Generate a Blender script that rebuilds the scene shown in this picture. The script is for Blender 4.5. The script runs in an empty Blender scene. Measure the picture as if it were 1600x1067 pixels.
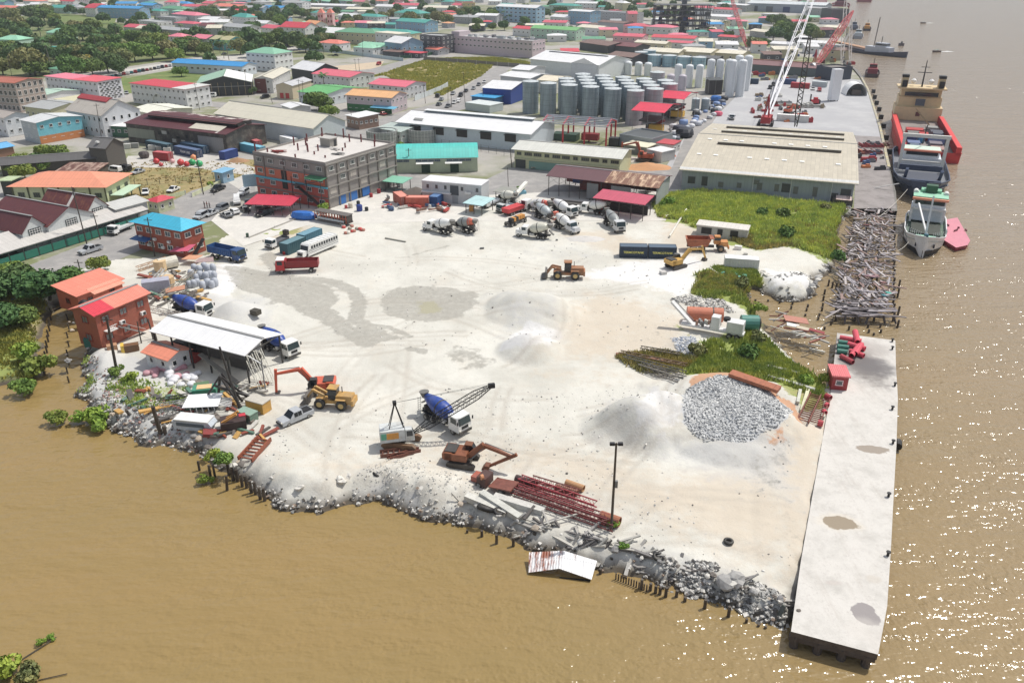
import bpy,math,random
import numpy as np
from mathutils import Vector as QV,Matrix,noise
Qx=range;N0=None;F0=False
random.seed(7);np.random.seed(7)
R=math.radians
SC=bpy.context.scene
COL=SC.collection
# ------------------------------------------------------------------ camera, sky, sun, exposure
CAM_H,PITCH,FOC=60.0,R(25.86),1244.0
cam=bpy.data.cameras.new('camera');camo=bpy.data.objects.new('camera',cam);COL.objects.link(camo)
camo.location=(0,0,CAM_H);camo.rotation_euler=(R(90)-PITCH,0,0)
cam.sensor_width=36.0;cam.lens=FOC/1600*36.0;cam.clip_start=1.0;cam.clip_end=60000
SC.camera=camo
SUN_AZ,SUN_EL=R(62),R(60)
w=bpy.data.worlds.new('World');SC.world=w;w.use_nodes=True
nt=w.node_tree;bg=nt.nodes['Background']
sky=nt.nodes.new('ShaderNodeTexSky');sky.sky_type='NISHITA';sky.sun_disc=F0
sky.sun_elevation=SUN_EL;sky.sun_rotation=SUN_AZ;sky.dust_density=3.5;sky.air_density=1.0;sky.ozone_density=1.0
tcw=nt.nodes.new('ShaderNodeTexCoord');nzw=nt.nodes.new('ShaderNodeTexNoise');nzw.inputs['Scale'].default_value=2.2;nzw.inputs['Detail'].default_value=6
nt.links.new(tcw.outputs['Generated'],nzw.inputs[0]);mrw=nt.nodes.new('ShaderNodeMapRange');mrw.inputs[1].default_value=.3;mrw.inputs[2].default_value=.75;mrw.inputs[3].default_value=.2;mrw.inputs[4].default_value=.6;nt.links.new(nzw.outputs[0],mrw.inputs[0])
mxw=nt.nodes.new('ShaderNodeMix');mxw.data_type='RGBA';nt.links.new(mrw.outputs[0],mxw.inputs[0]);nt.links.new(sky.outputs[0],mxw.inputs[6]);mxw.inputs[7].default_value=(6.2,6.4,6.8,1)
nt.links.new(mxw.outputs[2],bg.inputs[0]);bg.inputs[1].default_value=0.12
sl=bpy.data.lights.new('sun','SUN');sl.energy=3.9;sl.angle=R(0.55);sl.color=(1.0,0.965,0.9)
so=bpy.data.objects.new('sun',sl);COL.objects.link(so)
sdir=QV((math.sin(SUN_AZ)*math.cos(SUN_EL),math.cos(SUN_AZ)*math.cos(SUN_EL),math.sin(SUN_EL)))
so.rotation_euler=sdir.to_track_quat('Z','Y').to_euler()
so.location=(0,100,300)
SC.view_settings.view_transform='Standard';SC.view_settings.look='None'
SC.view_settings.exposure=-0.2;SC.view_settings.gamma=1.0;SC.view_settings.use_curve_mapping=F0
try:
 SC.cycles.max_bounces=5;SC.cycles.diffuse_bounces=3;SC.cycles.glossy_bounces=3;SC.cycles.transparent_max_bounces=6
 SC.cycles.volume_bounces=0;SC.cycles.sample_clamp_indirect=4.0;SC.cycles.use_denoising=True
except Exception:pass
# ------------------------------------------------------------------ where a point of the photograph (1600 x 1067) meets a level
ct,st=math.cos(PITCH),math.sin(PITCH)
def P(u,v,z=0.0):
 d=QV((u-800.0,FOC*ct+(533.5-v)*st,-FOC*st+(533.5-v)*ct))
 k=(z-CAM_H)/d.z
 return QV((d.x*k,d.y*k,z))
def S(v):return(v+70)*0.9/CAM_H
Q1=-2.0
# ------------------------------------------------------------------ materials
def lin(c):
 o=[]
 for x in c[:3]:
  x=x/255.0
  o.append(x/12.92 if x<=.04045 else((x+.055)/1.055)**2.4)
 g=.3*o[0]+.6*o[1]+.1*o[2];return[x+(g-x)*.14 for x in o]
_mc={}
def newmat(name):
 m=bpy.data.materials.new(name);m.use_nodes=True
 n=m.node_tree;b=n.nodes['Principled BSDF']
 return m,n,b
def N(n,t,**kw):
 x=n.nodes.new(t)
 for k,v in kw.items():
  if k.startswith('i_'):
   key=k[2:];key=int(key)if key.isdigit()else key
   x.inputs[key].default_value=v
  else:setattr(x,k,v)
 return x
def MIX(n,fac,a,b,mode='MIX'):
 x=n.nodes.new('ShaderNodeMix');x.data_type='RGBA';x.blend_type=mode
 for i,v in((0,fac),(6,a),(7,b)):
  if hasattr(v,'is_output')or hasattr(v,'links'):n.links.new(v,x.inputs[i])
  else:x.inputs[i].default_value=v if i==0 else(*v[:3],1)
 return x.outputs[2]
def Q4(n,op,a,b=N0,c=N0,clamp=F0):
 x=n.nodes.new('ShaderNodeMath');x.operation=op;x.use_clamp=clamp
 for i,v in enumerate((a,b,c)):
  if v is N0:continue
  if hasattr(v,'links'):n.links.new(v,x.inputs[i])
  else:x.inputs[i].default_value=v
 return x.outputs[0]
def Q8(n,fac,lo,hi):
 x=n.nodes.new('ShaderNodeMapRange');x.interpolation_type='SMOOTHSTEP'
 n.links.new(fac,x.inputs[0]);x.inputs[1].default_value=lo;x.inputs[2].default_value=hi
 return x.outputs[0]
def Q3(n,vec,scale,detail=4,rough=.6):
 x=n.nodes.new('ShaderNodeTexNoise');x.inputs['Scale'].default_value=scale
 x.inputs['Detail'].default_value=detail;x.inputs['Roughness'].default_value=rough
 if vec is not N0:n.links.new(vec,x.inputs[0])
 return x.outputs[0]
def POS(n):return n.nodes.new('ShaderNodeNewGeometry').outputs['Position']
def Qp(c,rough=.55,dirt=.35,metal=0.0,dcol=N0,lo=.42,hi=.8,sc=.7):
 key=('p',tuple(c),rough,dirt,metal,dcol,lo)
 if key in _mc:return _mc[key]
 m,n,b=newmat('paint_%d_%d_%d'%tuple(c[:3]))
 base=lin(c);p=POS(n)
 d=lin(dcol)if dcol else[x*.42+.07 for x in base]
 f=Q8(n,Q3(n,p,sc,6,.7),lo,hi);f=Q4(n,'MULTIPLY',f,dirt)
 c1=MIX(n,f,base,d)
 g=Q4(n,'MULTIPLY_ADD',Q3(n,p,4.0,3),.5,.75)
 c1=MIX(n,1.0,c1,g,'MULTIPLY')if F0 else c1
 hsv=N(n,'ShaderNodeHueSaturation');n.links.new(c1,hsv.inputs['Color']);n.links.new(g,hsv.inputs['Value'])
 n.links.new(hsv.outputs[0],b.inputs['Base Color'])
 b.inputs['Roughness'].default_value=rough;b.inputs['Metallic'].default_value=metal
 _mc[key]=m;return m
def Qs(c,axis='x',rust=0.0,rcol=(120,62,38),rough=.5,pitch=.95,var=.12,metal=0.0,light=N0,lf=.0,seam=.4):
 """corrugated sheeting: each sheet its own tone, seams, rust, ribs as relief; runs in the part's own axes"""
 key=('s',tuple(c),axis,rust,tuple(rcol),pitch,var,metal,light,lf)
 if key in _mc:return _mc[key]
 m,n,b=newmat('sheeting_%d_%d_%d'%tuple(c[:3]))
 tc=N(n,'ShaderNodeTexCoord').outputs['Object']
 sp=N(n,'ShaderNodeSeparateXYZ');n.links.new(tc,sp.inputs[0])
 a=sp.outputs[0 if axis=='x' else 1];o=sp.outputs[1 if axis=='x' else 0]
 ia=Q4(n,'FLOOR',Q4(n,'DIVIDE',a,pitch));io=Q4(n,'FLOOR',Q4(n,'DIVIDE',o,3.1))
 cb=N(n,'ShaderNodeCombineXYZ');n.links.new(ia,cb.inputs[0]);n.links.new(io,cb.inputs[1])
 wn=N(n,'ShaderNodeTexWhiteNoise');wn.noise_dimensions='3D';n.links.new(cb.outputs[0],wn.inputs[0])
 base=[min(.86,x*1.15)for x in lin(c)]
 p=POS(n)
 col=MIX(n,Q4(n,'MULTIPLY',wn.outputs[0],var*1.6),base,[x*.5 for x in base])
 st_=Q8(n,Q3(n,p,.35,6,.7),.45,.75)
 col=MIX(n,Q4(n,'MULTIPLY',st_,.22),col,[x*.55+.02 for x in base])
 if rust>0:
  streak=N(n,'ShaderNodeMapping');n.links.new(tc,streak.inputs[0])
  streak.inputs['Scale'].default_value=(1.6,.25,1)if axis=='x' else(.25,1.6,1)
  nz=Q3(n,streak.outputs[0],.8,7,.75)
  nz=Q4(n,'ADD',nz,Q4(n,'MULTIPLY',wn.outputs[0],.12))
  rf=Q8(n,nz,.74-.42*rust,.92-.42*rust)
  rc=lin(rcol);rvar=MIX(n,Q3(n,p,2.5,4),rc,[x*.45 for x in rc])
  col=MIX(n,rf,col,rvar)
 if light is not N0:
  wl=Q8(n,wn.outputs[0],1-lf,1-lf+.01)
  col=MIX(n,wl,col,lin(light))
 fr=Q4(n,'FRACT',Q4(n,'DIVIDE',a,pitch));s_=Q4(n,'LESS_THAN',fr,.07)
 fo=Q4(n,'LESS_THAN',Q4(n,'FRACT',Q4(n,'DIVIDE',o,3.1)),.03)
 sm=Q4(n,'MULTIPLY',Q4(n,'MAXIMUM',s_,fo),seam)
 col=MIX(n,sm,col,[x*.4 for x in base])
 n.links.new(col,b.inputs['Base Color'])
 bp=N(n,'ShaderNodeBump');bp.inputs['Distance'].default_value=.05;bp.inputs['Strength'].default_value=.5
 wv=Q4(n,'SINE',Q4(n,'MULTIPLY',a,6.2832/.3));n.links.new(wv,bp.inputs['Height'])
 n.links.new(bp.outputs[0],b.inputs['Normal'])
 b.inputs['Roughness'].default_value=rough;b.inputs['Metallic'].default_value=metal
 _mc[key]=m;return m
def glass(c=(28,36,44)):
 key=('g',tuple(c))
 if key in _mc:return _mc[key]
 m,n,b=newmat('dark_glass');b.inputs['Base Color'].default_value=(*lin(c),1)
 b.inputs['Roughness'].default_value=.12;b.inputs['Specular IOR Level'].default_value=.6
 _mc[key]=m;return m
def Qm(c,v=.5):
 key=('l',tuple(c))
 if key in _mc:return _mc[key]
 m,n,b=newmat('leaves_%d_%d_%d'%tuple(c));base=lin(c);p=POS(n)
 oi=N(n,'ShaderNodeObjectInfo').outputs['Random']
 f=Q3(n,p,.55,5,.7);f2=Q3(n,p,6.0,2)
 col=MIX(n,Q8(n,f,.3,.7),[base[0]*.8,base[1]*.9,base[2]*.8],[base[0]*1.7,base[1]*1.5,base[2]*1.1])
 h=N(n,'ShaderNodeHueSaturation');n.links.new(col,h.inputs['Color'])
 n.links.new(Q4(n,'MULTIPLY_ADD',f2,.9,.55),h.inputs['Value'])
 n.links.new(Q4(n,'MULTIPLY_ADD',oi,.05,.475),h.inputs['Hue'])
 n.links.new(h.outputs[0],b.inputs['Base Color']);b.inputs['Roughness'].default_value=.65
 b.inputs['Specular IOR Level'].default_value=.25
 _mc[key]=m;return m
Q2=(226,226,222);GREY=(150,150,148);DARK=(45,46,48);BLACK=(26,26,28)
RUST=(122,66,42);Q9=(120,122,124);CONC=(176,172,164);WOOD=(118,106,94)
# ------------------------------------------------------------------ mesh building
def npmesh(name,V,k,mats):
 n=len(V)//k;me=bpy.data.meshes.new(name);me.vertices.add(len(V));me.vertices.foreach_set('co',V.ravel());me.loops.add(len(V));me.loops.foreach_set('vertex_index',np.arange(len(V),dtype=np.int32))
 me.polygons.add(n);me.polygons.foreach_set('loop_start',np.arange(0,len(V),k));me.polygons.foreach_set('loop_total',np.full(n,k));[me.materials.append(m)for m in mats];me.update();me.validate();return me
class MB:
 def __init__(s):s.v=[];s.f=[];s.mi=[];s.mats=[]
 def _m(s,m):
  if not isinstance(m,bpy.types.Material):m=Qp(m)
  if m not in s.mats:s.mats.append(m)
  return s.mats.index(m)
 def add(s,vs,fs,m):
  k=len(s.v);i=s._m(m)
  s.v+=[tuple(v)for v in vs]
  for f in fs:s.f.append([a+k for a in f]);s.mi.append(i)
  return s
 def box(s,c,d,m,rz=0,ry=0,tx=1,ty=1):
  x,y,z=d[0]/2,d[1]/2,d[2]/2
  vs=[QV((sx*x*(tx if sz>0 else 1),sy*y*(ty if sz>0 else 1),sz*z))for sz in(-1,1)for sy in(-1,1)for sx in(-1,1)]
  if rz or ry:
   M=Matrix.Rotation(rz,3,'Z')@Matrix.Rotation(ry,3,'Y');vs=[M@v for v in vs]
  vs=[v+QV(c)for v in vs]
  return s.add(vs,[(0,2,3,1),(4,5,7,6),(0,1,5,4),(2,6,7,3),(0,4,6,2),(1,3,7,5)],m)
 def bar(s,p0,p1,wd,m,ht=N0,n=4,r1=N0):
  p0=QV(p0);p1=QV(p1);d=p1-p0
  if d.length<1e-6:return s
  q=d.to_track_quat('Z','Y').to_matrix();ht=ht or wd;k=1 if r1 is N0 else r1/wd
  vs=[]
  for p,g in((p0,1),(p1,k)):
   for i in Qx(n):
    a=2*math.pi*(i+.5)/n;f=.7071 if n==4 else .5
    vs.append(p+q@QV((math.cos(a)*wd*f*g,math.sin(a)*ht*f*g,0)))
  fs=[(i,(i+1)%n,(i+1)%n+n,i+n)for i in Qx(n)]+[tuple(Qx(n))[::-1],tuple(Qx(n,2*n))]
  return s.add(vs,fs,m)
 def cyl(s,p0,p1,r,m,r1=N0,n=12):return s.bar(p0,p1,2*r,m,n=max(n,5),r1=N0 if r1 is N0 else 2*r1)
 def lathe(s,p0,p1,prof,m,n=14,cap=True):
  p0=QV(p0);p1=QV(p1);d=p1-p0;q=d.to_track_quat('Z','Y').to_matrix();vs=[]
  for t,r in prof:
   c=p0+d*t
   for i in Qx(n):
    a=2*math.pi*i/n;vs.append(c+q@QV((math.cos(a)*r,math.sin(a)*r,0)))
  fs=[]
  for j in Qx(len(prof)-1):
   for i in Qx(n):fs.append((j*n+i,j*n+(i+1)%n,(j+1)*n+(i+1)%n,(j+1)*n+i))
  if cap:fs+=[tuple(Qx(n))[::-1],tuple(Qx((len(prof)-1)*n,len(prof)*n))]
  return s.add(vs,fs,m)
 def prism(s,prof,y0,y1,m,plane='xz'):
  """closed outline extruded: (x, z) along y, or (y, z) along x, or (x, y) along z"""
  k=len(prof)
  f={'xz':lambda a,b,t:(a,t,b),'yz':lambda a,b,t:(t,a,b),'xy':lambda a,b,t:(a,b,t)}[plane]
  vs=[f(a,b,y0)for a,b in prof]+[f(a,b,y1)for a,b in prof]
  fs=[(i,(i+1)%k,(i+1)%k+k,i+k)for i in Qx(k)]+[tuple(Qx(k))[::-1],tuple(Qx(k,2*k))]
  return s.add(vs,fs,m)
 def slab(s,a,b,c,d,t,m):
  """thick plate through four corners, t downward"""
  vs=[QV(x)for x in(a,b,c,d)];vs+=[x-QV((0,0,t))for x in vs]
  return s.add(vs,[(0,1,2,3),(7,6,5,4),(0,4,5,1),(1,5,6,2),(2,6,7,3),(3,7,4,0)],m)
 def lattice(s,p0,p1,w0,w1,seg,r,m,w_mid=N0):
  p0=QV(p0);p1=QV(p1);d=p1-p0;q=d.to_track_quat('Z','Y').to_matrix();rings=[]
  for j in Qx(seg+1):
   t=j/seg
   if w_mid:ww=w0+(w_mid-w0)*min(1,t*5)if t<.5 else w1+(w_mid-w1)*min(1,(1-t)*5)
   else:ww=w0+(w1-w0)*t
   rings.append([p0+d*t+q@QV((a*ww/2,b*ww/2,0))for a,b in((-1,-1),(1,-1),(1,1),(-1,1))])
  for i in Qx(4):
   for j in Qx(seg):
    s.bar(rings[j][i],rings[j+1][i],r,m)
    k=(i+1)%4
    if j%2:s.bar(rings[j][i],rings[j+1][k],r*.6,m,n=3)
    else:s.bar(rings[j][k],rings[j+1][i],r*.6,m,n=3)
  return s
 def mesh(s,name,smooth=F0):
  me=bpy.data.meshes.new(name);me.from_pydata(s.v,[],s.f)
  for m in s.mats:me.materials.append(m)
  if len(s.mats)>1:me.polygons.foreach_set('material_index',s.mi)
  if smooth:me.polygons.foreach_set('use_smooth',[True]*len(s.f))
  me.update();return me
 def obj(s,name,parent=N0,loc=N0,rz=0,smooth=F0):
  return link(name,s.mesh(name,smooth),parent,loc,rz)
def link(name,data,parent=N0,loc=N0,rz=0):
 o=bpy.data.objects.new(name,data);COL.objects.link(o)
 if parent is not N0:o.parent=parent
 if loc is not N0:o.location=loc
 if rz:o.rotation_euler=(0,0,rz)
 return o
LBL=set();AUTO=[]
def tag(o,lA,cat=N0,gA=N0,kind=N0):
 if kind:o['kind']=kind
 if lA:o['label']=lA
 if cat:o['category']=cat
 if gA:o['group']=gA
 return o
def auto(o,desc,cat,gA=N0):
 """label finished at the end, once the neighbours stand: description + relation to the closest landmark"""
 o['category']=cat
 if gA:o['group']=gA
 AUTO.append((o,desc));return o
def T(name,loc,rz=0,lA=N0,cat=N0,gA=N0,desc=N0,scale=N0):
 o=bpy.data.objects.new(name,N0);COL.objects.link(o);o.empty_display_size=.3
 o.location=loc;o.rotation_euler=(0,0,rz)
 if scale:o.scale=(scale,)*3 if not hasattr(scale,'__len__')else scale
 if desc:auto(o,desc,cat,gA)
 else:tag(o,lA,cat,gA)
 return o
LM=[]
def mark(phrase,x,y):LM.append((phrase,x,y))
KIDS={}
def dup(root,loc,rz=0,lA=N0,desc=N0,cat=N0,gA=N0,swap=N0,scale=N0,skip=()):
 def cp(o,par):
  c=o.copy();COL.objects.link(c)
  if par is not N0:c.parent=par
  for k in('label','group','category'):
   if par is N0 and k in c:del c[k]
  if swap and o.type=='MESH':
   for i,sl_ in enumerate(o.data.materials):
    if sl_ in swap:
     c.material_slots[i].link='OBJECT';c.material_slots[i].material=swap[sl_]
  for ch in KIDS.get(o.name)or KIDS.setdefault(o.name,[x for x in COL.objects if x.parent==o]):
   if ch.name.split('.')[0]in skip:continue
   cp(ch,c)
  return c
 r=cp(root,N0);r.location=loc;r.rotation_euler=(0,0,rz)
 if scale:r.scale=(scale,)*3 if not hasattr(scale,'__len__')else scale
 if desc:auto(r,desc,cat,gA)
 else:tag(r,lA,cat,gA)
 return r
def park(root):
 """take an unused pattern out of the scene together with its parts"""
 for ch in[x for x in COL.objects if x.parent==root]:park(ch)
 bpy.data.objects.remove(root)
def Qh(a,b,z=0):
 """direction on the ground between two photo points"""
 d=P(*b,z)-P(*a,z);return math.atan2(d.y,d.x)
# ================================================================== water, land, yard
def flat(name,pts,z,m,kind='structure',parent=N0):
 """one flat sheet through photo points (or world points when 3 long)"""
 vs=[P(*p,z)if len(p)==2 else QV(p)for p in pts]
 from mathutils.geometry import tessellate_polygon
 tri=tessellate_polygon([vs])
 me=bpy.data.meshes.new(name);fs=[]
 for t in tri:
  a,b,c=(vs[i]for i in t)
  fs.append(t if(b-a).cross(c-a).z>0 else t[::-1])
 me.from_pydata(vs,[],fs);me.materials.append(m);me.update()
 o=link(name,me,parent)
 if kind:o['kind']=kind
 return o
def water_mat():
 m,n,b=newmat('river_water');p=POS(n)
 big=Q3(n,p,.012,5,.6);mp=N(n,'ShaderNodeMapping');n.links.new(p,mp.inputs[0]);mp.inputs['Rotation'].default_value=(0,0,R(-14));mp.inputs['Scale'].default_value=(.012,.05,1)
 band=Q3(n,mp.outputs[0],1.0,5,.6)
 c=MIX(n,Q8(n,Q4(n,'MULTIPLY_ADD',band,.6,Q4(n,'MULTIPLY',big,.4)),.36,.64),(.31,.212,.084),(.28,.202,.08))
 sx0=N(n,'ShaderNodeSeparateXYZ');n.links.new(p,sx0.inputs[0]);e0=N(n,'ShaderNodeMapRange');n.links.new(sx0.outputs[0],e0.inputs[0]);e0.inputs[1].default_value=0;e0.inputs[2].default_value=130
 c=MIX(n,e0.outputs[0],c,(.32,.25,.17));n.links.new(c,b.inputs['Base Color']);b.inputs['Roughness'].default_value=.13;b.inputs['IOR'].default_value=1.44  # base greyer eastward: other silt, and some sky reflection put into the colour
 mp2=N(n,'ShaderNodeMapping');n.links.new(p,mp2.inputs[0]);mp2.inputs['Rotation'].default_value=(0,0,R(-18));mp2.inputs['Scale'].default_value=(.33,.85,1)
 w1=Q3(n,mp2.outputs[0],1.0,2,.5);w2=Q3(n,p,1.5,1,.5)
 mp3=N(n,'ShaderNodeMapping');n.links.new(p,mp3.inputs[0]);mp3.inputs['Rotation'].default_value=(0,0,R(24));mp3.inputs['Scale'].default_value=(.05,.16,1)
 w3=Q3(n,mp3.outputs[0],1.0,2,.5)
 sx=N(n,'ShaderNodeSeparateXYZ');n.links.new(p,sx.inputs[0]);ex=N(n,'ShaderNodeMapRange');n.links.new(sx.outputs[0],ex.inputs[0]);ex.inputs[1].default_value=-45;ex.inputs[2].default_value=45
 g=Q4(n,'MULTIPLY',Q4(n,'MULTIPLY_ADD',ex.outputs[0],.8,.2),Q4(n,'MULTIPLY_ADD',Q8(n,Q3(n,mp.outputs[0],5.0,4,.65),.35,.65),.75,.25))
 b1=N(n,'ShaderNodeBump');b1.inputs['Distance'].default_value=.8;n.links.new(Q4(n,'MULTIPLY_ADD',g,.35,.3),b1.inputs['Strength']);n.links.new(w1,b1.inputs['Height'])
 b2=N(n,'ShaderNodeBump');b2.inputs['Distance'].default_value=.62
 n.links.new(Q4(n,'MULTIPLY_ADD',g,.39,.06),b2.inputs['Strength'])
 n.links.new(w2,b2.inputs['Height']);n.links.new(b1.outputs[0],b2.inputs['Normal'])
 b3=N(n,'ShaderNodeBump');b3.inputs['Strength'].default_value=.5;b3.inputs['Distance'].default_value=1.2;n.links.new(w3,b3.inputs['Height']);n.links.new(b2.outputs[0],b3.inputs['Normal'])
 n.links.new(b3.outputs[0],b.inputs['Normal'])
 return m
WM=water_mat()
mb=MB();mb.add([(-9000,-300,Q1),(9000,-300,Q1),(9000,22000,Q1),(-9000,22000,Q1)],[(0,1,2,3)],WM)
tag(mb.obj('river'),'muddy brown river water beside the gravel yard',kind='structure')
Q5=[(106,468),(116,500),(119,540),(119,590),(121,630),(150,650),(186,662),(215,684),(255,690),(300,697),(330,722),(372,745),(398,765),(430,783),(470,787),(500,788),(545,778),(590,770),(622,782),(650,802),(690,800),(740,812),(795,836),(850,852),(905,878),(960,888),(1010,896),(1060,912),(1110,930),(1165,950),(1210,962),(1236,985)]
COVE=[(1262,985),(1310,880),(1330,760),(1348,650),(1338,606),(1304,588),(1262,560),(1236,532),(1212,502),(1192,480),(1176,458),(1182,442),(1196,452),(1212,457),(1240,460),(1268,458),(1286,448),(1284,428),(1300,420),(1318,400),(1322,360),(1326,330)]
QUAY=[(1326,330),(1402,330),(1400,300),(1390,262),(1384,235),(1376,200),(1366,168),(1357,140),(1348,120),(1338,108),(1322,100),(1326,84),(1318,74),(1328,52),(1322,40),(1330,22),(1330,8),(1316,-10),(1300,-30),(1210,-52),(1000,-62)]
LEFTBANK=[(-60,598),(0,588),(30,594),(56,592),(66,560),(72,520),(78,486),(98,464)]
def wxy(pts,z=0):return np.array([[P(u,v,z).x,P(u,v,z).y]for u,v in pts])
def Q6(X,Y,poly,closed=F0):
 d=np.full(X.shape,1e9);n=len(poly)
 for i in Qx(n if closed else n-1):
  a=poly[i];b=poly[(i+1)%n];ab=b-a;L=(ab**2).sum()+1e-9
  t=np.clip(((X-a[0])*ab[0]+(Y-a[1])*ab[1])/L,0,1)
  d=np.minimum(d,np.hypot(X-a[0]-t*ab[0],Y-a[1]-t*ab[1]))
 return d
def inside(X,Y,poly):
 c=np.zeros(X.shape,bool);n=len(poly)
 for i in Qx(n):
  x1,y1=poly[i];x2,y2=poly[(i+1)%n]
  m=((y1>Y)!=(y2>Y))&(X<(x2-x1)*(Y-y1)/(y2-y1+1e-12)+x1);c^=m
 return c
def sdf(X,Y,pts):
 poly=wxy(pts);d=Q6(X,Y,poly,True);return np.where(inside(X,Y,poly),d,-d)
LAND=LEFTBANK+Q5[0:]+COVE[1:]+QUAY[1:]
LANDPOLY=np.vstack([wxy(LAND),[[-60,9000.],[-9000,9000.],[-9000,P(-60,598).y]]])
def Q7(X,Y,sc,seed=0,oct=4):
 """cheap value noise with numpy"""
 out=np.zeros(X.shape);amp=1;tot=0
 rs=np.random.RandomState(seed)
 for o in Qx(oct):
  g=rs.rand(64,64);x=X*sc*2**o+13.7*o;y=Y*sc*2**o+7.1*o
  xi=np.floor(x).astype(int);yi=np.floor(y).astype(int);fx=x-xi;fy=y-yi
  fx=fx*fx*(3-2*fx);fy=fy*fy*(3-2*fy)
  a=g[xi%64,yi%64];b=g[(xi+1)%64,yi%64];c=g[xi%64,(yi+1)%64];d=g[(xi+1)%64,(yi+1)%64]
  out+=amp*(a*(1-fx)*(1-fy)+b*fx*(1-fy)+c*(1-fx)*fy+d*fx*fy);tot+=amp;amp*=.55
 return out/tot
# ---- yard height field
x0,x1,y0,y1=-118.0,98.0,50.0,232.0;GS=.5
gx=np.arange(x0,x1+.01,GS);gy=np.arange(y0,y1+.01,GS)
GX,GY=np.meshgrid(gx,gy)
shore_d=Q6(GX,GY,LANDPOLY,True);isl=inside(GX,GY,LANDPOLY);sd=np.where(isl,shore_d,-shore_d)
sd=sd+(Q7(GX,GY,.35,3,4)-.5)*3.0
def sstep(a,b,x):t=np.clip((x-a)/(b-a),0,1);return t*t*(3-2*t)
H=-3.6+3.6*sstep(-2.0,4.8,sd)
n1=Q7(GX,GY,.12,5);n2=Q7(GX,GY,.6,6);n3=Q7(GX,GY,1.3,9)
H+=(n1-.5)*.35*sstep(2,8,sd)+(n2-.5)*.10+(n3-.5)*.55*np.exp(-((sd-.5)/2.5)**2)
def bump(u,v,r,h,ax=1.0,ang=0,p=1.0,rough=.0,wob=.35):
 """a heap of loose material: cone with a rounded top"""
 global H
 c=P(u,v);dx=GX-c.x;dy=GY-c.y;ca,sa=math.cos(ang),math.sin(ang)
 a=(dx*ca+dy*sa)/ax;b=-dx*sa+dy*ca
 d=np.sqrt(a*a+b*b)/r
 d=d*(1+(Q7(GX,GY,.3,int(u))-.5)*wob)
 k=np.clip(1-d,0,1);hh=h*(k**p)*(1-.12*np.exp(-(d/.25)**2))
 H=np.maximum(H,H+hh+(n3-.5)*rough*k)
 return k
HE={}
HE['a']=bump(826,486,8.5,3.4,1.0,wob=.2);bump(870,484,6,1.6,wob=.2)
HE['b']=bump(828,548,5.6,3.7,1.05,wob=.1)
bump(795,470,6,1.4)
HE['c']=bump(1008,664,7.0,4.4,1.0,0,1.0,wob=.2);bump(968,672,5.5,2.6,wob=.2);bump(1045,650,5.0,2.8,wob=.2);bump(1015,690,4.5,2.0,wob=.2)
HE['d']=bump(1142,672,9.5,3.2,1.0,0,.75,.2);bump(1190,670,6.0,1.3,1,0,.8,.2)
HE['e']=bump(1130,612,6.5,2.6,1.9,R(-14),.9);bump(1215,660,5.0,1.3,1.5,R(-60))
HE['f']=bump(368,492,5.4,3.2,wob=.15);bump(330,470,4.5,1.4)
bump(632,752,5.5,1.5,1.3,0,.8,.6);bump(470,745,7,.9,1.6);bump(700,770,4,.9,1.4,0,.8,.8)
bump(345,420,5,.8);bump(1000,455,8,.6);bump(1120,475,5,1.0,2.2,0,.8,.9);bump(1085,540,3.5,.8,1.4,0,.8,.9)
bump(1240,440,6,.9,1.2,0,.8,.5);bump(150,560,4,1.1,1.2,0,.8,1.2);bump(125,600,3.0,.9,1.2,0,.8,1.2);bump(205,640,5,.9,1.6,0,.8,.9)
c=P(668,478);d=np.sqrt(((GX-c.x)/9.0)**2+((GY-c.y)/7.0)**2);H-=.45*np.clip(1-d,0,1)**.6
for k,(ua,va,ub,vb)in enumerate([(430,640,1180,560),(500,700,1230,830),(900,440,560,560),(700,420,1150,500),(1235,610,1180,880),(430,420,700,720),(560,730,1000,740)]):
 a=P(ua,va);b=P(ub,vb)
 for off in(0,1.9):
  line=np.array([[a.x,a.y+off],[(a.x+b.x)/2+3*math.sin(k),(a.y+b.y)/2+off+3],[b.x,b.y+off]])
  H-=.07*np.exp(-(Q6(GX,GY,line)/.35)**2)
def HT(x,y):
 i=int(round((y-y0)/GS));j=int(round((x-x0)/GS))
 if 0<=i<H.shape[0]and 0<=j<H.shape[1]:return float(H[i,j])
 return 0.0
def PH(u,v):
 """photo point on the yard's surface"""
 p=P(u,v)
 for _ in Qx(3):p=P(u,v,HT(p.x,p.y))
 return p
ATTR={k:np.zeros(GX.shape)for k in('track','wet','tan','green','stone','clay','mud','bright','grey')}
def reg(attr,pts,soft=2.0,val=1.0):
 s=sdf(GX,GY,pts);ATTR[attr]=np.maximum(ATTR[attr],val*np.clip(.5+s/(2*soft),0,1))
def pline(attr,pts,wdt,soft=1.0,val=1.0):
 s=wdt/2-Q6(GX,GY,wxy(pts));ATTR[attr]=np.maximum(ATTR[attr],val*np.clip(.5+s/(2*soft),0,1))
rt=random.Random(17)
for k in Qx(48):
 u,v,a_=rt.uniform(420,1150),rt.uniform(380,860),rt.gauss(.15,.5)if k%3 else rt.uniform(0,3.1);c=P(u,v);L_=rt.uniform(12,50);cv=rt.uniform(-.02,.02);off=1.9
 pts=np.array([[c.x+math.cos(a_+cv*s_)*s_,c.y+math.sin(a_+cv*s_)*s_]for s_ in np.linspace(-L_/2,L_/2,9)]);nn_=np.array([-math.sin(a_),math.cos(a_)])
 for o_ in(0,off):
  dd_=Q6(GX,GY,pts+nn_*o_);g_=np.exp(-(dd_/.42)**2);ATTR['track']=np.maximum(ATTR['track'],g_*rt.uniform(.35,1));H-=.035*g_
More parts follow.
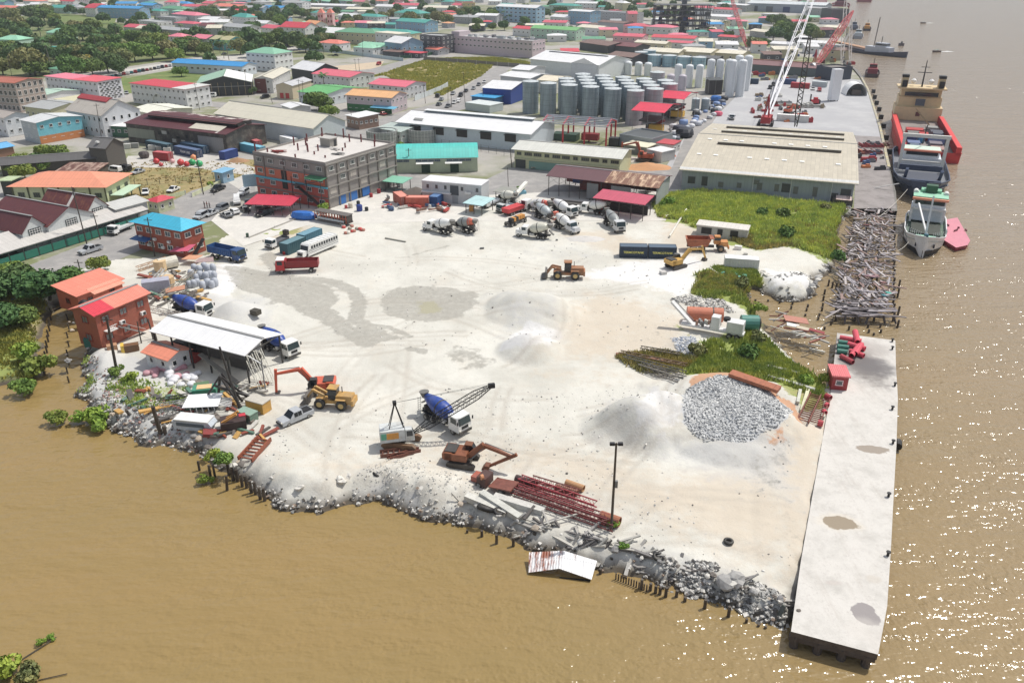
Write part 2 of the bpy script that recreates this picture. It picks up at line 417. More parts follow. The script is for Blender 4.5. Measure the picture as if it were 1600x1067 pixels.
reg('wet',[(352,420),(380,418),(410,424),(440,426),(470,434),(500,440),(520,452),(530,470),(515,480),(540,500),(560,515),(600,522),(640,528),(600,530),(570,545),(540,530),(500,500),(470,490),(455,478),(430,470),(410,462),(372,452)],1.2)
pline('wet',[(420,400),(440,425)],4,1.5);pline('wet',[(470,436),(520,440),(550,452),(562,470),(556,500),(600,528)],2.8,1.0)
pline('wet',[(560,505),(610,512),(640,526)],1.2,.6);pline('wet',[(640,545),(662,550)],1.6,.8)
reg('wet',[(592,470),(610,452),(650,446),(700,450),(748,458),(740,480),(715,496),(680,502),(640,500),(605,492)],1.6,.95)
reg('mud',[(650,470),(668,466),(690,470),(690,484),(668,490),(648,484)],1.5,.8)
pline('wet',[(630,402),(660,395),(700,384)],1.6,1,.6);pline('wet',[(720,552),(745,565)],6,2.0,.55)
pline('wet',[(400,478),(440,470)],3,1.5,.5)
for a in[[(860,585),(1230,592)],[(930,500),(1120,475)],[(840,560),(930,560),(1000,540)]]:pline('tan',a,7,4,.45)
reg('tan',[(860,510),(920,455),(1000,470),(1080,500),(1060,560),(960,565),(880,560)],4,.8)
reg('tan',[(640,690),(900,700),(1040,740),(1240,700),(1260,820),(1210,900),(1050,830),(860,740),(700,720)],5,.85)
reg('tan',[(1165,790),(1235,800),(1225,850),(1175,865)],2,1);reg('tan',[(1180,690),(1300,650),(1290,760),(1270,900),(1225,900)],3,.9);reg('wet',[(1085,708),(1180,716),(1240,690),(1250,760),(1240,850),(1222,862),(1205,800),(1150,742)],4,.48);reg('wet',[(960,520),(1040,490),(1060,540),(990,560)],5,.36);reg('grey',[(1000,702),(1100,690),(1240,690),(1245,790),(1190,760),(1080,735)],3,.7)
reg('tan',[(860,360),(960,360),(1020,380),(960,400),(900,380)],3,.7);reg('tan',[(1040,335),(1120,370),(1080,400),(1030,385)],3,.8)
reg('tan',[(410,395),(480,380),(450,420),(400,415)],3,.7);reg('tan',[(560,690),(700,700),(760,800),(640,760),(420,760),(400,700)],4,.45)
reg('grey',[(900,640),(960,610),(1000,600),(1060,610),(1075,690),(1010,710),(930,690)],3,.38)
reg('grey',[(770,460),(880,450),(890,520),(880,560),(770,555)],3,.4);reg('grey',[(310,465),(420,462),(430,510),(330,510)],2.5,.7)
reg('grey',[(830,370),(960,380),(930,410),(800,405)],4,.3)
reg('stone',[(1058,640),(1070,620),(1120,606),(1180,612),(1225,640),(1235,665),(1210,690),(1160,706),(1100,700),(1066,680)],.8)
reg('clay',[(1080,606),(1110,592),(1150,584),(1190,612),(1235,636),(1250,665),(1235,670),(1180,616),(1120,610),(1078,620)],1.0)
reg('clay',[(1076,606),(1096,590),(1140,580),(1168,590),(1190,606),(1130,606),(1080,618)],1.2);reg('clay',[(1205,625),(1236,630),(1252,655),(1246,676),(1234,668)],1.2);reg('clay',[(1190,690),(1225,685),(1228,700),(1195,712)],1.5,.6)
reg('green',[(1045,300),(1100,292),(1160,300),(1230,312),(1322,318),(1325,345),(1318,395),(1290,405),(1230,385),(1180,392),(1130,380),(1070,350),(1030,345),(1018,318)],2.5)
reg('green',[(1080,460),(1090,425),(1120,415),(1180,420),(1195,440),(1180,465),(1205,500),(1195,506),(1150,480),(1100,472)],1.5)
reg('green',[(965,556),(1040,548),(1090,560),(1100,540),(1150,510),(1190,520),(1230,560),(1290,590),(1290,640),(1255,640),(1210,598),(1140,590),(1080,600),(1060,590),(1000,580)],1.5)
reg('green',[(1060,500),(1095,535),(1160,545),(1150,560),(1090,545),(1050,510)],1.5,.6)
reg('green',[(170,590),(230,592),(300,600),(300,640),(250,650),(190,640),(165,610)],2,.55);reg('green',[(110,540),(135,545),(150,600),(118,620)],1.5,.5)
reg('green',[(320,700),(350,715),(362,740),(335,735)],1.2,.8);reg('green',[(410,340),(480,345),(470,365),(400,372),(385,362)],1.5,.8)
reg('green',[(-60,600),(0,590),(60,592),(82,486),(60,420),(-60,420)],2.0,.9);reg('tan',[(395,350),(480,345),(478,368),(380,380)],2,1)
reg('green',[(330,400),(345,392),(350,410),(330,416)],1,.6)
reg('grey',[(116,545),(240,560),(330,650),(350,700),(300,700),(180,660),(110,630)],2,.8)
reg('grey',[(900,850),(1000,840),(1120,880),(1240,930),(1236,985),(1000,900)],2,.5)
ATTR['grey']=np.maximum(ATTR['grey'],.9*np.exp(-(np.clip(sd,0,99)/2.2)**2)*(H<.5))
reg('bright',[(980,410),(1090,400),(1100,450),(1060,462),(980,445),(900,430)],3,1);reg('bright',[(380,410),(380,440),(360,470),(320,470),(320,420)],2,.8)
reg('bright',[(778,552),(800,520),(828,508),(862,512),(880,520),(862,552),(820,560)],1,.9);reg('bright',[(1000,612),(1040,612),(1068,650),(1060,690),(1020,704),(985,690)],2,.8);reg('bright',[(1190,420),(1280,425),(1280,450),(1200,450)],3,.8)
REG=[(-500,455),(60,447),(100,428),(180,405),(325,398),(345,372),(400,345),(480,348),(700,342),(1035,342),(1045,296),(1330,296),(1332,335),(1700,335),(1700,1300),(-500,1300)]
rows,cols=GX.shape
H=np.where(inside(GX,GY,wxy([(1240,986),(1254,872),(1275,760),(1301,615),(1308,530),(1396,530),(1398,780),(1370,1020)])),np.minimum(H,-.35),np.where(inside(GX,GY,wxy([(1222,1000),(1238,860),(1250,740),(1275,680),(1430,650),(1430,1060)])),np.minimum(H,.12),H));rd=Q6(GX,GY,wxy(REG[:13]));H=np.where(sd>2,H*sstep(.5,5,rd),H)
keep=(sd>-4.5)&inside(GX,GY,wxy(REG))
idx=-np.ones(GX.size,int);kf=keep.ravel();idx[kf]=np.arange(kf.sum())
V=np.stack([GX.ravel()[kf],GY.ravel()[kf],H.ravel()[kf]],1)
I,J=np.meshgrid(np.arange(rows-1),np.arange(cols-1),indexing='ij')
a=(I*cols+J).ravel();F=np.stack([idx[a],idx[a+1],idx[a+cols+1],idx[a+cols]],1);F=F[(F>=0).all(1)]
me=bpy.data.meshes.new('yard_ground');me.vertices.add(len(V));me.vertices.foreach_set('co',V.ravel())
me.loops.add(len(F)*4);me.loops.foreach_set('vertex_index',F.ravel().astype(np.int32))
me.polygons.add(len(F));me.polygons.foreach_set('loop_start',np.arange(0,len(F)*4,4));me.polygons.foreach_set('loop_total',np.full(len(F),4))
me.polygons.foreach_set('use_smooth',np.ones(len(F),bool))
for k,arr in ATTR.items():
 at=me.attributes.new(k,'FLOAT','POINT');at.data.foreach_set('value',arr.ravel()[kf].astype(np.float32))
me.update();me.validate()
def yard_mat():
 m,n,b=newmat('crushed_stone_yard');p=POS(n)
 nb=Q3(n,p,.07,6,.65);nm=Q3(n,p,.45,6,.7);nf=Q3(n,p,3.0,4,.7);nff=Q3(n,p,9.0,2,.7)
 wv=Q3(n,p,1.1,5,.7)
 def att(k):a=N(n,'ShaderNodeAttribute');a.attribute_name=k;return a.outputs['Fac']
 def mask(k,e=.5,s=.16,nz=N0):
  v=Q4(n,'ADD',att(k),Q4(n,'MULTIPLY',Q4(n,'SUBTRACT',nz or nm,.5),1.5));v=Q4(n,'MULTIPLY',v,Q8(n,att(k),.0,.08))
  return Q8(n,v,e-s,e+s)
 c=MIX(n,Q8(n,nb,.35,.68),(.69,.675,.61),(.56,.545,.485))
 c=MIX(n,Q4(n,'MULTIPLY',Q8(n,nm,.5,.8),.45),c,(.47,.445,.40))
 c=MIX(n,Q4(n,'MULTIPLY',Q8(n,Q3(n,p,.16,4,.6),.5,.72),.35),c,(.64,.58,.49))
 c=MIX(n,mask('bright'),c,(.74,.73,.71))
 c=MIX(n,Q4(n,'MULTIPLY',mask('tan',.5,.35),.6),c,(.60,.50,.38))
 c=MIX(n,Q4(n,'MULTIPLY',Q4(n,'MULTIPLY',att('track'),Q8(n,nf,.25,.5)),.6),c,(.44,.40,.34));c=MIX(n,Q4(n,'MULTIPLY',Q8(n,Q3(n,p,.8,7,.8),.56,.68),.4),c,(.44,.42,.38))
 c=MIX(n,Q4(n,'MULTIPLY',mask('grey',.45,.3),.7),c,(.55,.55,.54))
 c=MIX(n,mask('clay',.5,.1),c,(.56,.34,.22))
 c=MIX(n,Q4(n,'MULTIPLY',mask('wet',.46,.13),Q4(n,'MULTIPLY_ADD',Q8(n,wv,.3,.7),.3,.55)),c,(.35,.335,.295))
 c=MIX(n,mask('mud',.5,.15),c,(.40,.38,.28))
 st_c=MIX(n,Q8(n,nff,.35,.65),(.40,.41,.42),(.66,.67,.67));c=MIX(n,mask('stone',.5,.1),c,st_c)
 gr=MIX(n,nm,(.22,.30,.07),(.38,.40,.15));gr=MIX(n,Q8(n,nb,.5,.7),gr,(.44,.36,.22))
 c=MIX(n,mask('green',.52,.12),c,gr)
 c=MIX(n,Q4(n,'MULTIPLY',Q8(n,nff,.55,.75),.18),c,(.3,.29,.27))
 sp=N(n,'ShaderNodeSeparateXYZ');n.links.new(p,sp.inputs[0])
 c=MIX(n,Q8(n,Q4(n,'ADD',sp.outputs[2],Q4(n,'MULTIPLY',nm,.8)),-.6,-1.6),c,(.17,.13,.08))if F0 else c
 low=N(n,'ShaderNodeMapRange');n.links.new(sp.outputs[2],low.inputs[0]);low.inputs[1].default_value=-.8;low.inputs[2].default_value=-1.7
 c=MIX(n,low.outputs[0],c,(.13,.11,.085))
 n.links.new(c,b.inputs['Base Color']);b.inputs['Roughness'].default_value=.95;b.inputs['Specular IOR Level'].default_value=.15
 bp=N(n,'ShaderNodeBump');bp.inputs['Distance'].default_value=.25;bp.inputs['Strength'].default_value=.6
 n.links.new(Q4(n,'ADD',Q4(n,'MULTIPLY',nm,.8),Q4(n,'MULTIPLY',nf,.3)),bp.inputs['Height']);n.links.new(bp.outputs[0],b.inputs['Normal'])
 return m
me.materials.append(yard_mat())
yo=link('yard_ground',me);tag(yo,'pale crushed stone yard with damp grey stains',kind='structure')
# ---- town ground: a coarse sheet a little lower, its waterside edge drawn inland of the yard sheet's
def town_mat():
 m,n,b=newmat('town_ground');p=POS(n)
 nb=Q3(n,p,.02,5,.6);nm=Q3(n,p,.15,5,.7);nf=Q3(n,p,1.2,4,.7)
 c=MIX(n,Q8(n,nb,.42,.6),(.40,.38,.35),(.20,.22,.10))
 c=MIX(n,Q8(n,nm,.5,.7),c,(.44,.41,.36));c=MIX(n,Q4(n,'MULTIPLY',Q8(n,nf,.5,.8),.5),c,(.2,.18,.14))
 n.links.new(c,b.inputs['Base Color']);b.inputs['Roughness'].default_value=.95;return m
TOWN=[(-3000,455),(-500,459),(60,451),(101,432),(180,408),(326,401),(347,375),(402,348),(480,351),(700,345),(1036,345),(1046,299),(1328,299),(1330,326),(1395,326),(1394,300),(1384,262),(1379,235),(1371,200),(1361,168),(1352,140),(1343,122),(1333,110),(1317,102),(1321,84),(1313,74),(1323,52),(1317,40),(1325,22),(1325,8),(1312,-9),(1298,-28),(1205,-50),(1000,-62),(-2000,-62),(-7000,-40)]
g=flat('ground',TOWN,-.06,town_mat());g['label']='grey and green town ground behind the yard'
qw=MB();Q=[P(u,v)for u,v in QUAY[1:15]];cm=Qp((120,116,108),dirt=.6)
for a,b in zip(Q,Q[1:]):
 d=(b-a).normalized();nn=QV((-d.y,d.x,0))*1.5
 qw.add([a+QV((0,0,-.02)),b+QV((0,0,-.02)),b+QV((0,0,-4)),a+QV((0,0,-4)),a+nn+QV((0,0,-.02)),b+nn+QV((0,0,-.02))],[(0,1,2,3),(0,4,5,1)],cm)
tag(qw.obj('quay_wall'),'weathered concrete quay wall along the river berths','wall',kind='thing')
# ---- surfaces in town
def surf(c,c2,sc=.25,rough=.9,lo=.4,hi=.7):
 key=('surf',tuple(c),tuple(c2),sc)
 if key in _mc:return _mc[key]
 m,n,b=newmat('surface');p=POS(n)
 cc=MIX(n,Q8(n,Q3(n,p,sc,6,.7),lo,hi),c,c2);cc=MIX(n,Q4(n,'MULTIPLY',Q8(n,Q3(n,p,1.7,4,.7),.5,.8),.35),cc,[x*.5 for x in c])
 n.links.new(cc,b.inputs['Base Color']);b.inputs['Roughness'].default_value=rough;_mc[key]=m;return m
ASPH=surf((.30,.29,.28),(.40,.38,.36));GRASS=surf((.13,.19,.045),(.24,.26,.09),.12);DRY=surf((.36,.28,.13),(.20,.20,.07),.18)
SANDY=surf((.60,.48,.34),(.5,.42,.32));PALE=surf((.52,.50,.46),(.62,.59,.54));APRON=surf((.42,.42,.43),(.5,.5,.5),.08)
nlay=[0]
def lay(name,pts,m,lA):
 nlay[0]+=1
 o=flat(name,pts,-.055+.004*nlay[0],m);o['label']=lA;return o
lay('woodland_floor',[(-200,30),(90,24),(300,50),(400,48),(560,36),(560,76),(460,72),(370,84),(300,90),(90,120),(-200,140)],surf((.13,.16,.05),(.24,.25,.12),.05),'shaded green ground under the town trees')
lay('lawn',[(88,22),(135,24),(182,28),(178,40),(150,42),(110,36),(86,32)],GRASS,'green sports field beyond the trees')
lay('lawn',[(170,118),(200,122),(300,104),(330,118),(290,134),(190,148),(168,140)],GRASS,'green lawn between the white apartment blocks')
lay('vacant_lot',[(575,122),(660,95),(770,103),(755,118),(690,150),(655,142),(600,118)],DRY,'overgrown vacant lot with dry grass')
lay('lawn',[(680,92),(770,90),(828,98),(825,104),(700,96)],GRASS,'strip of green weeds below the long pinkish block')
lay('lot_sand',[(520,104),(560,100),(600,96),(590,112),(560,118),(525,112)],SANDY,'orange sand lot beside the road')
lay('field_dry',[(150,262),(250,240),(400,250),(398,270),(300,300),(230,330),(190,315),(190,280)],DRY,'dry grass ground around the fenced compound')
lay('dirt_track',[(200,244),(330,240),(398,262),(395,275),(300,262),(190,262)],PALE,'pale dirt track behind the guard hut')
lay('street',[(-80,470),(0,432),(120,386),(200,352),(230,335),(300,298),(360,282),(396,276),(399,300),(350,322),(330,345),(210,395),(110,440),(60,452),(0,480)],ASPH,'grey asphalt street running up past the parked cars')
lay('street',[(355,284),(394,268),(396,290),(380,300)],PALE,'pale street corner by the small hut')
lay('street',[(598,268),(760,280),(800,262),(880,262),(1060,262),(1066,300),(1000,300),(860,300),(790,304),(700,308),(600,300)],ASPH,'asphalt service road behind the mixer trucks')
lay('street',[(536,205),(560,196),(640,172),(700,158),(760,112),(790,100),(800,104),(776,128),(742,168),(700,176),(640,190),(600,230),(560,232)],ASPH,'street lined with parked cars beside the vacant lot')
lay('street',[(540,112),(580,108),(640,92),(700,80),(704,84),(650,100),(590,118),(545,122)],ASPH,'narrow street past the orange sand lot')
lay('street',[(90,122),(200,108),(300,92),(372,86),(460,74),(468,78),(380,94),(300,102),(200,118),(95,132)],PALE,'pale avenue under the street trees')
lay('street',[(320,158),(420,166),(440,160),(560,176),(560,190),(430,178),(320,166)],ASPH,'lane in front of the grey workshop')
lay('quay_apron',[(1180,128),(1300,118),(1345,126),(1356,146),(1368,180),(1380,235),(1340,240),(1338,212),(1290,205),(1150,196),(1060,262),(1040,262),(1080,196),(1150,150)],APRON,'wide grey concrete quay apron beside the river')
lay('quay_deck',[(1336,212),(1376,214),(1381,236),(1390,268),(1396,300),(1400,326),(1334,326),(1336,290)],surf((.33,.30,.29),(.22,.20,.19)),'dark weathered wharf deck beside the long warehouse')
lay('street',[(1085,180),(1140,130),(1170,130),(1120,182),(1066,262),(1050,262)],ASPH,'access lane beside the silos')
lay('yard_apron',[(330,345),(350,322),(400,330),(470,320),(516,322),(600,300),(700,308),(860,300),(1060,300),(1040,345),(700,345),(480,352),(380,385)],surf((.62,.60,.55),(.72,.69,.63)),'bleached concrete apron in front of the unfinished building')
# ================================================================== buildings
_win={}
def winmesh(w_,h_,fc,gc,far,open_=F0):
 key=(round(w_,1),round(h_,1),tuple(fc),tuple(gc),far)
 if key in _win:return _win[key]
 fm=Qp(fc);gm=glass(gc);f=MB();g=MB();t=.12 if not far else .18
 f.box((0,-.05,h_/2-t/2),(w_,.12,t),fm);f.box((0,-.07,-h_/2+t/2),(w_+.1,.2,t),fm)
 for s_ in(-1,1):f.box((s_*(w_/2-t/2),-.05,0),(t,.116,h_-2*t),fm)
 if not far and w_>1.0:
  for k in Qx(1,int(w_/.6)):f.box((-w_/2+k*w_/int(w_/.6),-.045,0),(.06,.1,h_-2*t),fm)
 g.box((0,-.012,0),(w_-2*t,.05,h_-2*t),gm)
 if far:
  for s0 in(g,):f.add(s0.v,s0.f,gm)
  _win[key]=(f.mesh('window'),N0)
 else:_win[key]=(f.mesh('window'),g.mesh('pane'))
 return _win[key]
def Qw(parent,loc,rz,w_=1.2,h_=1.1,fc=Q2,gc=(30,36,42),far=F0):
 a,b=winmesh(w_,h_,fc,gc,far)
 o=link('window',a,parent,loc,rz)
 if b:link('pane',b,o)
 return o
def door(parent,loc,rz,w_=1.1,h_=2.1,c=(90,70,50)):
 m=MB();m.box((0,-.04,h_/2),(w_,.1,h_),Qp(c));m.box((w_*.38,-.11,h_*.48),(.08,.05,.14),Qp(DARK))
 return m.obj('door',parent,loc,rz)
MAXD=dict(white_warehouse=22,workshop=26,long_block=34,blue_roof_hall=12,long_pink_block=15,blue_school=14,blue_store=24,store=18,white_hall=32,steel_warehouse=24,ruined_shed=19,dark_gable_hall=16,corner_shop=13,hip_block=15)
def bld(name,desc,cat,A,B,C,h,roof='gable',rise=1.8,wall=Q2,rc=(180,180,178),rm=N0,floors=1,axis='x',over=.5,win=True,wsp=3.0,ws=(1.2,1.1),wfc=Q2,gc=(34,40,46),far=N0,lA=N0,gA=N0,trim=N0,doors=(),base=N0,wm=N0,z0=0,skipf=(),side=True,maxD=N0,minD=4,nofront=F0):
 PA,PB,PC=P(*A,h),P(*B,h),P(*C,h)if hasattr(C,'__len__')else N0
 u=PB-PA;L=u.length;u.normalize();n=QV((-u.y,u.x,0))
 D=abs((PC-PB).dot(n))if PC is not N0 else C
 D=min(max(D,minD),MAXD.get(name,99));D=14 if lA=='' and name=='store' else D
 if maxD:D=min(D,maxD)
 rz=math.atan2(u.y,u.x);far=(S((A[1]+B[1])/2)<3.1)if far is N0 else far
 root=T(name,(PA.x,PA.y,z0),rz,lA=lA,cat=cat,gA=gA,desc=N0 if lA else desc)
 wmt=wm or Qp(wall,dirt=.25);rm=rm or Qs(rc,axis if roof in('gable','hip','shed','arch')else 'x',rust=0)
 b=MB();b.box((L/2,D/2,h/2),(L,D,h),wmt);H_=h
 if roof=='gable':
  if axis=='x':b.add([(0,0,h),(0,D,h),(0,D/2,h+rise),(L,0,h),(L,D,h),(L,D/2,h+rise)],[(0,1,2),(3,5,4),(0,2,5,3),(1,4,5,2)],wmt)
  else:b.add([(0,0,h),(L,0,h),(L/2,0,h+rise),(0,D,h),(L,D,h),(L/2,D,h+rise)],[(0,1,2),(3,5,4),(0,2,5,3),(1,4,5,2)],wmt)
 b.obj('wall',root)
 r=MB();o=over;t=.12
 def lift(z,k):return z+.03
 if roof=='gable':
  if axis=='x':
   s_=rise/(D/2);e=h-o*s_+.04;tp=h+rise+.04
   r.slab((-o,-o,e),(L+o,-o,e),(L+o,D/2,tp),(-o,D/2,tp),t,rm);r.slab((-o,D/2,tp),(L+o,D/2,tp),(L+o,D+o,e),(-o,D+o,e),t,rm)
  else:
   s_=rise/(L/2);e=h-o*s_+.04;tp=h+rise+.04
   r.slab((-o,-o,e),(L/2,-o,tp),(L/2,D+o,tp),(-o,D+o,e),t,rm);r.slab((L/2,-o,tp),(L+o,-o,e),(L+o,D+o,e),(L/2,D+o,tp),t,rm)
 elif roof=='hip':
  k=min(L,D)/2+o;e=h+.03;tp=h+rise
  if L>=D:r0,r1=(k-o,D/2,tp),(L-k+o,D/2,tp)
  else:r0,r1=(L/2,k-o,tp),(L/2,D-k+o,tp)
  c=[(-o,-o,e),(L+o,-o,e),(L+o,D+o,e),(-o,D+o,e)]
  if L>=D:r.add(c+[r0,r1],[(0,1,5,4),(1,2,5),(2,3,4,5),(3,0,4),(3,2,1,0)],rm)
  else:r.add(c+[r0,r1],[(0,1,4),(1,2,5,4),(2,3,5),(3,0,4,5),(3,2,1,0)],rm)
 elif roof=='shed':r.slab((-o,-o,h+.04),(L+o,-o,h+.04),(L+o,D+o,h+rise),(-o,D+o,h+rise),t,rm)
 elif roof=='flat':
  r.box((L/2,D/2,h+.06),(L,D,.1),rm)
  for c_,d_ in(((L/2,.12,h+.35),(L+.1,.25,.55)),((L/2,D-.12,h+.35),(L+.1,.25,.55)),((.12,D/2,h+.35),(.25,D-.5,.55)),((L-.12,D/2,h+.35),(.25,D-.5,.55))):r.box(c_,d_,wmt)
 elif roof=='slab':r.slab((-o,-o,h+.22),(L+o,-o,h+.22),(L+o,D+o,h+.22),(-o,D+o,h+.22),.22,rm)
 elif roof=='arch':
  pr=[(-o+(D+2*o)*i/12,h+rise*math.sin(math.pi*i/12))for i in Qx(13)]
  pts=[(x,y,z)for x in(-o,L+o)for y,z in pr];k=13
  r.add(pts,[(i,i+k,i+k+1,i+1)for i in Qx(12)]+[tuple(Qx(13)),tuple(Qx(25,12,-1))],rm)
  b2=N0
 if r.v:r.obj('roof',root)
 if roof=='gable' and not far:
  rd=MB();tp=h+rise+.06
  if axis=='x':rd.box((L/2,D/2,tp),(L+2*o,.5,.1),Qp([x*.8 for x in rc]))
  else:rd.box((L/2,D/2,tp),(.5,D+2*o,.1),Qp([x*.8 for x in rc]))
  rd.obj('ridge_cap',root)
 if trim:
  q=MB()
  for f in Qx(1,floors+1):q.box((L/2,-.04,h*f/floors-.12),(L+.1,.12,.24),Qp(trim));q.box((L+.04,D/2,h*f/floors-.12),(.12,D,.24),Qp(trim));q.box((-.04,D/2,h*f/floors-.12),(.12,D,.24),Qp(trim))
  q.obj('band',root)
 if win:
  fh=h/floors;cx=PA.x+u.x*L/2+n.x*D/2;cy=PA.y+u.y*L/2+n.y*D/2
  sp=wsp*(1.25 if far else 1)
  for f in Qx(floors):
   if f in skipf:continue
   z=fh*f+fh*.55
   k=max(1,int(L/sp))
   if not nofront:
    for i in Qx(k):Qw(root,(L*(i+.5)/k,0,z),0,ws[0],ws[1],wfc,gc,far)
   if side:
    k=max(1,int(D/sp))
    right=(-cx*u.x-cy*u.y)>0
    for i in Qx(k):
     if right:Qw(root,(L,D*(i+.5)/k,z),R(90),ws[0],ws[1],wfc,gc,far)
     else:Qw(root,(0,D*(i+.5)/k,z),R(-90),ws[0],ws[1],wfc,gc,far)
 for dd in doors:
  door(root,(L*dd[0],0,0),0,*dd[1:])
 root['L']=L;root['D']=D;root['H']=h
 return root,L,D
def Ql(root,phrase):mark(phrase,root.location.x,root.location.y)
def dims(r):L,D=r['L'],r['D'];return L,D
GRN=(70,140,110);TEAL=(40,140,130);CORAL=(236,116,96);PINK=(226,110,130);CRIM=(206,42,72);CYAN=(20,172,205);CREAM=(208,200,172)
# ---------------------------------------------------------------- near buildings (west side)
r,L,D=bld('office_building','','office',(147,491),(229,457),(207,444),6.6,'gable',.9,wall=(164,84,60),rm=Qs((236,128,104),'x'),floors=2,wsp=3.4,ws=(1.5,1.3),far=F0,lA='two storey orange brick office with coral roof beside the creek',wfc=(150,60,40),gc=(110,116,118));Ql(r,'the coral roofed brick office')
m=MB();m.slab((-.55,-.55,6.53),(3.4,-.55,6.53),(3.4,D/2,7.58),(-.55,D/2,7.58),.1,Qs((214,40,62),'x'));m.obj('roof_patch',r)
m=MB()
for i in Qx(5):m.box((1.2+i*.35,-.9,3.55),(.06,.06,.8),Q2)
m.box((1.9,-.6,3.1),(1.9,1.2,.15),Q2);m.box((1.9,-1.15,3.95),(1.9,.08,.08),Q2);m.obj('balcony',r)
m=MB();m.bar((3.2,-.9,3.2),(7.8,-.9,.1),.9,Q9,.15)
for i in Qx(10):m.box((3.4+i*.46,-.9,3.1-i*.31),(.3,.9,.06),(170,168,160))
m.bar((3.2,-1.4,4.1),(7.8,-1.4,1.0),.06,Q2);m.obj('staircase',r)
for px in(4.5,8.8):
 m=MB();m.box((0,-.3,0),(.9,.5,.6),Q2);m.box((.1,-.57,0),(.5,.05,.5),DARK);m.obj('air_conditioner',r,(px,0,3.4))
r,L,D=bld('annex_building','','annex',(120,462),(189,436),(162,426),3.6,'shed',1.0,wall=(190,96,66),rm=Qs((240,128,100),'x'),far=F0,wsp=4.5,lA='low orange annex with coral lean-to roof behind the brick office',wfc=(150,60,40),maxD=9)
m=MB();m.slab((L*.25,-1.6,3.3),(L*.95,-1.6,3.3),(L*.95,.6,3.9),(L*.25,.6,3.9),.1,Qs((244,150,120),'x'));m.obj('porch_roof',r)
m=MB();m.cyl((.5,-.8,0),(.5,-.8,3.0),.9,BLACK,n=14);m.lathe((.5,-.8,3.0),(.5,-.8,3.5),[(0,.9),(.6,.6),(1,.2)],Qp(BLACK));
tag(m.obj('water_tank',N0,r.location+QV((1.5,-1.0,.0))),'black round water tank beside the brick office wall','water tank')
r,L,D=bld('brick_house','','house',(209,346),(283,360),(312,348),6.4,'hip',1.7,wall=(164,76,50),rm=Qs((18,178,212),'x'),floors=2,far=F0,wsp=2.9,ws=(1.7,1.2),over=.8,lA='two storey brick house with bright cyan hip roof by the street',wfc=(228,220,210),gc=(80,96,104));Ql(r,'the cyan roofed brick house')
m=MB();m.slab((-.1,-2.0,2.9),(5,-2.0,2.9),(5,.0,3.2),(-.1,.0,3.2),.12,Qs((30,90,150),'x'));m.obj('canopy',r)
m=MB();m.bar((L+.8,1,0),(L+.8,D-1,3.2),.9,DARK,.2);m.bar((L+1.2,1,1),(L+1.2,D-1,4.1),.06,DARK);m.obj('staircase',r)
for i in Qx(5):
 m=MB();m.box((0,-.25,0),(.8,.45,.55),Q2);m.obj('air_conditioner',r,(1.5+i*2.2,0,3.15-(i%2)*1.6))
r,L,D=bld('hall','','hall',(18,291),(163,292),(191,272),5.2,'hip',2.4,wall=(196,204,160),rm=Qs((244,142,104),'x'),floors=1,far=F0,wsp=4.0,ws=(1.8,1.3),over=1.0,z0=0,lA='long pale green hall under a peach orange hip roof',gc=(60,70,66),wfc=(110,120,100));Ql(r,'the peach roofed hall')
m=MB()
for i in Qx(7):m.box((L*i/6,-.12,2.6),(.3,.24,5.2),(84,90,60))
m.obj('column',r)
m=MB();m.box((L+2,D/2,2.5),(3.4,D*.8,.2),(190,220,190))
for yy in(.15,.5,.85):m.box((L+3.4,D*yy,1.2),(.25,.25,2.4),(50,80,60))
m.obj('porch',r)
r,L,D=bld('shelter','','shelter',(0,283),(16,283),(24,277),4.2,'slab',0,wall=(60,62,56),rc=(180,196,150),win=F0,lA='small open shelter with pale green posts beside the peach roofed hall',far=F0)
rr=dict(roof='gable',far=F0,wfc=Q2,win=F0,over=.4)
RUSTY=Qs((98,46,48),'x',rust=.35,rcol=(150,84,60),light=(214,206,196),lf=.018)
def V4(root,L,D,z,fc=Q2):
 o=link('window',winmesh(3.0,2.2,(70,80,80),(190,200,205),F0)[0],root,(L,D/2,z),R(90))
 m=MB()
 for i in Qx(5):m.box((-1.2+i*.6,-.09,0),(.09,.06,2.0),Q2)
 for j in Qx(4):m.box((0,-.08,-.75+j*.5),(2.8,.05,.09),Q2)
 m.obj('lattice',o);link('pane',winmesh(3.0,2.2,(70,80,80),(60,66,72),F0)[1],o)
for i,(A,B,C,lb)in enumerate([((-60,344),(34,363),(74,352),'rusty maroon gabled shed lowest along the street'),((-20,334),(74,353),(131,329),'large maroon gabled shed in the middle of the street row'),((64,318),(135,330),(180,322),'rust and white patched gabled shed beside the peach roofed hall')]):
 r,L,D=bld('gabled_shed','','shed',A,B,C,5.2,rise=2.9,wall=(206,210,208),rm=RUSTY if i<2 else Qs((108,50,48),'x',rust=.55,rcol=(164,98,66),light=(220,216,206),lf=.22),lA=lb,gA='gabled sheds along the street',**rr)
 V4(r,L,D,4.2)
Ql(r,'the patched rusty shed')
r,L,D=bld('shed','','shed',(181,327),(229,314),(222,308),4.4,'shed',.8,wall=(176,180,178),rc=(196,196,190),win=F0,far=F0,lA='small grey roofed shed at the upper end of the gabled sheds')
a=P(-60,415,3.0);b=P(232,327,3.0);u=(b-a).normalized();nn=QV((-u.y,u.x,0));LL=(b-a).length
r=T('street_arcade',(a.x,a.y,0),math.atan2(u.y,u.x),lA='long grey lean-to roof over a teal boarded front along the street',cat='arcade');Ql(r,'the teal street front')
m=MB();m.slab((0,0,3.0),(LL,0,3.0),(LL,7.2,5.0),(0,7.2,5.0),.12,Qs((196,192,186),'x',rust=.12));m.obj('roof',r)
k=int(LL/3.2)
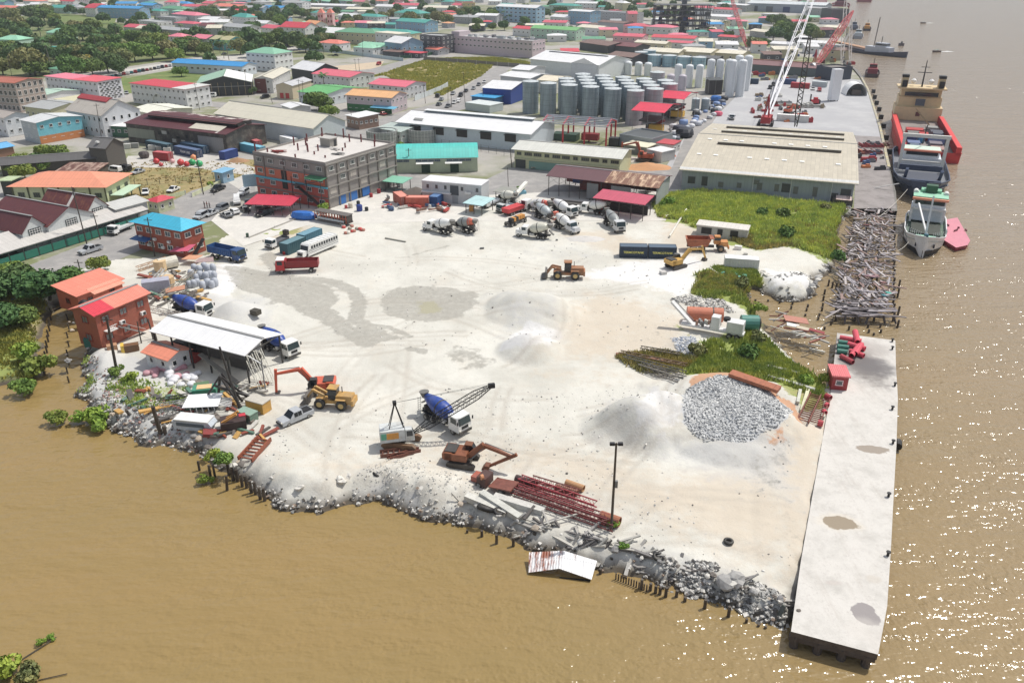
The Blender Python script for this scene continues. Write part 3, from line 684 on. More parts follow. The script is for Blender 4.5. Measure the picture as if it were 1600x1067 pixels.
for i in Qx(k+1):
 if i==0:pm=MB().box((0,.3,1.5),(.2,.2,3.0),(60,70,66)).mesh('post')
 link('post',pm,r,(LL*i/k,0,0))
 if i<k:
  if i==0:bm=MB().box((0,.25,.95),(LL/k-.3,.08,1.7),(28,124,104)).mesh('board')
  link('board',bm,r,(LL*(i+.5)/k,0,0))
m=MB();m.box((LL/2,.2,2.75),(LL,.1,.3),(60,90,84));m.box((LL/2,6.9,2.2),(LL,.2,4.4),(84,84,80));m.obj('beam',r)
r,L,D=bld('guard_hut','','hut',(230,313),(246,316),(255,306),3.0,'hip',.9,wall=(196,200,160),rc=(200,34,60),wsp=1.8,ws=(.9,1.0),far=F0,lA='small guard hut with crimson hip roof at the compound gate')
r,L,D=bld('guard_hut','','hut',(334,268),(347,270),(356,264),3.2,'shed',.3,wall=(140,176,200),rc=(120,180,214),wsp=2.2,ws=(.9,1.1),far=F0,lA='small light blue guard hut with white awning beside the street');Ql(r,'the light blue guard hut')
# ---------------------------------------------------------------- unfinished four storey building
UH=11.6
r,L,D=bld('unfinished_building','','building',(395,240),(508,258),(597,223),UH,'flat',0,wm=Qp((150,144,138),dirt=.5,sc=.3),rm=Qp((214,208,200),dirt=.35,sc=.25),floors=4,win=F0,far=F0,lA='unfinished four storey concrete building with orange lower floors');Ql(r,'the unfinished building');UB=r
fl=UH/4
def face(root,axis,c,w_,h_,t,m,name,off=.03):
 q=MB()
 if axis=='f':q.box((c[0],-off,c[1]),(w_,t,h_),m)
 else:q.box((root['L']+off,c[0],c[1]),(t,w_,h_),m)
 return q.obj(name,root)
face(r,'f',(L*.5,fl*2.45),L,fl*1.1,.1,Qp((206,100,62),dirt=.6,dcol=(150,140,132),sc=.35),'painted_wall')
face(r,'f',(L*.5,fl*.95),L,fl*1.9,.14,Qp((196,88,72),dirt=.4),'painted_wall')
face(r,'f',(L*.5,fl*1.92),L+.4,.5,.5,(70,176,196),'blue_band',.2)
for i in Qx(4):face(r,'f',(L*(.15+.28*i),fl*3.0),.25,fl*2,.3,(120,116,110),'column',.1)
for f in Qx(1,5):face(r,'f',(L/2,fl*f-.15),L+.3,.3,.2,(128,124,118),'floor_slab',.08);face(r,'s',(D/2,fl*f-.15),D+.3,.3,.4,(140,136,128),'floor_slab',.2)
for i in Qx(8):face(r,'s',(D*(i+.02)/7 if i<7 else D-.15,UH/2),.35,UH,.3,(124,118,110),'column',.1)
for f in Qx(4):
 for i in Qx(6):
  x=L*(i+.5)/6
  if f in(1,2)and i==2:continue
  Qw(r,(x,-.12,fl*f+1.6),0,1.9,1.25,(214,214,208),(50,62,66))
 for i in Qx(7):
  y=D*(i+.5)/7
  if f==3 or(f==2 and i in(1,)):Qw(r,(L+.02,y,fl*f+1.6),R(90),1.8,1.25,(222,222,214),(60,76,74))
  elif f and(i+f)%3==1:
   m=MB();m.box((0,-.02,0),(2.4,.08,1.5),Qp((188,180,168),dirt=.6));m.obj('block_infill',r,(L,y,fl*f+1.5),R(90))
face(r,'f',(L*.42,fl*2.0),1.9,fl*1.7,.08,(36,30,26),'stair_opening',.16)
for y0_,w_ in((.33,3.2),(.52,3.4),(.18,2.6)):face(r,'s',(D*y0_,1.4),w_,2.5,.12,(26,112,190),'shutter',.08)
face(r,'s',(D*.43,1.3),1.6,2.3,.1,(30,30,34),'doorway',.08)
m=MB()
m.bar((L*.62,-1.4,fl*1.9),(L*.98,-1.4,.2),1.0,(70,66,62),.18);m.bar((L*.95,-1.4,fl*2.6),(L*.68,-1.4,fl*1.9),1.0,(70,80,74),.16)
m.box((L*.64,-1.3,fl*1.9),(2.4,2.2,.15),(80,78,74));m.slab((L*.78,-2.4,fl*2.75),(L+.3,-2.4,fl*2.75),(L+.3,0,fl*2.9),(L*.78,0,fl*2.9),.1,Qs((60,130,90),'x'))
for x in(.6,.8,.99):m.box((L*x,-2.2,fl*1.35),(.15,.15,fl*2.7),(60,60,60))
m.bar((L*.62,-1.95,fl*1.9+1),(L*.98,-1.95,1.2),.07,(60,60,60));m.obj('staircase',r)
rp=MB().box((0,0,1.1),(.3,.3,2.2),(104,34,40)).mesh('steel_column')
rnd=random.Random(3)
for k,(fx,fy,sh)in enumerate([(.1,.1,.5),(.02,.02,1.3),(.22,.5,1),(.32,.3,.9),(.4,.35,.9),(.46,.3,.9),(.52,.38,.8),(.1,.45,1.1),(.08,.65,1),(.2,.75,1),(.35,.8,1),(.5,.85,1),(.62,.9,1),(.48,.6,.9),(.66,.62,.6),(.6,.25,.4),(.74,.5,.4),(.05,.9,1.2),(.3,.97,1.2),(.75,.97,1),(.9,.8,.8),(.55,.05,.5),(.8,.2,.3)]):
 o=link('steel_column',rp,r,(L*fx,D*fy,UH+.1));o.scale=(1,1,sh)
m=MB();m.box((0,0,1.2),(3.6,3.0,2.4),(150,146,138));m.box((0,0,2.5),(4.2,3.6,.2),(190,186,178));m.box((1.83,.6,1.0),(.06,1.0,1.9),DARK);m.obj('stair_tower',r,(L*.45,D*.6,UH))
for k,(fx,fy,mt)in enumerate([(.2,.12,(150,50,40)),(.24,.16,(150,50,40)),(.62,.5,(200,196,190)),(.8,.35,(120,120,118))]):
 m=MB();[m.box((rnd.uniform(-1.4,1.4),rnd.uniform(-.5,.5),.15+.1*q),(2.4,.4,.12),mt,rz=rnd.uniform(-.6,.6))for q in Qx(5)];m.obj('roof_timber',r,(L*fx,D*fy,UH+.1))
a=P(386,318,3.0);b=P(454,320,3.0)
r,L,D=bld('car_port','','car port',(386,318.5),(452,321),(456,309),2.9,'shed',.5,rc=CRIM,win=F0,far=F0,lA='crimson car port roof in front of the unfinished building',wall=(60,58,56))
for ch in list(r.children):
 if ch.name.startswith('wall'):bpy.data.objects.remove(ch)
pm=MB().box((0,0,1.45),(.15,.15,2.9),(70,70,70)).mesh('post')
for i in Qx(6):link('post',pm,r,(L*i/5,.1,0));link('post',pm,r,(L*i/5,D,0))
Ql(r,'the crimson car port')
# ---------------------------------------------------------------- service road buildings
r,L,D=bld('arched_warehouse','','warehouse',(600,249),(746,246),11.5,4.4,'arch',3.2,wall=(176,186,158),rm=Qs((38,196,184),'x'),win=F0,far=F0,over=.3,lA='long warehouse with bright teal arched roof');Ql(r,'the teal arched warehouse')
for i in Qx(15):
 if i%5!=4:Qw(r,(L*(i+.5)/15,0,3.7),0,1.9,.8,(150,160,150),(70,90,110))
for fx in(.44,.75):face(r,'f',(L*fx,1.4),2.6,2.8,.12,(24,62,44),'door',.05)
for fx in(.43,.74,.02):
 m=MB();m.slab((-2.6,-1.4,-.1),(2.6,-1.4,-.1),(2.6,0,.3),(-2.6,0,.3),.08,Qp((236,236,230)));m.obj('awning',r,(L*fx,0,3.1))
r,L,D=bld('white_warehouse','','warehouse',(622,190),(828,209),(847,184),6.2,'gable',2.2,wall=(196,206,212),rm=Qs((238,238,234),'x',var=.05),win=F0,far=F0,over=.8,lA='long white roofed warehouse behind the teal arched one');Ql(r,'the long white warehouse')
for i in Qx(5):
 m=MB();m.box((0,-.03,0),(4.2,.1,2.6),(52,48,46));m.box((0,-.5,1.0),(4.4,.9,.08),(80,78,74),ry=0);m.obj('window',r,(L*(.14+.18*i),0,4.1))
m=MB();m.box((L*.52,D/2,8.7),(L*.82,1.6,.7),(96,112,120));m.slab((L*.1,D/2-1.2,9.05),(L*.94,D/2-1.2,9.05),(L*.94,D/2+1.2,9.2),(L*.1,D/2+1.2,9.2),.1,Qs((222,226,226),'x'));m.obj('ridge_vent',r)
m=MB();m.slab((L*.1,2.0,6.95),(L*.17,2.0,6.95),(L*.17,3.2,7.4),(L*.1,3.2,7.4),.08,(150,150,146));m.obj('roof_hatch',r)
r,L,D=bld('grey_annex','','annex',(590,200),(626,206),(656,193),4.2,'gable',.9,wall=(206,212,206),rm=Qs((176,190,182),'x'),wsp=2.2,far=F0,lA='low annex with grey green roof beside the round tanks')
for(u,v,rad,h,lb)in((598,232,5.4,4.6,'left of two open round tanks with broken rim'),(661,229,5.3,4.6,'right of two open round tanks of concrete staves')):
 c=P(u,v-8)
 r=T('round_tank',(c.x,c.y,0),0,lA=lb,cat='tank',gA='open round tanks')
 m=MB();n_=36;ro,ri=rad,rad-.35
 vs=[(q*math.cos(2*math.pi*i/n_),q*math.sin(2*math.pi*i/n_),z)for q,z in((ro,0),(ro,h),(ri,h),(ri,.4))for i in Qx(n_)]
 m.add(vs,[(j*n_+i,j*n_+(i+1)%n_,(j+1)*n_+(i+1)%n_,(j+1)*n_+i)for j in Qx(3)for i in Qx(n_)],Qp((160,162,158),dirt=.8,sc=1.2));m.add([(ri*math.cos(2*math.pi*i/n_),ri*math.sin(2*math.pi*i/n_),.5)for i in Qx(n_)],[tuple(Qx(n_))],Qp((76,58,48)));m.obj('tank_shell',r)
 stv=MB().box((ro+.06,0,h/2),(.14,.12,h),(196,196,190)).mesh('stave')
 for i in Qx(28):link('stave',stv,r,(0,0,0),2*math.pi*i/28)
 m=MB();rg=random.Random(int(u));[m.bar((rg.uniform(-3,3),rg.uniform(-3,3),.6),(rg.uniform(-4,4),rg.uniform(-4,4),rg.uniform(.6,4.2)),.15,(120,100,76))for _ in Qx(9)];m.obj('fallen_timber',r)
 m=MB();[m.add([(ro*1.005*math.cos(a_),ro*1.005*math.sin(a_),z)for z in(zz,zz+.12)for a_ in[2*math.pi*i/n_ for i in Qx(n_)]],[(i,(i+1)%n_,(i+1)%n_+n_,i+n_)for i in Qx(n_)],(110,112,110))for zz in(1.0,2.2,3.4)];m.obj('hoop',r)
mark('the open round tanks',P(630,225).x,P(630,225).y)
r,L,D=bld('workshop_block','','building',(804,232),(969,247),(987,233),6.0,'gable',1.3,wall=(204,204,158),rm=Qs((206,206,196),'x',rust=.08),win=F0,far=F0,over=.9,lA='two storey cream building with long pale roof facing the service road');Ql(r,'the long cream building')
for i in Qx(11):Qw(r,(L*(i+.5)/11,0,4.6),0,2.6 if i%3 else 1.6,1.1,(150,150,120),(66,74,70))
face(r,'f',(L*.5,3.0),L,.35,.5,(190,190,150),'ledge',.2);face(r,'f',(L*.42,1.3),L*.55,2.5,.1,(120,160,146),'shopfront',.05);face(r,'f',(L*.06,1.4),L*.1,2.7,.1,(70,74,72),'shopfront',.05);face(r,'f',(L*.85,1.3),L*.25,2.4,.1,(90,92,80),'shopfront',.05)
def Qy(name,lA,A,B,C,h,rm,rise=.8,roof='gable',post=(80,70,66),np_=7,brace=True,cat='shed',beams=True,pw=.16):
 r,L,D=bld(name,'',cat,A,B,C,h,roof,rise,rm=rm,win=F0,far=F0,lA=lA,wall=(60,58,56),over=.5)
 for ch in[c for c in COL.objects if c.parent==r and c.name.startswith('wall')]:bpy.data.objects.remove(ch)
 pm=MB().box((0,0,h/2),(pw,pw,h),post).mesh('post')
 for i in Qx(np_):
  for y in(0.1,D-.1):link('post',pm,r,(.1+(L-.2)*i/(np_-1),y,0))
 m=MB()
 for i in Qx(np_):
  x=.1+(L-.2)*i/(np_-1);m.bar((x,0.1,h-.1),(x,D-.1,h-.1),pw*.8,post)
  if roof=='gable':m.bar((x,.1,h-.1),(x,D/2,h+rise-.15),pw*.6,post);m.bar((x,D-.1,h-.1),(x,D/2,h+rise-.15),pw*.6,post)
 for y in(.1,D-.1):m.bar((.1,y,h-.15),(L-.1,y,h-.15),pw*.8,post)
 if brace:
  for i in Qx(np_-1):
   x=L*i/(np_-1);x2=L*(i+1)/(np_-1);m.bar((x,.1,h*.6),(x2,.1,h-.2),pw*.4,post,n=3);m.bar((x,.1,h-.2),(x2,.1,h*.6),pw*.4,post,n=3)
 m.obj('truss',r);return r,L,D
r,L,D=Qy('open_shed','long open shed, half maroon half tan rusty roof, behind the mixers',(857,274),(1027,293),(1039,274),5.6,Qs((96,52,58),'x',rust=.2),1.4,np_=11);Ql(r,'the half maroon shed')
m=MB();s_=1.4/(D/2)
m.slab((L*.53,-.6,5.62-.6*s_+.05),(L+.6,-.6,5.62-.6*s_+.05),(L+.6,D/2,7.13),(L*.53,D/2,7.13),.1,Qs((214,178,140),'x',rust=.75,rcol=(150,92,58),var=.5));m.obj('roof_panel',r)
m=MB();m.box((L*.5,D-.3,2.0),(L*.97,.15,2.2),Qp((130,60,48),dirt=.7));m.box((L*.5,D-.4,3.6),(L*.97,.15,.8),(150,140,124));m.box((L-.1,D/2,2.8),(.15,D,5.4),Qs((170,176,176),'y'));m.obj('back_wall',r)
for fx,w_ in((.42,3.2),(.68,5.5)):
 m=MB();m.box((L*fx,.05,2.6),(w_,.1,4.2),Qs((140,142,142),'x'));m.obj('sheet_panel',r)
m=MB();m.box((L*.2,D*.6,3.2),(3,2.4,1.6),(40,70,130));m.box((L*.42,D*.6,2.0),(12,2.4,2.6),(130,50,40));m.obj('stored_boxes',r)
r,L,D=Qy('small_canopy','small crimson sheet canopy on braced posts beside the mixers',(930,309),(1006,319.5),(1015,310),4.4,Qs((196,64,92),'x'),.7,'shed',np_=5);Ql(r,'the small crimson canopy')
m=MB();m.box((L*.05,D*.4,1.8),(2.2,2.4,3.4),(190,70,50));m.box((L*.5,D-.4,1.2),(L*.9,.3,2.3),(50,46,44));m.obj('booth',r)
r,L,D=bld('site_office','','office',(659,283),(752,291),(768,279),5.4,'slab',0,wall=(196,198,198),rc=(232,232,228),floors=2,win=F0,far=F0,over=.1,maxD=6,lA='two storey site office of white boxes beside the service road');Ql(r,'the white site office')
for fx in(.1,.25,.4,.68,.93):Qw(r,(L*fx,0,4.2),0,1.0,1.3,(200,200,200),(60,68,74))
face(r,'f',(L*.55,3.6),2.4,2.6,.1,(70,78,84),'glazing',.05);face(r,'f',(L*.56,1.2),1.6,2.3,.1,(150,156,160),'door',.08);face(r,'f',(L*.25,2.7),L*.5,.3,.8,(226,226,224),'ledge',.4)
for fx in(.76,.81):m=MB();m.box((0,-.3,0),(.9,.5,.6),Q2);m.obj('air_conditioner',r,(L*fx,0,3.3))
# ---------------------------------------------------------------- long wharf warehouse
r,L,D=bld('wharf_warehouse','','warehouse',(1067,264),(1336,286),(1339,208),5.9,'gable',3.2,wm=Qs((150,160,168),'x',rust=.1),rm=Qs((196,186,164),'x',var=.14,pitch=1.2),win=F0,far=F0,over=.9,lA='very long tan roofed wharf warehouse with grey sheet walls');Ql(r,'the tan roofed wharf warehouse');WW=(r,L,D)
s_=3.2/(D/2)
def onroof(x,y):return 5.95+s_*(y if y<D/2 else D-y)
for i in Qx(9):
 for j,yy in enumerate((.2,.42,.72)):
  x=L*(i+.5+(j%2)*.2)/9.4;y=D*yy;z=onroof(x,y)
  if i==0 and j==0:km=MB().box((0,0,0),(1.3,1.1,.12),Qp((244,244,238)),).mesh('skylight')
  if(i*7+j*3)%5!=4:
   o=link('skylight',km,r,(x,y,z+.12));o.rotation_euler=(math.atan(s_)*(1 if yy<.5 else-1),0,0)
for yy,a_,b_ in((.36,.14,.92),(.6,.12,.94),(.82,.12,.95)):
 m=MB();y=D*yy;z=onroof(0,y);m.box((L*(a_+b_)/2,y,z+.35),(L*(b_-a_),1.1,.5),(92,84,72));m.slab((L*a_,y-.3,z+.7),(L*b_,y-.3,z+.7),(L*b_,y+.9,z+.72),(L*a_,y+.9,z+.72),.08,Qp((190,184,166)));m.obj('ridge_vent',r)
m=MB();m.slab((-.92,-.94,5.75),(L+.92,-.94,5.75),(L+.92,1.2,6.22),(-.92,1.2,6.22),.09,Qs((206,206,202),'x'));m.obj('roof_edge_sheet',r)
for fx in(.43,.65,.88):m=MB();m.cyl((L*fx,-.15,0),(L*fx,-.15,5.8),.1,(210,212,212));m.obj('downpipe',r)
for fx,w_,h_,z in((.14,1.6,2.6,3.0),(.24,1.4,1.4,2.4),(.35,1.2,1.4,2.6),(.45,1.4,1.2,3.9),(.47,1.4,2.0,2.8),(.57,1.2,2.0,2.8),(.625,2.4,2.4,3.0),(.68,1.2,2.0,2.6),(.79,1.2,2.6,2.6),(.9,1.8,2.6,1.5),(.96,2.6,1.8,3.2),(.06,2.0,2.0,3.0)):
 m=MB();m.box((0,-.02,0),(w_,.1,h_),Qp((70,74,76)if w_>1.5 else(110,112,110)));m.box((0,-.06,h_/2),(w_+.2,.14,.12),(130,136,140));m.obj('shutter',r,(L*fx,-.05,z))
m=MB();m.slab((L*.91,-3,1.9),(L*.995,-3,1.9),(L*.995,-.1,2.3),(L*.91,-.1,2.3),.1,Qs((226,200,190),'x',rust=.5));m.box((L*.95,-1.2,.9),(5,2.2,1.8),(90,84,80));m.obj('lean_to',r)
# ---------------------------------------------------------------- west compound
r,L,D=bld('ruined_shed','','shed',(196,192),(352,210),(386,189),6.6,'gable',1.6,wm=Qp((70,66,62),dirt=.8,dcol=(140,132,120),sc=.4),rm=Qs((92,40,46),'x',rust=.3,light=(214,204,196),lf=.03),win=F0,far=F0,lA='long derelict shed with broken maroon roof and dark walls');Ql(r,'the derelict maroon shed')
m=MB();m.box((L*.55,D/2,8.5),(L*.9,D*.35,1.2),(44,40,38));m.slab((L*.08,D*.28,8.9),(L*1.0,D*.28,8.9),(L*1.0,D*.5,9.5),(L*.08,D*.5,9.5),.1,Qs((94,42,46),'x',rust=.4));m.slab((L*.08,D*.5,9.5),(L,D*.5,9.5),(L,D*.76,8.9),(L*.08,D*.76,8.9),.1,Qs((94,42,46),'x',rust=.4,light=(224,216,204),lf=.3));m.obj('roof_monitor',r)
m=MB();m.slab((L*.62,1.2,7.0),(L*.92,1.2,7.0),(L*.92,5,8.0),(L*.62,5,8.0),.1,Qp((206,198,180)));m.obj('roof_patch',r)
m=MB();m.box((L*.85,-.1,2.6),(L*.24,.15,5),Qs((150,148,146),'x',rust=.2));m.obj('sheet_panel',r);m=MB();m.box((L*.15,-.1,3.4),(L*.28,.15,3.2),Qs((140,144,130),'x',rust=.1));m.obj('sheet_panel',r)
rg=random.Random(5)
for i in Qx(9):
 m=MB();m.box((0,-.1,0),(rg.uniform(.6,2.4),.1,rg.uniform(.4,1.3)),(190,186,176)if i%2 else(26,26,28));m.obj('wall_hole',r,(L*(.35+.045*i),0,rg.uniform(2,5)))
r,L,D=bld('cream_warehouse','','warehouse',(336,177),(489,200),(532,188),6.4,'gable',3.4,wall=(198,206,210),rm=Qs((214,208,186),'x',var=.06),win=F0,far=F0,lA='long cream roofed warehouse behind the derelict shed');Ql(r,'the long cream warehouse')
r2,L,D=bld('lean_to','','shed',(392,194),(487,205),(492,197),4.2,'shed',.9,wall=(190,204,216),rc=(238,238,234),wsp=9,far=F0,lA='white roofed lean-to along the cream warehouse',maxD=6)
r,L,D=bld('derelict_mill','','shed',(0,258),(160,246),9,3.4,'gable',1.2,wall=(70,66,60),rm=Qs((92,90,88),'x',rust=.1),win=F0,far=F0,lA='long low derelict shed with dark grey roof behind the trees')
r,L,D=bld('grey_tower','','building',(138,229),(164,231),(178,222),6.8,'gable',2.2,axis='x',wall=(96,92,86),rm=Qs((110,108,106),'x'),win=F0,far=F0,lA='weathered grey timber tower on the derelict shed');Ql(r,'the weathered grey tower')
m=MB();m.box((L*.45,1.0,8.1),(.9,.9,.5),(230,230,225));m.obj('roof_hole',r)
r,L,D=bld('rusty_lean_to','','shed',(90,267),(148,268),7,3.2,'shed',.8,wall=(90,80,70),rc=(170,130,110),rm=Qs((180,150,130),'x',rust=.7),win=F0,far=F0,lA='low patched rusty shed behind the peach roofed hall')
r,L,D=bld('gable_house','','building',(103,171),(158,180),(203,168),8.2,'gable',4.2,wall=(214,216,218),rm=Qs((184,176,164),'x',rust=.25),floors=2,wsp=3.0,far=F0,ws=(1.1,1.5),lA='big white gabled building with red strip along its ridge');Ql(r,'the big white gabled building')
m=MB();m.slab((-.6,D*.36,11.7),(L*.8,D*.36,11.7),(L*.8,D*.5,12.9),(-.6,D*.5,12.9),.3,Qs((178,52,58),'x'));m.slab((-.6,D*.5,12.9),(L*.8,D*.5,12.9),(L*.8,D*.64,11.7),(-.6,D*.64,11.7),.3,Qs((178,52,58),'x'));m.obj('ridge_roof',r)
r,L,D=bld('green_annex','','annex',(160,196),(200,198),(206,186),4.0,'shed',.9,wall=(50,104,76),rc=(236,236,232),wsp=2.4,far=F0,lA='white roofed annex with dark green walls below the big gabled building')
r,L,D=bld('turquoise_house','','house',(32,187),(56,192),(98,176),7.4,'gable',1.0,wm=Qp((110,196,212)),rc=(206,208,208),floors=2,wsp=3,far=F0,lA='turquoise two storey house with orange ground floor');Ql(r,'the turquoise house')
m=MB();m.box((L+.06,D*.5,1.3),(.1,D,2.6),(206,128,62));m.obj('ground_floor_wall',r);m=MB();m.box((L/2,-.05,3.7),(L,.1,7.4),(176,186,190));m.obj('side_wall',r)
r,L,D=bld('blue_shed','','shed',(-25,236),(20,228),(42,216),3.6,'gable',.8,wall=(150,110,90),rc=(96,176,226),win=F0,far=F0,lA='pale blue sheet roof by the photo edge below the turquoise house')
r,L,D=bld('frame_block','','building',(-40,126),(22,130),(48,122),12,'gable',1.0,wall=(176,160,150),rc=(180,96,70),floors=4,wsp=2.4,far=F0,ws=(1.6,1.9),gc=(30,30,34),lA='tall brick and concrete block with dark balconies at the edge');Ql(r,'the tall balcony block')
r,L,D=bld('cream_house','','house',(38,166),(78,171),(110,158),5.5,'gable',1.2,wall=(202,196,160),rc=(170,172,170),win=F0,far=F0,desc2=N0)if F0 else bld('cream_house','cream walled shed with grey roof','shed',(38,166),(78,171),(110,158),5.5,'gable',1.2,wall=(202,196,160),rc=(170,172,170),far=F0)
bld('white_house','white house with grey sheet roof','house',(-30,178),(6,184),(20,174),7,'gable',1.4,wall=(214,216,218),rc=(170,160,150),floors=2,far=F0)
bld('low_shed','pale green roofed white shed','shed',(47,146),(70,149),(98,138),4.5,'gable',1.0,wall=(232,232,230),rc=(176,206,186),far=F0,win=F0)
bld('low_shed','olive cream flat roofed shed','shed',(85,155),(112,160),(120,148),4.0,'shed',.4,wall=(190,186,140),rc=(206,200,160),far=F0,win=F0)
bld('low_shed','wide cream roofed shed','shed',(203,171),(240,178),(262,162),5.0,'gable',1.0,wall=(210,204,190),rc=(232,226,206),far=F0,win=F0)
for A,B,C,rc,lb in(((70,119),(110,124),(118,117),(232,120,140),'white apartment block with pink roof'),((108,124),(151,128),(162,120),(226,78,92),'white apartment block with coral red roof and latticed stair panel')):
 r,L,D=bld('apartment_block','','apartments',A,B,C,8.6,'shed',.3,wall=(218,218,222),rc=rc,floors=3,wsp=3.0,far=F0,lA=lb,gc=(40,44,50))
m=MB()
for i in Qx(9):
 for j in Qx(5):m.box((L+.1+(i%2)*.02,D*(.1+.17*j+(i%2)*.08),.8+i*.85),(.08,D*.085,.4),(40,44,46))
m.obj('stair_lattice',r);Ql(r,'the latticed apartments')
r,L,D=bld('apartment_block','','apartments',(203,130),(289,140),(299,131),8.6,'shed',.3,wall=(222,222,222),rc=(206,44,64),floors=3,wsp=3.0,far=F0,lA='white apartment block, roof two thirds red and one third white',gc=(40,44,50));Ql(r,'the red and white apartments')
m=MB();m.slab((L*.78,-.6,8.7),(L+.6,-.6,8.7),(L+.6,D+.6,9.0),(L*.78,D+.6,9.0),.1,Qp((214,214,208)));m.obj('roof_panel',r)
m=MB()
for i in Qx(9):
 a_=math.pi*i/8;a2=math.pi*(i+1)/8
 if i<8:m.bar((L*.5+4*math.cos(a_),-.3,1.5+4*math.sin(a_)),(L*.5+4*math.cos(a2),-.3,1.5+4*math.sin(a2)),.4,Q2)
m.obj('arch',r)
r,L,D=bld('blue_roof_hall','','hall',(268,98),(378,104),(385,95),5.2,'gable',1.6,wall=(206,214,220),rm=Qs((8,146,214),'x'),floors=1,wsp=4,far=F0,ws=(2.0,1.2),lA='long hall with vivid blue roof beside the lawn');Ql(r,'the vivid blue roofed hall')
r,L,D=bld('hip_block','','building',(384,82),(428,85),(455,78),9.6,'hip',2.6,wall=(224,226,224),rc=(124,186,152),floors=3,wsp=3.2,far=F0,ws=(1.8,1.0),lA='white three storey block with pale green hip roof');Ql(r,'the green hipped block')
r,L,D=bld('workshop','','workshop',(308,131),(392,128),(412,110),6,'gable',3.0,axis='y',wall=(52,54,56),rc=(150,190,162),far=F0,win=F0,lA='open fronted workshop with green and white gable roof');Ql(r,'the open fronted workshop')
m=MB();[m.bar((L*i/8,-.15,.2),(L*i/8,-.15,6),.18,(170,150,110))for i in Qx(9)];m.bar((0,-.15,4.2),(L,-.15,4.2),.2,(160,160,160));m.bar((0,-.2,6),(L/2,-.2,9),.25,(224,224,220));m.bar((L,-.2,6),(L/2,-.2,9),.25,(224,224,220));m.obj('truss',r)
m=MB();m.slab((L/2,-.6,9.1),(L+.5,-.6,6.0),(L+.5,D+.5,6.0),(L/2,D+.5,9.1),.1,Qp((232,232,228)));m.obj('roof_panel',r)
r,L,D=bld('long_block','','building',(396,123),(425,123),(487,102),6.8,'gable',1.2,axis='y',wall=(206,206,204),rc=(206,200,180),floors=2,wsp=3,far=F0,lA='long two storey block with cream roof beside the workshop');
m=MB();m.box((L*.35,-.06,3.4),(L*.6,.12,6.6),(110,56,50));m.obj('painted_front',r)
r,L,D=bld('dark_gable_hall','','hall',(455,106),(489,111),(524,101),6.0,'gable',3.0,wall=(64,66,70),rc=(236,236,232),win=F0,far=F0,lA='white roofed hall with dark open gable end');Ql(r,'the hall with dark gable')
bld('house','','house',(488,115),(546,121),(557,112),6.0,'gable',1.5,wall=(208,210,208),rc=(222,92,112),floors=2,far=F0,lA='white two storey house with rose red roof beside the sand lot')
r,L,D=bld('shop','','shop',(431,133),(456,134),(480,125),6.2,'gable',1.2,axis='y',wall=(206,190,160),rc=(190,190,192),far=F0,win=F0,lA='beige shop front with two red doors')
for fx in(.3,.65):face(r,'f',(L*fx,1.5),1.8,2.4,.1,(190,50,44),'door',.05)
bld('house','','house',(466,143),(508,148),(535,134),5.0,'gable',1.5,wall=(206,214,216),rc=(92,176,96),far=F0,lA='white house with leaf green roof and lime porch')
r,L,D=bld('corner_shop','','shop',(541,148),(611,153),(630,141),6.6,'gable',1.6,wall=(196,180,184),rc=(240,170,104),floors=2,far=F0,lA='corner shop with light orange roof and green ground floor');Ql(r,'the orange roofed corner shop')
face(r,'f',(L*.5,1.5),L,2.9,.12,(44,116,62),'shopfront',.06);m=MB();m.slab((L*.6,-3,2.6),(L+3,-3,2.6),(L+3,0,3.1),(L*.6,0,3.1),.1,Qs((90,180,214),'x'));m.obj('awning',r)
bld('house','','house',(577,131),(633,136),(643,127),5.6,'gable',1.5,wall=(208,208,208),rc=(226,96,118),floors=2,far=F0,lA='white house with rose roof behind the orange corner shop')
r,L,D=bld('kiosk','','kiosk',(541,180),(560,184),(576,176),4.6,'shed',.4,wall=(140,112,96),rc=(244,244,240),far=F0,wsp=2,lA='small brown kiosk with white roof at the junction')
bld('shed','','shed',(440,164),(455,169),(473,162),3.5,'gable',.8,wall=(180,180,180),rc=(238,238,234),far=F0,win=F0,lA='small white gabled shed beside the green tree')
# ---------------------------------------------------------------- east town
r,L,D=bld('long_pink_block','','building',(701,57),(832,66),(846,57),10.0,'flat',0,wall=(208,190,196),rm=Qp((190,190,188)),floors=3,wsp=3.4,far=F0,ws=(1.8,1.1),skipf=(0,),lA='long pinkish white three storey block with cluttered flat roof');Ql(r,'the long pinkish block')
rg=random.Random(9)
for i in Qx(16):
 m=MB();m.box((0,0,.8),(rg.uniform(1,5),rg.uniform(1,3),rg.uniform(.8,2.2)),rg.choice([(170,176,178),(200,220,220),(120,120,124),(220,220,216)]));m.obj('roof_unit',r,(L*(.2+.05*i),D*rg.uniform(.3,.7),10.1))
m=MB();m.box((L*.07,D*.5,11.6),(L*.1,D*.8,3.2),(206,190,194));m.obj('roof_tower',r)
r,L,D=bld('blue_school','','school',(775,10),(838,13),(860,3),14,'gable',2.0,wm=Qp((150,190,214)),rc=(226,228,226),floors=4,wsp=4.4,ws=(3.2,1.6),lA='pale blue four storey building with white roof',gc=(50,84,110));Ql(r,'the pale blue building')
r,L,D=bld('blue_store','','store',(754,137),(798,140),(813,119),6.5,'gable',1.8,axis='x',wall=(30,66,150),rc=(236,236,230),win=F0,far=F0,lA='royal blue walled store with white roof beside the silos');Ql(r,'the royal blue store')
bld('store','white roofed store','store',(782,118),(828,123),(848,100),6.0,'gable',1.2,wall=(190,194,196),rc=(238,238,234),win=F0,far=F0)
bld('store','tan and white roofed store','store',(840,125),(868,127),(880,110),6.0,'gable',1.2,wall=(214,210,200),rc=(226,214,186),win=F0,far=F0)
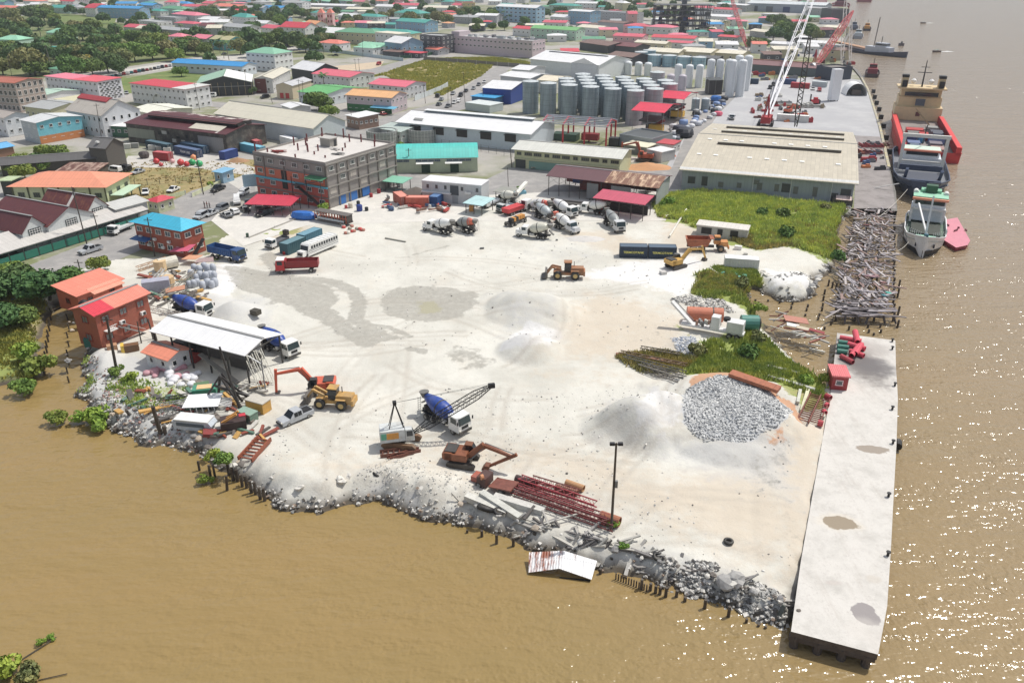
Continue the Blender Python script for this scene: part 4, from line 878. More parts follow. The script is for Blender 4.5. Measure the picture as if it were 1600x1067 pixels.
bld('store','grey roofed store','store',(800,108),(826,110),(840,100),6.0,'gable',1.2,wall=(190,194,196),rc=(228,230,230),win=F0,far=F0)
r,L,D=bld('trailer_shed','','shed',(727,161),(765,166),(775,160),3.0,'slab',0,wall=(186,196,196),rc=(206,214,212),win=F0,far=F0,over=.1,lA='long grey site trailer beside the street')
bld('blue_canopy','','canopy',(737,151),(772,154),(779,148),3.5,'slab',0,wall=(60,110,150),rc=(30,160,216),win=F0,far=F0,lA='flat bright blue canopy behind the grey site trailer')
r,L,D=bld('white_hall','','warehouse',(829,92),(936,102),(957,85),7.5,'gable',3.4,wall=(222,226,228),rm=Qs((242,242,240),'x',var=.04),win=F0,far=F0,over=.6,lA='big bright white gabled warehouse behind the silos');Ql(r,'the bright white warehouse')
m=MB();m.box((L*.5,D*.42,10.6),(L*.86,.9,.25),(50,56,84));m.obj('ridge_vent',r)
m=MB();m.add([(L*.62,-.7,7.5),(L*.98,-.7,7.5),(L*.8,-.7,10.4),(L*.62,D*.3,7.6),(L*.98,D*.3,7.6),(L*.8,D*.3,10.4)],[(0,1,2),(0,2,5,3),(1,4,5,2)],Qp((236,236,234)));m.box((L*.8,-.4,3.7),(L*.36,.8,7.4),(206,210,214));m.obj('porch',r)
# ================================================================== farther town: one row per building
BW={'w':(222,222,222),'g':(172,174,176),'c':(206,196,160),'b':(130,170,196),'p':(220,170,170),'l':(176,206,186),'y':(206,186,120),'d':(80,82,86),'t':(100,190,196)}
WN={'w':'white','g':'grey','c':'cream','b':'pale blue','p':'pink','l':'pale green','y':'yellow','d':'dark','t':'turquoise'}
RC={'red':(214,52,70),'coral':(240,120,96),'pink':(232,120,140),'rose':(216,80,100),'green':(92,160,120),'teal':(50,160,146),'mint':(140,204,168),'white':(236,236,232),'grey':(168,170,170),'blue':(30,150,214),'cream':(222,214,190),'maroon':(120,60,62),'brown':(126,96,84),'olive':(186,178,130),'orange':(236,160,100),'leaf':(110,180,100),'dark':(86,86,86)}
rows=[[float(x)if x.strip('-').replace('.','').isdigit()else x for x in q.split()]for q in '-6 12 22 13 12 7 g 2 g coral 2 house;24 10 44 10 10 6 g 2 w white 1 house;46 7 60 7 10 6 g 2 w white 1 house;76 12 108 13 16 6 g 2.5 l teal 1 hall;60 8 76 9 10 6 g 2 w cream 2 house;132 12 148 13 12 9 g 3 w red 2 house;108 10 120 12 10 7 h 2.5 w grey 2 house;152 12 217 14 14 10 g 2 b blue 3 school;214 8 238 9 14 9 g 2 b blue 3 school;180 6 212 6 12 8 g 2 w blue 2 school;234 17 250 18 10 5 h 2 w teal 1 house;250 13 284 15 14 7 h 2.5 l green 2 house;256 4 276 4 12 7 h 2.5 w rose 2 house;268 22 304 25 16 8 h 2.5 g pink 2 building;272 36 302 38 12 5 h 1.5 g rose 1 building;214 33 246 36 14 6 f 0 w grey 2 building;243 27 274 29 14 6 f 0 g grey 2 building;193 42 222 44 12 5 g 2 l rose 1 house;212 44 240 46 10 5 g 2 c cream 1 house;243 45 290 49 12 5 g 1.5 g grey 1 shed;262 57 284 58 10 6 h 2 w pink 2 house;236 58 262 60 10 4.5 d 0.6 g grey 1 shed;-8 62 28 63 14 7 h 2.5 l mint 1 house;4 73 38 75 12 4.5 h 1.5 l leaf 1 house;72 51 96 53 12 7 h 3 l mint 2 house;56 77 100 79 14 4.5 h 1.5 l teal 1 house;76 107 94 109 8 4 h 1 l green 1 house;307 30 338 31 14 5 g 2 w white 1 shed;326 35 356 35 12 5 g 2 w white 1 shed;362 26 384 28 12 8 h 3 w teal 2 house;346 41 384 44 14 8 g 2 w grey 3 building;322 44 345 44 10 7 g 2 g cream 2 house;310 40 330 41 10 6 g 2 g maroon 1 house;299 59 322 61 12 7 g 2 g pink 2 house;328 61 358 63 12 7 g 2 t olive 2 house;284 10 318 11 14 6 g 2 w rose 1 house;340 10 376 11 14 6 g 2 w coral 1 house;376 12 410 13 14 6 g 2 b grey 2 house;408 12 440 13 14 6 g 2 w blue 1 house;440 4 472 5 16 9 g 2 w grey 3 building;386 26 402 26 10 5 h 2 w coral 1 house;408 43 430 45 12 6 g 2 w rose 2 house;396 36 416 37 10 5 g 2 w white 1 house;437 42 476 44 16 7.5 g 3.5 w red 2 house;474 37 492 39 12 8 g 2.5 w orange 2 house;480 8 552 10 14 6 g 1.6 g white 1 hall;484 20 504 21 12 7 h 2 w teal 2 house;540 14 580 15 14 6 g 1.5 g cream 1 hall;528 24 556 26 12 6 g 2 w white 1 house;556 25 590 27 14 7 h 2 w teal 2 house;523 50 586 53 16 8 h 2.6 c green 2 building;560 50 640 54 16 8 h 2.4 c teal 2 building;496 67 530 69 12 5 h 2 w coral 1 house;552 74 582 76 12 4.5 h 1.5 w mint 1 house;560 70 602 73 12 5 g 1.5 w mint 1 house;586 51 622 54 12 9 s 0 w cream 2 building;601 65 627 68 18 8 g 3 b white 1 warehouse;598 80 624 82 10 3.5 d 0.4 d brown 1 shed;664 64 686 66 12 5 h 1.5 w teal 1 house;626 82 656 84 8 3 s 0 d red 1 shelter;665 76 684 78 10 3.5 g 1 g coral 1 shed;656 56 690 58 14 11 f 0 d grey 4 building;586 10 616 11 12 6 g 2 w white 1 house;612 8 660 9 14 6 g 2 w rose 1 house;616 20 656 22 16 8 h 3 l teal 2 building;618 33 664 36 16 8 g 2 b teal 2 building;661 12 712 13 14 6 g 2 w cream 1 building;706 8 722 9 10 8 g 2 g rose 2 house;722 6 742 6 10 10 f 0 y coral 3 building;704 26 744 28 14 6 g 1.5 g grey 1 building;742 24 776 25 14 7 g 1.5 g white 1 building;690 36 700 37 8 4 h 1 g orange 1 kiosk;858 8 898 10 14 8 h 2 l teal 2 building;898 5 935 6 14 7 g 1.5 w white 2 building;888 17 922 19 16 12 g 1 b white 3 building;860 26 888 28 14 6 g 2 w white 1 house;801 44 828 46 12 6 g 1.5 w red 1 building;829 44 900 48 14 7.5 g 1.8 l leaf 2 building;848 35 884 36 12 5 g 1.5 w rose 1 house;924 18 990 22 16 9 f 0 g grey 3 building;982 22 996 22 16 10 g 2 p rose 2 building;934 34 975 37 14 7 g 1 g brown 2 building;902 42 938 45 14 6 g 1.5 w cream 1 building;974 40 1010 42 14 6 h 1.8 p rose 1 building;1010 42 1050 44 14 6 h 1.8 w pink 1 building;958 56 1004 58 14 4.5 g 1.5 p rose 1 shed;1018 58 1085 61 12 5 g 1.5 w red 1 shed;1042 66 1080 68 9 4 g 1 w rose 1 shed;906 66 950 72 20 5 g 1.6 d brown 1 shed;948 70 992 74 16 5 g 1.6 d maroon 1 shed;950 86 988 90 16 5 g 1.6 d brown 1 shed;992 66 1040 69 10 4.5 g 1.2 c cream 1 shed;1010 80 1060 83 16 5.5 g 1.5 c cream 1 warehouse;1062 80 1110 83 20 5.5 g 1.5 c cream 1 warehouse;1112 82 1160 85 16 5.0 g 1.2 c cream 1 warehouse;1020 90 1060 92 10 4 g 1 d dark 1 shed;1090 90 1122 92 10 4 g 1 d dark 1 shed;1100 25 1140 27 14 7 g 1.5 w white 1 building;1096 34 1128 36 14 6 g 1.5 c cream 1 building;1084 12 1112 13 12 7 g 1.5 w rose 1 building;1112 14 1150 16 12 6 g 1.5 w red 1 building;1120 6 1166 9 14 7 g 1 g white 1 warehouse;1122 57 1152 59 10 4 g 1 g red 1 shed;1172 48 1198 51 10 4.5 g 1.4 g cream 1 shed;1204 68 1236 70 10 4 g 1.2 w white 1 shed;1246 66 1290 68 10 4 g 1.2 w white 1 shed;1286 42 1312 44 14 5 g 1 c cream 1 shed;1284 14 1300 16 18 12 f 0 d dark 3 building;1256 12 1288 14 12 8 g 1 g grey 1 warehouse;1190 22 1212 23 9 4 s 0 w white 1 shed;1286 70 1312 72 8 3 s 0 g grey 1 shed'.split(';')]
SZ=lambda L:'small' if L<16 else('mid sized' if L<30 else 'long')
for q in rows:
 ax,ay,bx,by,D_,h,roof,rise,wl,rc_,fl_,kind=q
 L_=(P(bx,by,h)-P(ax,ay,h)).length
 fl_=int(fl_);roof=dict(g='gable',h='hip',f='flat',s='slab',d='shed')[roof];d='%s %s %s with %s roof'%(SZ(L_),WN[wl],kind,rc_)
 far_=True
 bld(kind,d,kind,(ax,ay),(bx,by),D_,h,roof,rise,wall=BW[wl],rm=Qs(RC[rc_],'x',rust=.3 if rc_ in('maroon','brown')else(.05 if ax%3==0 else 0),pitch=2.4),floors=fl_,wsp=3.6,ws=(1.5,1.2),far=far_,side=True,win=rc_ not in('dark','maroon','brown'))
rg=random.Random(21);rcs=['red','coral','pink','rose','green','teal','mint','white','white','grey','cream','blue','maroon']
for(ux,vy)in[(i*31+rg.uniform(-8,8),j)for j in(3,-3,-10,-18)for i in Qx(-4,42)]:
 if(vy>0 and 145<ux<250)or(vy>0 and 775<ux<870)or ux>1296+vy or(1000<ux<1110 and vy>-6)or rg.random()<.25:continue
 w_=rg.uniform(15,30);rcn=rg.choice(rcs);wl=rg.choice('wwwgclbp');h=rg.choice([5,6,7,8]);v=vy+rg.uniform(-2.5,2.5)
 kind=rg.choice(['house','house','building'])
 bld(kind,'%s %s %s with %s roof'%(SZ(w_*.8),WN[wl],kind,rcn),kind,(ux,v),(ux+w_*.7,v+rg.uniform(0,1.5)),rg.uniform(9,16),h,rg.choice(['gable','hip','hip']),2.4,wall=BW[wl],rm=Qs(RC[rcn],'x',pitch=2.4),floors=2,wsp=5,ws=(1.8,1.3),far=True,side=F0,gA='rooftops at the far edge of town')
def occ(x,y,pad=3):
 for o in FO:
  a=o.rotation_euler.z;dx,dy=x-o.location.x,y-o.location.y;lx=dx*math.cos(a)+dy*math.sin(a);ly=-dx*math.sin(a)+dy*math.cos(a)
  if-pad<lx<o['L']+pad and-pad<ly<o['D']+pad:return True
 return F0
for(u0,u1,v0,v1,n_)in((560,860,2,52,34),(860,1150,4,62,46),(250,560,4,48,36),(1110,1290,34,98,26),(0,250,4,24,16),(840,1130,60,92,10)):
 for k in Qx(n_):
  u,v=rg.uniform(u0,u1),rg.uniform(v0,v1);q=P(u,v);FO=[o for o in SC.objects if 'L' in o];wm_,dm_=rg.uniform(9,17),rg.uniform(7,12)
  if any(occ(q.x+wm_*a,q.y+dm_*b,2.5)for a in(0,.5,1)for b in(0,.5,1))or(575<u<790 and v>86):continue
  rcn=rg.choice(rcs+['grey','cream','brown']);wl=rg.choice('wwgclbd');kind=rg.choice(['house','shed','shed']);h=rg.choice([3.5,4.5,6]);e=P(u,v);s_=FOC*.9/(e.y*ct+CAM_H*st)
  b_=(e.y*ct+(CAM_H-h)*st);A_=(800+FOC*e.x/b_,533.5-FOC*(e.y*st-(CAM_H-h)*ct)/b_)
  bld(kind,'%s %s with %s roof'%(WN[wl],kind,rcn),kind,A_,(A_[0]+wm_*FOC/b_,A_[1]+rg.uniform(-.3,.5)),dm_,h,rg.choice(['gable','hip','shed']),1.2,wall=BW[wl],rm=Qs(RC[rcn],'x',pitch=2.4,rust=.3 if rcn=='brown' else 0),floors=2 if h>5 else 1,wsp=4,ws=(1.6,1.2),far=True,side=F0,gA='small buildings of the town')
for i,(ux,lb)in enumerate(((498,'left of two pink church towers with coral pyramid tops'),(512,'right of two pink church towers with coral pyramid tops'))):
 c=P(ux+7,50)
 r=T('church_tower',(c.x,c.y,0),R(-12),lA=lb,cat='tower',gA='twin church towers')
 m=MB();m.box((0,0,7.5),(5.2,5.2,15),(226,180,180));m.box((0,0,15.1),(5.8,5.8,.5),(236,220,216));m.box((0,0,5),(5.6,5.6,.4),(236,220,216));m.obj('tower_wall',r)
 m=MB();m.lathe((0,0,15.3),(0,0,19),[(0,4.0),(1,.1)],Qp((236,130,106)),n=4);m.obj('spire',r,rz=R(45))
 for z in(3,8.5,12.6):
  for dx in(-1.3,1.3):Qw(r,(dx,-2.6,z),0,1.2,1.9,(190,60,60),(80,40,44),True)
c=P(500,56);r,L,D=bld('church','','church',(494,50),(526,52),20,6,'gable',3,wall=(226,190,190),rc=(236,226,220),floors=2,lA='pink church nave between its two towers');Ql(r,'the pink church')
def Qa(lA,pts,h,m,name='boundary_wall',t=.25,cat='wall',posts=N0,pc=(190,190,184),closed_panels=F0,gA=N0,z0=0):
 Q=[P(*p,z0)for p in pts];r=T(name,Q[0],0,lA=lA,cat=cat,gA=gA);k=0;cache={}
 for a,b in zip(Q,Q[1:]):
  d=b-a;L=d.length;rz=math.atan2(d.y,d.x);n_=max(1,int(round(L/(posts or 4.0))));seg=L/n_
  pmx=MB().box((seg/2,0,h/2),(seg-.02,t*.6,h),m).mesh('panel');px_=cache.setdefault('p',MB().box((0,0,h/2+.06),(t,t,h+.12),pc).mesh('post'))
  for i in Qx(n_):
   q=a-Q[0]+d*(i/n_);link('panel',pmx,r,q,rz);link('post',px_,r,q,rz);k+=1
 link('post',cache['p'],r,Q[-1]-Q[0]);return r
Qa('low white wall with pale green posts beside the street',[(208,335),(240,322),(262,311),(290,304)],1.1,Qp((206,214,170)))
Qa('low cream wall beside the street below the light blue hut',[(300,308),(330,294),(346,286)],1.0,Qp((214,218,176)))
Qa('pale blue block wall beside the upper avenue',[(466,78),(500,81),(536,84),(580,90),(630,96)],2.0,Qp((190,208,216)),posts=12)
Qa('grey block wall across the weedy lots',[(662,95),(700,97),(760,102),(830,107)],2.2,Qp((130,124,116),dirt=.6),posts=8)
Qa('white wall along the parked cars street',[(648,158),(670,150),(690,142),(700,136)],2.4,Qp((206,214,214)),posts=8)
Qa('dark green fence below the pink block street',[(625,92),(660,90),(690,82),(696,79)],1.8,Qp((30,84,58)),posts=8)
Qa('low concrete kerb wall in the parking yard',[(390,372),(430,356),(470,340)],.35,Qp(CONC),posts=8)
Qa('pale boundary wall below the silos',[(600,268),(744,262)],.6,Qp((180,180,170)),posts=12)
def V5(lA,pts,h=1.9,sp=3.2,c=(110,112,104)):
 Q=[P(*p)for p in pts];r=T('wire_fence',Q[0],0,lA=lA,cat='fence');pmx=MB().bar((0,0,0),(0,0,h),.12,c,n=4).mesh('post')
 for a,b in zip(Q,Q[1:]):
  d=b-a;L=d.length;n_=max(1,int(L/sp))
  for i in Qx(n_+1):link('post',pmx,r,a-Q[0]+d*i/n_)
  m=MB()
  for z in(.15,h*.35,h*.65,h-.05):m.bar(a-Q[0]+QV((0,0,z)),b-Q[0]+QV((0,0,z)),.05,c,n=3)
  m.obj('wire',r)
V5('wire fence on dark posts across the dry grass',[(192,292),(250,288),(300,285),(334,280)])
V5('wire fence beside the two open round tanks',[(690,228),(740,234),(800,246)],2.2)
r=T('billboard',P(395,302),R(20),lA='pale blue roadside billboard at the corner of the unfinished building',cat='billboard')
m=MB();m.box((0,0,3.6),(4.4,.2,3.4),Qp((176,206,220)));m.obj('board',r)
for x in(-1.6,1.6):MB().box((x,.1,1),(.15,.15,2),DARK).obj('post',r)
a=P(846,222);b=P(948,228)
r=T('steel_skeleton_hall',(a.x,a.y,0),math.atan2(b.y-a.y,b.x-a.x)-R(4),lA='open crimson steel frame with grey purlins beside the silos',cat='steel frame');Ql(r,'the crimson steel frame')
LL=(b-a).length;DD=14;HH=6.5
for i in Qx(4):
 x=LL*i/3
 for y in(0,DD/2,DD):
  m=MB();m.box((x,y,HH/2),(.5,.5,HH),(190,34,50));m.obj('column',r)
 m=MB();m.bar((x,0,HH),(x,DD/2,HH+1.6),.5,(200,36,54));m.bar((x,DD,HH),(x,DD/2,HH+1.6),.5,(200,36,54));m.obj('rafter',r)
for j in Qx(11):
 y=DD*j/10;z=HH+1.6*(1-abs(y-DD/2)/(DD/2))+.25
 m=MB();m.box((LL/2,y,z),(LL+1,.34,.3),(176,182,190));m.obj('purlin',r)
m=MB();m.box((LL*.7,DD*.4,2.0),(6,3,2.2),(150,30,30));m.box((LL*.3,DD*.5,1.2),(9,5,2.2),(60,90,70));m.box((LL*1.1,DD*.2,1.4),(3.5,3,2.8),DARK);m.obj('stored_plant',r)
# ---------------------------------------------------------------- silos
SILO=N0
def silo(c,rad,h,lA,mcol,gA,rings=6,cat='silo',cone=1.2,kind='steel',ladder=True):
 r=T('silo',(c.x,c.y,0),R(15),lA=lA,cat=cat,gA=gA)
 key=(round(rad,1),round(h,1),mcol,kind)
 if key not in _win:
  m=MB();m.lathe((0,0,0),(0,0,h),[(0,rad),(1,rad)],SILM[mcol],n=28,cap=F0);a=m.mesh('silo_shell',True)
  m=MB();
  if kind=='dome':m.lathe((0,0,h),(0,0,h+rad*.6),[(0,rad),(.45,rad*.9),(.8,rad*.6),(1,rad*.1)],SILM[mcol],n=24)
  else:m.lathe((0,0,h),(0,0,h+cone*.5),[(0,rad*1.03),(.15,rad*1.0),(1,rad*.12)],Qp((196,204,206),dirt=.3)if mcol!='white' else SILM[mcol],n=24)
  b=m.mesh('silo_roof')
  m=MB()
  for i in Qx(1,rings):m.lathe((0,0,h*i/rings-.06),(0,0,h*i/rings+.06),[(0,rad+.05),(1,rad+.05)],Qp((120,132,138)),n=28)
  c_=m.mesh('ring')if rings else N0
  m=MB()
  for s_ in(-.25,.25):m.box((s_,-rad-.35,h/2),(.07,.07,h),(186,192,194))
  for i in Qx(int(h)):m.box((0,-rad-.35,i+.4),(.5,.06,.06),(186,192,194))
  for i in Qx(12):
   a_=2*math.pi*i/12;m.bar((math.cos(a_)*rad,math.sin(a_)*rad,h),(math.cos(a_)*rad,math.sin(a_)*rad,h+1.0),.07,(200,204,206),n=3)
  d=m.mesh('ladder');_win[key]=(a,b,c_,d)
 for nm,me_ in zip(('silo_shell','silo_roof','ring','ladder'),_win[key]):
  if me_ and(nm!='ladder' or ladder):link(nm,me_,r)
 return r
def V6(c,c2):
 m,n,b=newmat('silo_steel');p=POS(n);sp=N(n,'ShaderNodeSeparateXYZ');n.links.new(p,sp.inputs[0])
 mp=N(n,'ShaderNodeMapping');n.links.new(p,mp.inputs[0]);mp.inputs['Scale'].default_value=(1,1,.12)
 cc=MIX(n,Q8(n,Q3(n,mp.outputs[0],.9,5,.7),.35,.7),lin(c),lin(c2));rg_=Q4(n,'LESS_THAN',Q4(n,'FRACT',Q4(n,'MULTIPLY',sp.outputs[2],1.1)),.08)
 cc=MIX(n,Q4(n,'MULTIPLY',rg_,.35),cc,lin((90,100,108)));n.links.new(cc,b.inputs['Base Color']);b.inputs['Roughness'].default_value=.45;b.inputs['Metallic'].default_value=.25;return m
SILM={'steel':V6((156,172,180),(128,142,150)),'rosy':V6((176,172,178),(160,146,152)),'white':Qp((226,230,232),dirt=.2,dcol=(180,186,186)),'lilac':Qp((196,188,198),dirt=.4),'blue':V6((150,186,198),(120,160,176))}
ordn=['first','second','third','fourth','fifth','sixth','seventh','eighth']
base=P(822,182);step=P(990,194)-P(856,180);step=step/4
back=QV((-step.y,step.x,0)).normalized()*8.6
o0=P(856,180);sr=3.35
nm_=['front','second','third','fourth','rear']
for j in Qx(5):
 for i in Qx(-1 if j<1 else 0,5):
  c=o0+step*(i+(.5 if j%2 else 0))+back*j*.93
  if j==0 and i==-1:c=o0+step*-.92+back*.1
  mt='rosy' if(i==4 and j<4)else 'steel'
  silo(c,sr,12.8,'%s silo from the left in the %s row of grey silos'%(ordn[i+(1 if j<1 else 0)],nm_[j]),mt,'grey corrugated steel silos')
silo(P(1024,160),3.3,13.0,'tallest rosy grey silo at the back right of the steel silos','rosy','grey corrugated steel silos')
mark('the grey steel silos',(o0+step*2).x,(o0+step*2).y)
for i,(ux,vy,rad,h,mt,lb)in enumerate([(1107,143,1.9,14,'white','left of three tall white silos behind the dark plant'),(1121,143,1.9,14,'white','middle of three tall white silos behind the dark plant'),(1135,143,1.9,14,'white','right of three tall white silos behind the dark plant'),(1139,151,2.0,15.5,'white','front left white silo of the tall end pair'),(1155,151,2.0,15.5,'white','front right white silo of the tall end pair'),(1150,142,2.0,15.5,'white','rear left white silo behind the tall end pair'),(1164,142,2.0,15.5,'white','rear right white silo behind the tall end pair'),(1058,136,1.9,10,'white','left of three mid height white silos'),(1075,137,1.9,10,'white','middle of three mid height white silos'),(1091,137,1.9,10,'white','right of three mid height white silos'),(1047,141,2.0,6.5,'lilac','left of two lilac silos beside the red canopies'),(1065,142,2.0,6.5,'lilac','right of two lilac silos beside the red canopies'),(981,117,2.1,6,'white','left of three white domed tanks behind the silos'),(997,118,2.1,6,'white','middle of three white domed tanks behind the silos'),(1012,119,2.1,6,'white','right of three white domed tanks behind the silos'),(1086,172,1.7,4.6,'steel','left of two small grey tanks beside the red canopies'),(1101,172,1.7,4.6,'steel','right of two small grey tanks beside the red canopies')]):
 silo(P(ux,vy),rad,h,lb,mt,'white and grey tanks beside the silos',rings=0 if mt!='steel' else 3,kind='dome' if mt!='steel' else 'steel',cat='tank' if h<8 else 'silo')
for i,(ux,vy)in enumerate([(1001,98),(1014,95),(1024,92),(1022,103),(1045,104),(1068,106),(1091,107)]):silo(P(ux,vy),4.0 if i<3 else 4.1,6.2,'%s pale blue steel tank in the rank behind the silos'%ordn[i],'blue','pale blue tanks',rings=3,cat='tank')
mark('the tall white silos',P(1145,148).x,P(1145,148).y)
r=T('process_plant',P(1108,148),R(5),lA='dark framed process plant between the white silos',cat='plant');m=MB();m.box((2.5,2,3.2),(6.5,5,6.4),(62,58,56));m.slab((-1,-.8,6.6),(6,-.8,6.6),(6,4.8,7.2),(-1,4.8,7.2),.1,(80,84,86));m.obj('plant_body',r)
for x in(-.8,2.5,5.8):MB().box((x,-.7,3.3),(.25,.25,6.6),(120,116,110)).obj('column',r)
for A,B,C,h,lb in(((989,172),(1037,176),(1058,163),9.5,'front of two tall crimson gable canopies beside the silos'),((1030,152),(1068,155),(1088,145),9.5,'rear of two tall crimson gable canopies beside the silos')):
 r,L,D=Qy('tall_canopy',lb,A,B,C,h,Qs((222,34,70),'y'),1.5,'gable',post=(150,150,148),np_=3,brace=F0);r['group']='crimson gable canopies'
 m=MB();m.box((L*.6,D*.4,2.5),(5,3,2.2),(226,176,30));m.bar((L*.2,D*.5,1),(L*.8,D*.5,5),1.0,(160,40,34));m.box((L*.4,D*.5,5.2),(L*.6,D*.6,.5),(90,88,86));m.box((L*.3,D*.6,1.4),(3,3,2.8),(70,74,70));m.obj('machinery',r)
mark('the crimson gable canopies',P(1040,175).x,P(1040,175).y)
rg=random.Random(4);bagm={}
def blob(rad,c,sq=.75,seed=0):
 m=MB();n_=9;vs=[];rs=random.Random(seed)
 for j in Qx(5):
  t=j/4;rr_=rad*(.75,1.0,1.0,.8,.25)[j];z=rad*2*sq*(0,.2,.6,.9,1)[j]
  for i in Qx(n_):a=2*math.pi*i/n_;k=1+rs.uniform(-.1,.1);vs.append((math.cos(a)*rr_*k,math.sin(a)*rr_*k,z))
 m.add(vs,[(j*n_+i,j*n_+(i+1)%n_,(j+1)*n_+(i+1)%n_,(j+1)*n_+i)for j in Qx(4)for i in Qx(n_)]+[tuple(Qx(4*n_,5*n_))],Qp(c));return m
for i in Qx(46):
 t=rg.random();u=1040+90*t+rg.uniform(-14,14);v=222-62*t+rg.uniform(-6,6)
 c=rg.choice([(226,228,232),(190,196,206),(120,150,200),(90,96,110),(50,54,62),(200,204,206)])
 nm={(226,228,232):'white',(190,196,206):'pale grey',(120,150,200):'light blue',(90,96,110):'slate',(50,54,62):'black',(200,204,206):'grey'}[c]
 if c not in bagm:bagm[c]=blob(1.2,c,.7,i).mesh('bulk_bag',True)
 o=link('bulk_bag',bagm[c],N0,P(u,v),rg.uniform(0,3));s=rg.uniform(.7,1.4);o.scale=(s*1.2,s,s*.9);auto(o,nm+' wrapped load','bulk bag','wrapped loads in the lane beside the silos')
for(u,v,c,nm,s)in((1118,158,(30,110,190),'blue',1.6),(1122,181,(230,90,120),'pink',1.2),(1070,214,(40,44,54),'black',2.2),(1062,208,(60,66,84),'slate',2.0)):
 m=blob(1.5*s,c,.5,int(u));tag(m.obj('tarpaulin',N0,P(u,v)),'%s tarpaulin heap in the lane beside the silos, %s'%(nm,{1118:'farthest',1122:'by the warehouse',1070:'nearest',1062:'behind the black one'}[u]),'tarpaulin')
bld('site_cabin','','cabin',(1011,234),(1034,239),(1040,231),3.2,'slab',0,wall=(206,206,204),rc=(226,226,222),far=F0,win=F0,over=.1,lA='white wrapped container beside the excavator')
bld('site_cabin','','cabin',(1026,224),(1052,227),(1056,220),3.0,'slab',0,wall=(214,214,210),rc=(200,60,70),far=F0,over=.2,wsp=3,lA='white cabin with red edged roof beside the lane')
bld('grey_shed','','shed',(968,212),(1018,220),(1024,206),3.5,'flat',0,wall=(150,156,160),rm=Qp((90,96,98)),far=F0,win=F0,lA='low grey walled enclosure south of the silos')
bld('low_roof','','shed',(975,226),(1010,231),(1012,224),2.6,'slab',0,wall=(120,120,110),rc=(226,220,190),far=F0,win=F0,lA='low cream roof strip behind the excavator')
def Qj(name,lA,u,v,rad,h,c,ax=1.3,cat='heap',seed=1,z=0,rough=.12):
 n_=18;vs=[];rs=random.Random(seed);fs=[];base_=P(u,v,z)
 for j in Qx(7):
  t=j/6
  for i in Qx(n_):
   a=2*math.pi*i/n_;k=1+rs.uniform(-rough,rough);vs.append((math.cos(a)*rad*ax*(1-t)*k,math.sin(a)*rad*(1-t)*k,h*(t**.9)*(1+rs.uniform(-.05,.05))-.1))
 for j in Qx(6):
  for i in Qx(n_):fs.append((j*n_+i,j*n_+(i+1)%n_,(j+1)*n_+(i+1)%n_,(j+1)*n_+i))
 m=MB();m.add(vs,fs,Qp(c,rough=.95,dirt=.4));return tag(m.obj(name,N0,base_,smooth=True),lA,cat)
Qj('sand_heap','white sand heap behind the rust red excavator',1022,246,4.2,2.4,(232,228,220),seed=2)
Qj('sand_heap','rust red soil heap beside the white sand heap',1038,244,3.2,2.0,(176,96,60),seed=3)
Qj('sand_heap','tan sand heap below the rust red excavator',1010,262,4.6,1.8,(206,150,100),1.8,seed=4)
Qj('sand_heap','pale sand heap beside the cream two storey building',985,250,3.5,1.2,(200,190,176),1.6,seed=5)
Qj('sand_heap','small brown sand heap beside the blue container',372,252,2.6,1.3,(170,130,90),1.5,seed=6)
c=P(1020,52)
r=T('concrete_frame',(c.x,c.y,0),R(-4),lA='tall unfinished dark concrete frame of five open floors',cat='building');Ql(r,'the unfinished concrete frame')
LL=48;slabm=MB().box((LL/2,9,0),(LL,20,.6),(92,92,94)).mesh('floor_slab');colm=MB().box((0,0,2.0),(.7,.7,4.0),(84,84,86)).mesh('column')
for f in Qx(6):
 link('floor_slab',slabm,r,(0,0,1+f*4.2))
 if f<5:
  for i in Qx(9):
   for y in(0,9,18):link('column',colm,r,(1+i*(LL-2)/8,y,1.2+f*4.2))
m=MB();[m.box((random.uniform(2,LL-2),random.uniform(2,16),2.6+4.2*f),(random.uniform(2,7),1,2.6),random.choice([(40,70,150),(110,110,112),(60,62,66)]))for f in Qx(5)for _ in Qx(4)];m.obj('site_material',r)
m=MB();m.box((LL*.55,14,13),(4,4,26),(100,102,106));m.obj('lift_core',r)
r,L,D=bld('steel_warehouse','','warehouse',(1168,5),(1290,9),(1300,-6),9,'gable',2.5,wm=Qs((150,160,172),'x'),rc=(206,212,214),win=F0,lA='wide pale roofed steel warehouse farthest up the quay',far=True);Ql(r,'the farthest steel warehouse')
for fx in(.1,.3,.52,.8):face(r,'f',(L*fx,3),L*.09,6,.15,random.choice([(60,70,90),(30,60,110),(90,96,104)]),'shutter',.08)
r,L,D=bld('maroon_shed','','shed',(1155,99),(1276,107),13,4.6,'gable',1.8,wm=Qp((96,108,112)),rm=Qs((124,78,80),'x',rust=.15),win=F0,lA='long maroon roofed shed behind the white lattice crane',far=F0);Ql(r,'the long maroon shed')
m=MB();m.box((L/2,D/2,6.6),(L,.9,.2),(196,140,110));m.obj('ridge_cap',r)
r,L,D=bld('gate_house','','house',(1264,102),(1274,103),4.5,5.5,'gable',1.2,axis='y',wall=(214,218,222),rc=(240,240,238),floors=2,wsp=2,far=F0,lA='small white gabled gate house beside the red lattice boom')
bld('black_enclosure','','enclosure',(1276,104),(1300,108),14,6,'flat',0,wall=(50,60,78),rm=Qp((120,112,104)),win=F0,far=F0,lA='dark blue walled scrap enclosure behind the white box tower')
c=P(1301,158);r=T('box_tower',(c.x,c.y,0),R(8),lA='tall square white box tower on the quay apron',cat='tower');Ql(r,'the white box tower')
